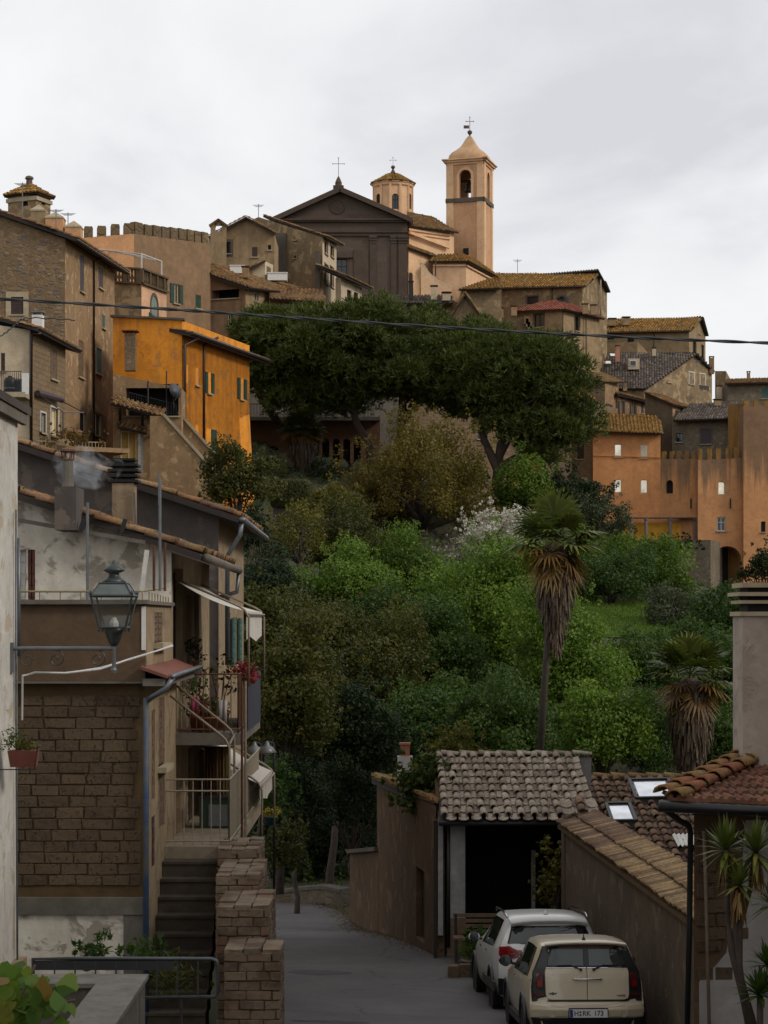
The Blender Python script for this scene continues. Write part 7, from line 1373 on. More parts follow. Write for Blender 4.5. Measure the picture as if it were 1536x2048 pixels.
for k in range(n_):
    for r_ in range(2):
        o = B_+d*(k*Lg/n_)+nl*(.12+random.gauss(0, .012))+upv*(.36*r_)+nn_*(.02+.012*r_+random.uniform(0, .01)); m4 = Matrix((upv.cross(nn_), upv, nn_)).transposed().to_4x4(); inst('coping_tile', CT2 if (k/n_ < .62) ^ (random.random() < .12) else CT, cp, Matrix.Translation(o) @ m4 @ Matrix.Rotation(random.gauss(0, .05), 4, 'Z'))
# little tiled pier cap where wall meets garage
c = V(3.75, 38.4, ZC-3.78); m = MB(); m.box(c.x-.32, c.y-.3, zb_, c.x+.32, c.y+.3, c.z); m.build('pier', PL_WALLB, gw); lay(cp, TGP, c+V(-.36, -.4, .06), V(1, 0, 0), V(0, 1, .3), 3, 2, .24, .34, .01, .03, name='cap_tile'); lay(cp, TBN, c+V(-.1, -.42, .1), V(1, 0, 0), V(0, 1, .3), 1, 2, .24, .34, .0, .0, name='cap_tile')
# --- corner house at the right edge
Yh = 19.6; h = House('corner_house', 'corner house with red tile roof and patchy stone and white wall at the right edge', 'house', gz(4, 19)-1, (PX(1388, Yh), Yh)); CH = h.root; ze = PZ(1606, 18.95)
xl = PX(1388, Yh); WPL = plaster('white_house_render', (.33, .31, .30), (.28, .265, .255), streak=.3, scale=.6)
h.wall(V(xl, Yh, ze+.1), V(8, Yh, ze+.1), PL_OLDB, name='front_wall'); h.wall(V(xl+1.7, Yh+7, ze+.1), V(xl, Yh, ze+.1), PL_DIRTY)
m = MB(); pts = [(1490, 1640), (1600, 1640), (1600, 2140), (1398, 2140), (1398, 1962), (1432, 1930), (1452, 1905), (1462, 1850), (1474, 1800), (1482, 1740)]; m.prism([P(x, y, Yh-.001) for x, y in pts], V(0, -.03, 0)); m.build('white_render', WPL, CH)
z = PZ(1660, Yh); k = 0                   # tufa quoins left bare at the corner
while z > PZ(1945, Yh):
    hh = random.uniform(.115, .15); x = xl+.02+(.1 if k % 2 else 0)
    while x < PX(1478-(k*3.2), Yh):
        w_ = random.uniform(.13, .26)
        if random.random() < .8: inst('block', random.choice(BLK), CH, Matrix.Translation((x+w_/2, Yh-.01, z-hh/2)) @ Matrix.Rotation(random.gauss(0, .02), 4, 'Y') @ Matrix.Diagonal((w_-.015, .05, hh-.018, 1)))
        x += w_+.01
    z -= hh; k += 1
ER0, ER1 = P(1334, 1604, 18.95), P(1700, 1616, 18.95); ap = P(1575, 1484, 22.6)
uu = (ER1-ER0).normalized(); hipv = (ap-ER0); m = MB(); m.prism([ER0, ER1, ER1+V(0, 3.65, ap.z-ER0.z), ap], V(0, 0, -.08)); rf = m.build('roof', M_DARKWOOD, CH)
m = MB(); m.prism([ER0, ap, ap+V(.6, 2, 0), ER0+V(2.1, 8, 0)], V(0, 0, -.08)); m.build('roof', M_TILER, CH)
tiled(CH, ER1, ER1+uu*5, ER1+uu*5+V(0, 3.65, ap.z-ER0.z), ER1+V(0, 3.65, ap.z-ER0.z), M_TILER, .2, .37, .08, name='roof')
def marseille(w, l, mat):
    me = bpy.data.meshes.new('roof_tile'); prof = [(-.5, .0), (-.42, .03), (-.30, .03), (-.24, .0), (-.08, .0), (0, .026), (.10, .026), (.16, 0), (.30, 0), (.38, .028), (.5, .028)]; v = []; n = len(prof); f_ = []
    for y, lift in ((0, .035), (l, .0)):
        v += [(a*w, y, b+lift) for a, b in prof]
    v += [(a*w, 0, .0) for a, b in prof]
    for k in range(n-1): f_ += [(k, k+1, n+k+1, n+k), (2*n+k, 2*n+k+1, k+1, k)]
    me.from_pydata(v, [], f_); me.materials.append(mat); return me
MR = marseille(.205, .42, MT_RED); vsl = V(0, 3.65, ap.z-ER0.z).normalized(); nsl = uu.cross(vsl).normalized()
for j in range(8):
    for i in range(10):
        o = ER0+uu*(.2*i+.1)+vsl*(.37*j-.04)
        f_ = (o-ER0).dot(vsl)/(ap-ER0).dot(vsl); lim = (ap-ER0).dot(uu)*f_
        if (o-ER0).dot(uu) < lim+.06: continue
        m4 = Matrix((uu, vsl, nsl)).transposed().to_4x4(); inst('roof_tile', MR, rf, Matrix.Translation(o+nsl*(.012+random.uniform(0, .008))) @ m4 @ Matrix.Rotation(random.gauss(0, .012), 4, 'Z'))
HT = tile_mesh('hip_tile', .19, .46, MT_HIP, hgt=.42); hv = hipv.normalized(); hn = (V(0, 0, 1)-hv*hv.z).normalized(); hu = hv.cross(hn)
for k in range(10):
    for s_ in (0, 1): inst('hip_tile', HT, rf, Matrix.Translation(ER0+hv*(.4*k+.2*s_-.05)+hn*(.03)+hu*(.09 if s_ == 0 else -.1)*1.) @ Matrix((hu, hv, hn)).transposed().to_4x4() @ Matrix.Rotation(random.gauss(0, .04), 4, 'Z'))
BP = simple('black_gutter', (.010, .010, .011), .4, .2)
MB().tube([ER0+V(-.09, -.08, -.03), ER1+V(0, -.08, -.06)], .055, 8).build('gutter', BP, CH, True)
MB().tube([P(1331, 1612, 18.9), P(1334, 1622, 18.95), P(1360, 1642, 19.2), P(1378, 1652, 19.35), P(1381, 1668, 19.4), P(1379, 1850, 19.4), P(1373, 2120, 19.4)], .03, 8).build('downpipe', BP, CH, True)
MB().tube([P(1408, 1662, 19.45), P(1411, 1750, 19.45), P(1420, 2120, 19.45)], .018, 6).build('thin_pipe', simple('beige_pipe', (.20, .155, .11), .7), CH, True)
cx0, cx1 = PX(1479, 21.2), PX(1479, 21.2)+.75; z0, z1 = PZ(1530, 21.2), PZ(1232, 21.2)
chm = MB().box(cx0, 21, z0, cx1, 21.6, z1).build('chimney', plaster('chimney_render', (.40, .35, .31), (.33, .285, .25), (.27, .23, .2), scale=.9, peel=.3, streak=.3), CH); 
for k, (dz, w_, hh) in enumerate(((.0, .03, .045), (.13, .02, .035), (.21, .05, .04), (.30, .01, .05))): MB().box(cx0-w_, 21-w_, z1+dz, cx1+w_, 21.6+w_, z1+dz+hh).build('cap_slab', M_TRIM, chm)
MB().box(cx0+.06, 21.06, z1+.046, cx1-.06, 21.54, z1+.299).build('flue', M_VOID, chm)
# yucca
yu = thing('yucca', 'tall yucca with several spiky heads in front of the white wall', 'plant', P(1500, 2060, 17.6), 'yuccas')
def rosette(c, n, l, out, up0=-40, up1=85):
    for k in range(n):
        az = k*2.399+random.uniform(-.3, .3); el = R(up0+(up1-up0)*(k/n)**.8); d = V(math.cos(az)*math.cos(el), math.sin(az)*math.cos(el), math.sin(el)); s = d.cross(V(0, 0, 1)); s = s.normalized() if s.length > .1 else V(1, 0, 0); L1 = l*random.uniform(.75, 1.05); w_ = .021
        m1 = c+d*L1*.5; tip = c+d*L1+V(0, 0, -.10*L1*max(0, math.cos(el))); out[0] += [c-s*w_*.6, c+s*w_*.6, m1+s*w_, m1-s*w_, m1-s*w_, m1+s*w_, tip+s*.001, tip-s*.001]; tb = random.uniform(.15, .6)+(.3 if el < 0 else 0); out[1] += [tb, tb]
Q = [[], []]; hd = [P(1452, 1700, 17.6), P(1512, 1705, 17.5), P(1478, 1770, 17.4), P(1545, 1810, 17.6)]
for c in hd[:2]: rosette(c, 60, .34, Q, -55)
rosette(hd[2], 40, .28, Q); rosette(hd[3], 40, .3, Q)
np_mesh('leaves', np.array([tuple(p) for p in Q[0]]), len(Q[1]), 4, LF_YUCCA, yu, np.clip(Q[1], 0, 1))
for pts in (((1505, 2070), (1490, 2010), (1462, 1900), (1455, 1820), (1452, 1700)), ((1500, 2060), (1478, 1950), (1480, 1850), (1500, 1780), (1512, 1705)), ((1512, 2070), (1482, 1960), (1470, 1860), (1478, 1770))):
    MB().tube([P(x, y, 17.55) for x, y in pts], [.035, .032, .026, .022, .02][:len(pts)], 8).build('stem', BARK, yu, True)
# hanging dry skirts
n = 160; c = np.array([tuple(random.choice(hd[:3])) for _ in range(n)]); a = RNG.uniform(0, 6.283, n); o = np.stack([np.cos(a)*.03, np.sin(a)*.03, -RNG.uniform(.02, .12, n)], 1); p0 = c+o; p1 = p0+np.stack([np.cos(a)*.05, np.sin(a)*.05, -RNG.uniform(.12, .3, n)], 1); tg = np.stack([-np.sin(a), np.cos(a), a*0], 1)*.012
np_mesh('dry_leaves', np.stack([p0-tg, p0+tg, p1+tg*.2, p1-tg*.2], 1).reshape(-1, 3), n, 4, LF_DRY, yu, RNG.random(n))
y2 = thing('yucca', 'low yucca clump at the bottom right corner', 'plant', P(1520, 2080, 17.2), 'yuccas'); Q = [[], []]; rosette(P(1520, 1990, 17.2), 60, .3, Q, -20); rosette(P(1535, 1930, 17.3), 40, .26, Q, -20); np_mesh('leaves', np.array([tuple(p) for p in Q[0]]), len(Q[1]), 4, LF_MID, y2, np.clip(Q[1], 0, 1)); MB().tube([P(1520, 2090, 17.2), P(1520, 1990, 17.2)], .03, 6).build('stem', BARK, y2)
# --- brown wall house beside the road
b0, b1 = V(PX(754, 48), 48, PZ(1556, 48)), V(PX(872, 40.2), 40.2, PZ(1612, 40.2))
h = House('roadside_house', 'old brown rendered house wall with small door beside the road', 'house', gz(0, 45)-1, (b0.x, b0.y)); h.wall(b0, b1, PL_OLDB, [(832, 1738, 849, 1880, 'p', {'shut': M_DARKWOOD, 'frame': M_DARKWOOD, 'depth': .25})], name='road_wall'); h.wall(b0+V(1.25, .5, 0), b0, PL_OLDB); bq = V(b1.x+.02, 44, b1.z); h.back(b1, bq, PL_OLDB); h.back(bq, b0+V(1.25, .5, 0), PL_OLDB)
h.roof(b0+V(-.12, -.1, .02), b1+V(-.02, .4, .02), b1+V(1.2, 1.2, -.15), b0+V(1.6, .6, -.05), M_TILE, pitch=.24)
c = P(810, 1575, 45); MB().box(c.x-.17, c.y-.17, c.z-.5, c.x+.17, c.y+.17, PZ(1512, 45)).build('chimney', simple('white_chimney', (.44, .43, .42), .9), h.root); MB().lathe(V(c.x, c.y, PZ(1512, 45)), [(.18, 0), (.15, .02), (.15, .25), (.18, .26), (.18, .3), (.1, .3)], 4, rot=.785).build('chimney_pot', POTM, h.root)
MB().box(PX(867, 40.1), 40.0, h.zb, PX(874, 40.1), 40.12, PZ(1640, 40.1)).build('board', M_DARKWOOD, h.root)
c0, c1 = V(PX(700, 53), 53, PZ(1705, 53)), V(PX(756, 47.8), 47.8, PZ(1700, 47.8)); lw = House('garden_boundary', 'lower dark wall continuing the roadside house to the bend', 'wall', gz(-.5, 51)-1, (c0.x, c0.y)); lw.wall(c0, c1, PL_OLDB); MB().bar(c0+V(.1, 0, .03), c1+V(.1, 0, .03), .2, .05).build('coping', M_GTRIM, lw.root)
# --- low stone wall at the bend
sw = thing('low_wall', 'low stone wall at the far bend of the road', 'wall', P(610, 1810, 60)); m = MB(); pts = [P(525, 1792, 61), P(600, 1780, 60.5), P(650, 1776, 60), P(690, 1784, 59.5)]
for a_, b_ in zip(pts[:-1], pts[1:]): dd = (b_-a_).normalized(); MB().obox((a_+b_)/2+V(0, 0, -.6), (b_-a_)/2, V(-dd.y, dd.x, 0)*.2, V(0, 0, .6)).build('wall', RUB_G, sw); MB().obox((a_+b_)/2+V(0, 0, .05), (b_-a_)/2, V(-dd.y, dd.x, 0)*.24, V(0, 0, .05)).build('coping', CONC, sw)
# fallen leaves along the verge
n = 5000; tt = RNG.random(n); y = 38+22*tt; lr = np.array([road_lr(q) for q in y]); x = np.where(RNG.random(n) < .75, lr[:, 1]+RNG.normal(.05, .25, n), lr[:, 0]+RNG.normal(0, .25, n)); p = np.stack([x, y, ground(x, y)+.05], 1); nn = unit(n)*.4+np.array([0, 0, 1]); nn /= np.linalg.norm(nn, axis=1, keepdims=True)
tag(np_mesh('leaf_litter', leaf_quads(p, nn, .06), n, 4, lm('dead_leaves', (.05, .032, .016), (.09, .058, .028), (.15, .10, .05)), None, RNG.random(n)), 'brown fallen leaves along the road verge', 'leaves', kind='stuff')
# ---------------------------------------------------------------- cars
def carpaint(name, c, coat=.6):
    t = NT(name); v = t.coord(); f = t.noise(v, 3, 4); t.col(t.mix(t.mr(f, .4, .7, 0, .15), c, dk(c, .8))); t.set(Roughness=.35); t.b.inputs['Coat Weight'].default_value = coat; t.b.inputs['Coat Roughness'].default_value = .06; return t.m
BLKP = simple('black_plastic', (.012, .012, .013), .45, var=.2); TYRE = simple('tyre_rubber', (.012, .012, .012), .85); RIM = simple('alloy_rim', (.22, .22, .23), .35, .8); CHROME = simple('chrome', (.55, .55, .56), .15, 1., bump=0)
CGL = glassmat('car_glass', (.008, .010, .011), .05); CGL2 = glassmat('rear_glass', (.030, .038, .036), .06); REDL = glassmat('red_lamp', (.22, .008, .012), .12); REDD = glassmat('dark_red_lamp', (.09, .008, .008), .15)
def interp(tab, y):
    for (a, b), (c, d) in zip(tab[:-1], tab[1:]):
        if y <= c:
            k = (y-a)/(c-a); return b+(d-b)*k
    return tab[-1][1]
class Car:
    def __init__(s, name, label, L_, W_, top, belt, wt, sill, paint, rear_y, rnd=.12):
        s.t = thing(name, label, 'car', (0, 0, 0)); s.ry = rear_y; s.W = W_/2; s.rnd = rnd; s.paint = paint; s.top, s.belt, s.wt, s.sill = top, belt, wt, sill; s.L = L_
    def hw(s, z, y=1.):         # half width at height z on a given station
        zt = interp(s.top, y); zb = interp(s.belt, y); w = s.W*interp([(0, .94), (.5, 1), (s.L-.7, 1), (s.L, .80)], y); wt = min(interp(s.wt, y), w)
        tab = [(s.sill, w*.93), (s.sill+.12, w*.98), (.62, w), (zb-.04, w*.975), (zb, w*.955), (max(zb+.01, zt-.09), wt+.045), (max(zb+.02, zt-.03), wt), (zt+.02, wt*.8)]
        return interp(tab, z)
    def surf(s, x, z):          # rear surface: y of the point (x, z)
        f = min(1., abs(x)/max(.1, s.hw(z, .0))); return interp(s.ry, z)+s.rnd*f**5
    def build(s, zl, glass_y, pillars=(), glass=CGL):
        ys = [0., .12, .3, .55, .8, 1.1, 1.4, 1.7, 2.0, 2.3, 2.6, 2.9, 3.2, 3.5, 3.7, 3.85, s.L-.03, s.L] if s.L < 4.2 else [0., .12, .3, .55, .8, 1.1, 1.4, 1.7, 2.0, 2.3, 2.6, 2.9, 3.2, 3.5, 3.8, 4.1, 4.3, s.L-.03, s.L]
        body, win = MB(), MB(); rows = []
        for y in ys:
            zt = interp(s.top, y); zb = interp(s.belt, y); zb = min(zb, zt-.05); r = []
            for z in (s.sill, s.sill+.12, .5, .62, .76, zb-.04, zb, zb+(zt-.09-zb)*.5, zt-.09, zt-.03): r.append((s.hw(min(z, zt), y), z))
            wt = r[-1][0]; r += [(wt*.8, zt-.006), (wt*.4, zt+.008), (0, zt+.012)]; rows.append(r)
        K = len(rows[0])
        for sg in (1, -1):
            b = len(body.v)
            for y, r in zip(ys, rows):
                for x, z in r:
                    yy = y+(s.ry and (interp(s.ry, z)+s.rnd)*max(0, 1-y/.8)); body.v.append((sg*x, yy, z))
            for i in range(len(ys)-1):
                for j in range(K-1):
                    f = (b+i*K+j, b+(i+1)*K+j, b+(i+1)*K+j+1, b+i*K+j+1); f = f if sg > 0 else f[::-1]
                    ym = (ys[i]+ys[i+1])/2
                    if j in (6, 7) and glass_y[0] < ym < glass_y[1] and not any(a < ym < c for a, c in pillars):
                        o = len(win.v); win.v += [body.v[q] for q in f]; win.f.append((o, o+1, o+2, o+3))
                    elif j in (8, 9, 10, 11) and glass_y[2] < ym < glass_y[3]:
                        o = len(win.v); win.v += [body.v[q] for q in f]; win.f.append((o, o+1, o+2, o+3))
                    else: body.f.append(f)
        # rear cap
        b = len(body.v); nf = 12
        for z in zl:
            w = s.hw(z, 0.)
            for k in range(nf+1): x = w*(2*k/nf-1); body.v.append((x, s.surf(x, z), z))
        for i in range(len(zl)-1):
            for k in range(nf): body.f.append((b+i*(nf+1)+k, b+i*(nf+1)+k+1, b+(i+1)*(nf+1)+k+1, b+(i+1)*(nf+1)+k))
        bm = bmesh.new(); me = bpy.data.meshes.new('body'); me.from_pydata(body.v, [], body.f); bm.from_mesh(me); bmesh.ops.remove_doubles(bm, verts=bm.verts, dist=.004); bmesh.ops.recalc_face_normals(bm, faces=bm.faces); bm.to_mesh(me); bm.free(); me.materials.append(s.paint); me.polygons.foreach_set('use_smooth', [True]*len(me.polygons))
        o = bpy.data.objects.new('body', me); COL.objects.link(o); o.parent = s.t; s.body = o
        win.build('windows', glass, s.t, True)
        MB().box(-s.W*.85, .25, s.sill-.08, s.W*.85, s.L-.25, s.sill+.02).build('underbody', BLKP, s.t)
    def patch(s, name, poly, off, mat, parent=None, thick=.012, sub=6):
        """solid panel on the rear surface; poly in (x, z)"""
        pts = []
        for (x0, z0), (x1, z1) in zip(poly, poly[1:]+poly[:1]):
            for k in range(sub): pts.append((x0+(x1-x0)*k/sub, z0+(z1-z0)*k/sub))
        cx = sum(p[0] for p in pts)/len(pts); cz = sum(p[1] for p in pts)/len(pts); rings = (1., .96, .7, .35); m = MB(); n = len(pts)
        for o_, sc in ((-.02, 1.), (off-.006, 1.), (off, .97), (off, .7), (off, .35)):
            for x, z in pts: X, Z = cx+(x-cx)*sc, cz+(z-cz)*sc; m.v.append((X, s.surf(X, Z)-o_, Z))
        for r in range(4):
            for k in range(n): m.f.append((r*n+k, r*n+(k+1) % n, (r+1)*n+(k+1) % n, (r+1)*n+k))
        m.v.append((cx, s.surf(cx, cz)-off, cz)); c = len(m.v)-1
        for k in range(n): m.f.append((4*n+k, 4*n+(k+1) % n, c))
        return m.build(name, mat, parent or s.t, False)
    def wheel(s, x, y, r, w=.2):
        sg = 1 if x > 0 else -1; c = V(x, y, r); m = MB(); m.lathe(c-V(sg*w, 0, 0), [(r*.62, 0), (r*.95, .01), (r, .05), (r, w-.05), (r*.95, w-.01), (r*.62, w)], 28, ax=(sg, 0, 0)); wh = m.build('wheel', TYRE, s.t, True)
        m = MB(); m.lathe(c-V(sg*.03, 0, 0), [(r*.60, 0), (r*.62, .02), (r*.55, .03), (r*.5, 0)], 24, ax=(sg, 0, 0)); m.lathe(c-V(sg*.03, 0, 0), [(r*.14, 0), (r*.12, .03), (.01, .035)], 10, ax=(sg, 0, 0))
        for k in range(5): a = k*1.2566; m.bar(c-V(sg*.015, 0, 0), c-V(sg*.015, 0, 0)+V(0, math.cos(a), math.sin(a))*r*.56, .012, .03, (sg, 0, 0))
        m.build('rim', RIM, wh)
    def arch(s, x, y, r, mat=None):
        sg = 1 if x > 0 else -1; m = MB(); n = 18; b = 0
        for ro, xo in ((r*1.08, 0), (r*1.08, .028), (r*1.27, .028), (r*1.30, 0)):
            for k in range(n+1): a = math.pi*(-.08+1.16*k/n); m.v.append((x+sg*xo, y+math.cos(a)*ro, r+math.sin(a)*ro))
        for i in range(3):
            for k in range(n): m.f.append((i*(n+1)+k, i*(n+1)+k+1, (i+1)*(n+1)+k+1, (i+1)*(n+1)+k))
        m.build('wheel_arch', mat or BLKP, s.t); MB().lathe(V(x-sg*.05, y, r), [(r*1.15, 0), (r*1.15, .055)], 24, ax=(sg, 0, 0)).build('wheel_well', M_VOID, s.t)
    def mirror(s, x, y, z, mat):
        for sg in (-1, 1):
            m = MB(); c = V(sg*(x+.1), y, z); n = 10; 
            for i, (dy, r) in enumerate(((-.05, .6), (-.05, .92), (-.02, 1.), (.04, .9), (.09, .6), (.11, .15))):
                for k in range(n): a = 6.283*k/n; m.v.append((c.x+.105*r*math.cos(a), c.y+dy, c.z+.075*r*math.sin(a)))
            for i in range(5):
                for k in range(n): m.f.append((i*n+k, i*n+(k+1) % n, (i+1)*n+(k+1) % n, (i+1)*n+k))
            mo = m.build('mirror', mat, s.t, True); MB().lathe(V(c.x, c.y-.045, c.z), [(.085, 0), (.08, .006), (.01, .007)], 12, ax=(0, -1, 0)).build('mirror_glass', CGL2, mo); MB().bar(V(sg*x*.9, y+.03, z-.06), V(sg*(x+.03), y+.03, z-.03), .02).build('mirror_arm', BLKP, mo)
def rrect(x0, x1, z0, z1, r=.04, n=3):
    o = []
    for cx, cz, a0 in ((x1-r, z0+r, -90), (x1-r, z1-r, 0), (x0+r, z1-r, 90), (x0+r, z0+r, 180)):
        for k in range(n+1): a = R(a0+90*k/n); o.append((cx+r*math.cos(a), cz+r*math.sin(a)))
    return o
def text_mesh(name, s, size, mat, parent, loc, rot, font_scale=(1, 1)):
    cu = bpy.data.curves.new(name, 'FONT'); cu.body = s; cu.size = size; cu.extrude = .0015; cu.align_x = 'LEFT'; cu.align_y = 'CENTER'; cu.offset = .0012; tmp = bpy.data.objects.new(name, cu); COL.objects.link(tmp); dg = bpy.context.evaluated_depsgraph_get(); me = bpy.data.meshes.new_from_object(tmp.evaluated_get(dg)); bpy.data.objects.remove(tmp); me.materials.clear(); me.materials.append(mat)
    o = bpy.data.objects.new(name, me); COL.objects.link(o); o.parent = parent; o.location = loc; o.rotation_euler = rot; o.scale = (font_scale[0], font_scale[1], 1); return o
# ---- cream estate car with split rear doors
CREAM = carpaint('pepper_cream_paint', (.50, .43, .31))
c = Car('parked_car', 'cream small estate car with split rear doors parked nearest', 3.96, 1.68, [(0, 1.375), (.3, 1.405), (1., 1.425), (1.8, 1.42), (2.3, 1.36), (2.5, 1.27), (3.0, .98), (3.5, .92), (3.85, .82), (3.96, .66)], [(0, .93), (2.9, .90), (3.0, .88), (3.96, .58)], [(0, .575), (.4, .60), (1.8, .60), (2.4, .57), (3., .62), (3.96, .5)], .26, CREAM, [(.2, .10), (.38, .03), (.5, .0), (.58, .02), (.62, .06), (.95, .10), (1.06, .125), (1.33, .235), (1.40, .26), (1.5, .27)], .13)
c.build([.26, .34, .42, .5, .56, .60, .7, .85, .95, 1.06, 1.15, 1.25, 1.32, 1.36, 1.385], (.32, 2.62, 2.32, 3.0))
T_ = c.t
c.patch('rear_surround', [(-.76, .61), (.76, .61), (.765, .80), (.74, 1.0), (.70, 1.08), (.585, 1.345), (-.585, 1.345), (-.70, 1.08), (-.74, 1.0), (-.765, .80)], .022, BLKP)
for sg in (-1, 1):
    dr = c.patch('rear_door', [(sg*x, z) for x, z in [(.004, .635), (.50, .635), (.555, .65), (.575, .70), (.578, 1.0), (.565, 1.06), (.004, 1.06)]], .036, CREAM); c.patch('chrome_strip', [(sg*x, z) for x, z in [(.004, 1.062), (.568, 1.062), (.568, 1.07), (.004, 1.07)]], .039, CHROME, dr, sub=2)
    c.patch('rear_window', [(sg*x, z) for x, z in [(.035, 1.09), (.54, 1.09), (.535, 1.15), (.47, 1.315), (.035, 1.315)]], .028, CGL2)
    lp = c.patch('tail_light', [(sg*x, z) for x, z in rrect(.605, .70, .79, .99, .03)], .034, REDD); c.patch('lamp_lens', [(sg*x, z) for x, z in rrect(.62, .69, .815, .885, .02)], .040, REDL, lp); c.patch('reflector', [(sg*x, z) for x, z in rrect(.60, .745, .685, .712, .01)], .034, REDD)
    c.patch('bumper_pad', [(sg*x, z) for x, z in rrect(.285, .46, .415, .525, .03)], .03, CREAM)
    m = MB(); a_ = V(sg*.09, c.surf(.09, 1.06)-.05, 1.045); b_ = V(sg*.23, c.surf(.23, 1.11)-.045, 1.10); m.bar(a_, b_, .008); m.lathe(a_, [(.02, -.01), (.02, .02), (.005, .025)], 8, ax=(0, -1, 0)); m.bar(b_, V(sg*.42, c.surf(.4, 1.09)-.043, 1.095), .006); m.build('wiper', BLKP, T_)
m = MB(); m.tube([V(-.20, c.surf(.1, .91)-.03, .91), V(-.19, c.surf(.1, .91)-.06, .912), V(.19, c.surf(.1, .91)-.06, .912), V(.20, c.surf(.1, .91)-.03, .91)], .011, 8); m.build('door_handle', CHROME, T_, True)
c.patch('bumper', [(-.775, .395), (.775, .395), (.79, .48), (.775, .575), (-.775, .575), (-.79, .48)], .02, CREAM); c.patch('lower_bumper', [(-.74, .26), (.74, .26), (.77, .39), (-.77, .39)], .012, BLKP); c.patch('plate_recess', rrect(-.275, .275, .385, .53, .02), .026, BLKP)
c.patch('brake_light', [(-.46, 1.352), (.46, 1.352), (.44, 1.372), (-.44, 1.372)], .02, simple('brake_red', (.15, .006, .012), .35))
m = MB(); zr = 1.385
for k in range(13): x = -.57+1.14*k/12; e_ = .03*abs(x/.57)**3; m.v += [(x, .20+e_, zr-.012-e_), (x, .16+e_, zr+.012-e_), (x, .34, zr+.032-e_)]
for k in range(12): m.f += [(3*k, 3*k+3, 3*k+4, 3*k+1), (3*k+1, 3*k+4, 3*k+5, 3*k+2)]
m.build('roof_spoiler', CREAM, T_, True)
pl = MB().box(-.26, c.surf(0, .45)-.046, .40, .26, c.surf(0, .45)-.03, .51).build('number_plate', simple('plate_white', (.62, .62, .60), .4, var=.05), T_); py = c.surf(0, .45)-.0475
MB().box(-.257, py-.001, .403, -.215, py+.001, .507).build('plate_band', simple('plate_blue', (.01, .03, .22), .4), pl); INK = simple('plate_black', (.008, .008, .008), .5)
text_mesh('plate_text', 'H', .098, INK, pl, (-.20, py-.001, .455), (R(90), 0, 0), (.92, 1)); text_mesh('plate_text', 'RK', .098, INK, pl, (-.085, py-.001, .455), (R(90), 0, 0), (.92, 1)); text_mesh('plate_text', '173', .098, INK, pl, (.07, py-.001, .455), (R(90), 0, 0), (.92, 1))
MB().lathe(V(-.112, py, .475), [(.014, 0), (.014, .002)], 12, ax=(0, -1, 0)).build('plate_seal', INK, pl); MB().lathe(V(-.112, py, .433), [(.016, 0), (.016, .002)], 12, ax=(0, -1, 0)).build('plate_seal', simple('seal_red', (.30, .04, .05), .5), pl)
yb = c.surf(-.48, .72)-.041; m = MB(); m.lathe(V(-.48, yb+.004, .72), [(.022, 0), (.02, .006), (.005, .007)], 14, ax=(0, -1, 0))
for sg in (-1, 1):
    for k in range(3): m.obox(V(-.48+sg*(.042-.004*k), yb, .728-.008*k), V(.022-.004*k, 0, 0), V(0, .002, 0), V(0, 0, .0028))
m.build('winged_badge', simple('dull_chrome', (.16, .15, .14), .35, .6), T_); o = text_mesh('badge_text', 'COOPER', .03, simple('dull_chrome', (.16, .15, .14), .35, .6), T_, (.40, c.surf(.45, .69)-.042, .69), (R(90), 0, 0))
MB().lathe(V(0, .42, 1.42), [(.03, 0), (.02, .03), (.008, .05), (.004, .10)], 8).build('aerial', BLKP, T_)
for x in (-.80, .80):
    for y in (.72, 3.25): c.wheel(x*1.02, y, .305); c.arch(x*1.035, y, .305)
MB().box(-.845, 1.1, .20, .845, 2.9, .31).build('side_skirt', BLKP, T_); c.mirror(.82, 2.45, 1.0, simple('mirror_black', (.02, .02, .022), .25))
MB().tube([V(-.862, 1.42, .86), V(-.862, 1.55, .86)], .012, 6).build('side_handle', CHROME, T_)
MB().obox(V(-.835, 2.86, .82), V(.01, 0, 0), V(0, .03, 0), V(0, 0, .02)).build('indicator', simple('amber', (.5, .16, .02), .3), T_)
pitch = math.atan((gz(2.8, 31.4)-gz(2.8, 27.4))/4.); T_.location = (2.80, 27.35, gz(2.8, 27.4)+.02); T_.rotation_euler = (pitch, 0, R(1.5))
# ---- white suv
WHT = carpaint('white_pearl_paint', (.62, .62, .60))
c = Car('parked_car', 'white sport utility car with roof rails parked in front of the cream car', 4.44, 1.82, [(0, 1.50), (.3, 1.56), (1., 1.59), (2., 1.585), (2.5, 1.52), (2.7, 1.43), (3.3, 1.12), (4.0, 1.02), (4.3, .92), (4.44, .72)], [(0, 1.10), (.8, 1.06), (2.9, 1.0), (3.3, .99), (4.44, .62)], [(0, .60), (.4, .64), (2., .64), (2.6, .61), (3.3, .70), (4.44, .55)], .30, WHT, [(.25, .12), (.5, .02), (.7, .0), (.95, .05), (1.15, .10), (1.42, .32), (1.5, .36), (1.6, .38)], .2)
c.build([.30, .42, .55, .7, .82, .95, 1.05, 1.15, 1.25, 1.35, 1.44, 1.50], (.75, 2.75, 2.5, 3.3), ((1.68, 1.72),)); T_ = c.t
c.patch('rear_window', [(-.70, 1.16), (.70, 1.16), (.60, 1.43), (-.60, 1.43)], .026, CGL); 
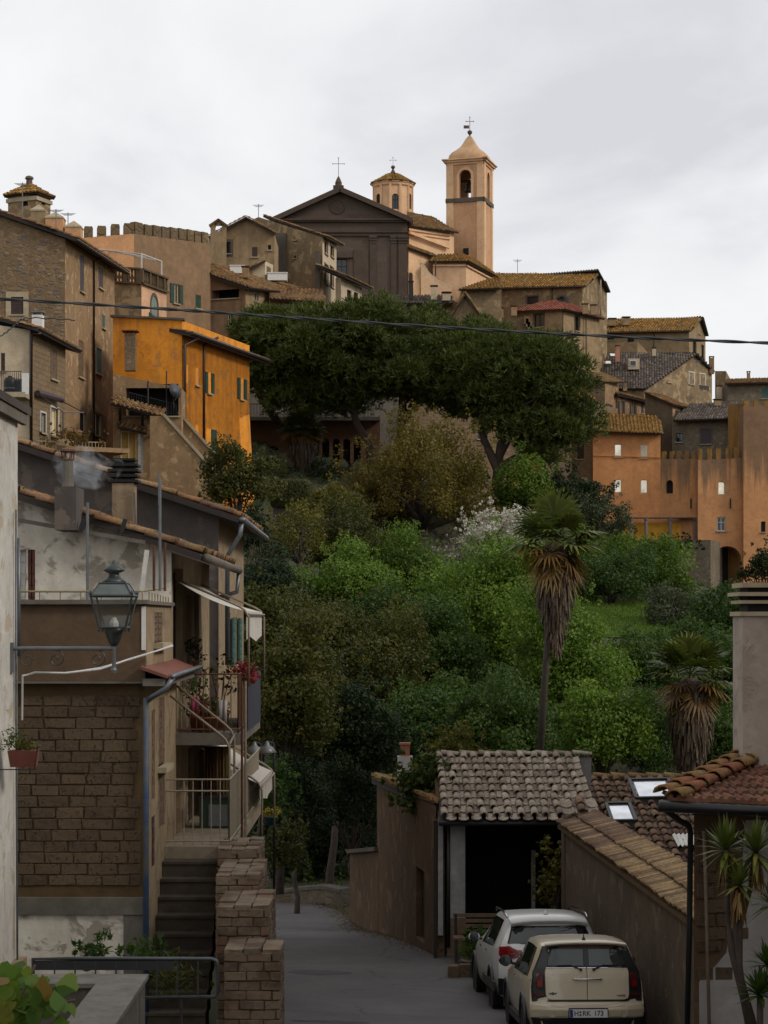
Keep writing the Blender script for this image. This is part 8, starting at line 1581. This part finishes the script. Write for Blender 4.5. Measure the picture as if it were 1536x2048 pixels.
for sg in (-1, 1):
    lp = c.patch('tail_light', [(sg*x, z) for x, z in [(.36, .97), (.62, .93), (.80, .90), (.84, .98), (.83, 1.10), (.68, 1.12), (.56, 1.06), (.38, 1.05)]], .02, REDL); c.patch('lamp_strip', [(sg*x, z) for x, z in [(.40, .995), (.78, .955), (.80, .985), (.42, 1.02)]], .026, REDD, lp)
    MB().tube([V(sg*.66, .55, 1.555), V(sg*.665, .75, 1.60), V(sg*.66, 1.5, 1.63), V(sg*.645, 2.3, 1.61), V(sg*.62, 2.55, 1.545)], .018, 6).build('roof_rail', CHROME, T_, True)
    MB().obox(V(sg*.93, 1.0, .48), V(.015, 0, 0), V(0, .9, 0), V(0, 0, .07)).build('sill_cladding', BLKP, T_)
    for y in (1.45, 2.35): MB().tube([V(sg*.915, y, .95), V(sg*.915, y+.16, .955)], .014, 6).build('side_handle', CHROME, T_)
c.patch('lower_bumper', [(-.84, .32), (.84, .32), (.86, .60), (-.86, .60)], .012, BLKP); c.patch('number_plate', rrect(-.26, .26, .74, .85, .01), .015, simple('plate_white', (.62, .62, .60), .4))
m = MB()
for k in range(13): x = -.63+1.26*k/12; e_ = .05*abs(x/.63)**3; m.v += [(x, .33+e_, 1.455-e_), (x, .24+e_, 1.515-e_), (x, .6, 1.583-e_)]
for k in range(12): m.f += [(3*k, 3*k+3, 3*k+4, 3*k+1), (3*k+1, 3*k+4, 3*k+5, 3*k+2)]
m.build('roof_spoiler', WHT, T_, True); MB().lathe(V(0, .75, 1.59), [(.04, 0), (.03, .03), (.005, .07)], 8).build('aerial', WHT, T_)
for x in (-.87, .87):
    for y in (.85, 3.55): c.wheel(x*1.02, y, .34, .22); c.arch(x*1.045, y, .34)
c.mirror(.90, 2.75, 1.08, WHT); pitch = math.atan((gz(2.7, 36.5)-gz(2.7, 32.3))/4.2); T_.location = (2.72, 32.2, gz(2.7, 32.3)-.05); T_.rotation_euler = (pitch, 0, R(3))
# ---------------------------------------------------------------- cables, lamps, added shading houses
def cable(label, pts, r, strands=2, cat='cable', name='overhead_cable', mat=None):
    t = thing(name, label, cat, pts[0]); pts = [Vector(p) for p in pts]; n = 160; tot = len(pts)-1; sm_ = []
    for k in range(n+1):
        f = k/n*tot; i = min(int(f), tot-1); p0, p1, p2, p3 = pts[max(i-1, 0)], pts[i], pts[i+1], pts[min(i+2, tot)]; u = f-i
        sm_.append(.5*((2*p1)+(p2-p0)*u+(2*p0-5*p1+4*p2-p3)*u*u+(3*p1-p0-3*p2+p3)*u**3))
    for s in range(strands): MB().tube([p+V(0, math.cos(k*.55+s*math.pi)*r*.8, math.sin(k*.55+s*math.pi)*r*.8) for k, p in enumerate(sm_)], r, 6).build('strand', mat or simple('cable_grey', (.035, .037, .04), .5), t, True)
    return t
cable('twisted dark cable crossing the whole view against the town', [P(x, y, 16) for x, y in ((-250, 588), (0, 598), (300, 616), (480, 628), (700, 643), (980, 660), (1250, 674), (1536, 686), (1800, 694))], .0085)
cable('thin slack cable in front of the low brown house', [P(x, y, 60) for x, y in ((-60, 690), (0, 672), (30, 650), (55, 636), (150, 640))], .02, 1)
for px, lb in ((534, 'grey conical street lamp on the bank beyond the stairs'), (509, 'second grey conical street lamp partly behind the balcony post')):
    Yl = 42 if px > 520 else 44; t = thing('street_lamp', lb, 'street lamp', (PX(px, Yl), Yl, gz(-2.6, Yl)), 'conical street lamps'); c = P(px, 1506, Yl)
    MB().lathe(c, [(.19, 0), (.2, .015), (.12, .13), (.07, .15), (.05, .2), (.02, .25)], 14).build('hood', M_ZINC, t, True); MB().lathe(c-V(0, 0, .03), [(.06, 0), (.14, .03)], 10).build('lens', M_FRAME, t)
    MB().tube([c+V(0, 0, .18), c+V(.0, .05, .24), c+V(.12, .1, .2), c+V(.14, .12, -.3), V(c.x+.14, c.y+.12, gz(-2.6, Yl)-.2)], .025, 6).build('post', M_IRON, t, True)
# television aerials and flagpoles on the skyline
AER = 0
for px, py0, py1, Y, lb in ((45, 365, 455, 118, 'tall television aerial mast by the dovecote turret'), (112, 418, 455, 124, 'thin aerial beside the peach parapet'), (136, 425, 465, 126, 'bare pole beside the peach parapet'), (1035, 518, 545, 214, 'small aerial on the long house ridge'), (517, 408, 436, 170, 'thin aerial rod on the tall grey house'), (1395, 720, 735, 200, 'little aerial on the rubble house'), (745, 585, 604, 160, 'bent aerial pole above the pine crown')):
    t = thing('aerial', lb, 'aerial', P(px, py1, Y)); MB().tube([P(px, py1, Y), P(px, py0, Y)], .03, 5).build('mast', M_ZINC, t); m = MB()
    for k in range(4): c = P(px, py0+2+k*1.2, Y); w_ = .5-.08*k; m.tube([c-V(w_, 0, 0), c+V(w_, 0, 0)], .012, 4)
    m.build('rods', M_ZINC, t)
# creeper on the small terrace, ivy
T('creeper', 'orange-tinged creeper on the terrace railing below the stone house', 140, 880, 103, 72, 26, lm('autumn_creeper', (.06, .05, .012), (.12, .085, .02), (.22, .11, .03), trans=.3), 4.5, cat='vine', nl=30, trunk=False, dens=.5, depth=.25)
# unseen houses added at the right to keep the low light off the street
NB = [('added_shade_house', 'unseen tall plain house added on the right to shade the street', 11.5, -6, 20, 26, 7.5), ('added_shade_house', 'second unseen tall house added farther along on the right to shade the street', 11.8, 26.5, 20, 55, 6.)]
for nm, lb, x0, y0, x1, y1, hz in NB:
    zb_ = min(gz(x0, y0), gz(x1, y1))-1; t = thing(nm, lb, 'house', ((x0+x1)/2, (y0+y1)/2, zb_), 'unseen houses added for shade'); MB().box(x0, y0, zb_, x1, y1, ZC+hz).build('wall', PL_DIRTY, t)
    xm = (x0+x1)/2; m = MB(); m.prism([V(x0-.5, y0-.5, ZC+hz-.1), V(x1+.5, y0-.5, ZC+hz-.1), V(xm, y0-.5, ZC+hz+2.2)], V(0, y1-y0+1, 0)); m.build('roof', M_TILER, t)
    for k in range(int((y1-y0)/3.2)):
        for zq in (0, 3.1, 6.2):
            y = y0+1.6+k*3.2; w_ = MB().box(x0-.03, y-.45, zb_+2+zq, x0-.002, y+.45, zb_+3.5+zq).build('window', M_CREAM, t); MB().box(x0-.05, y-.38, zb_+2.08+zq, x0-.032, y+.38, zb_+3.42+zq).build('pane', M_GLASS, w_)
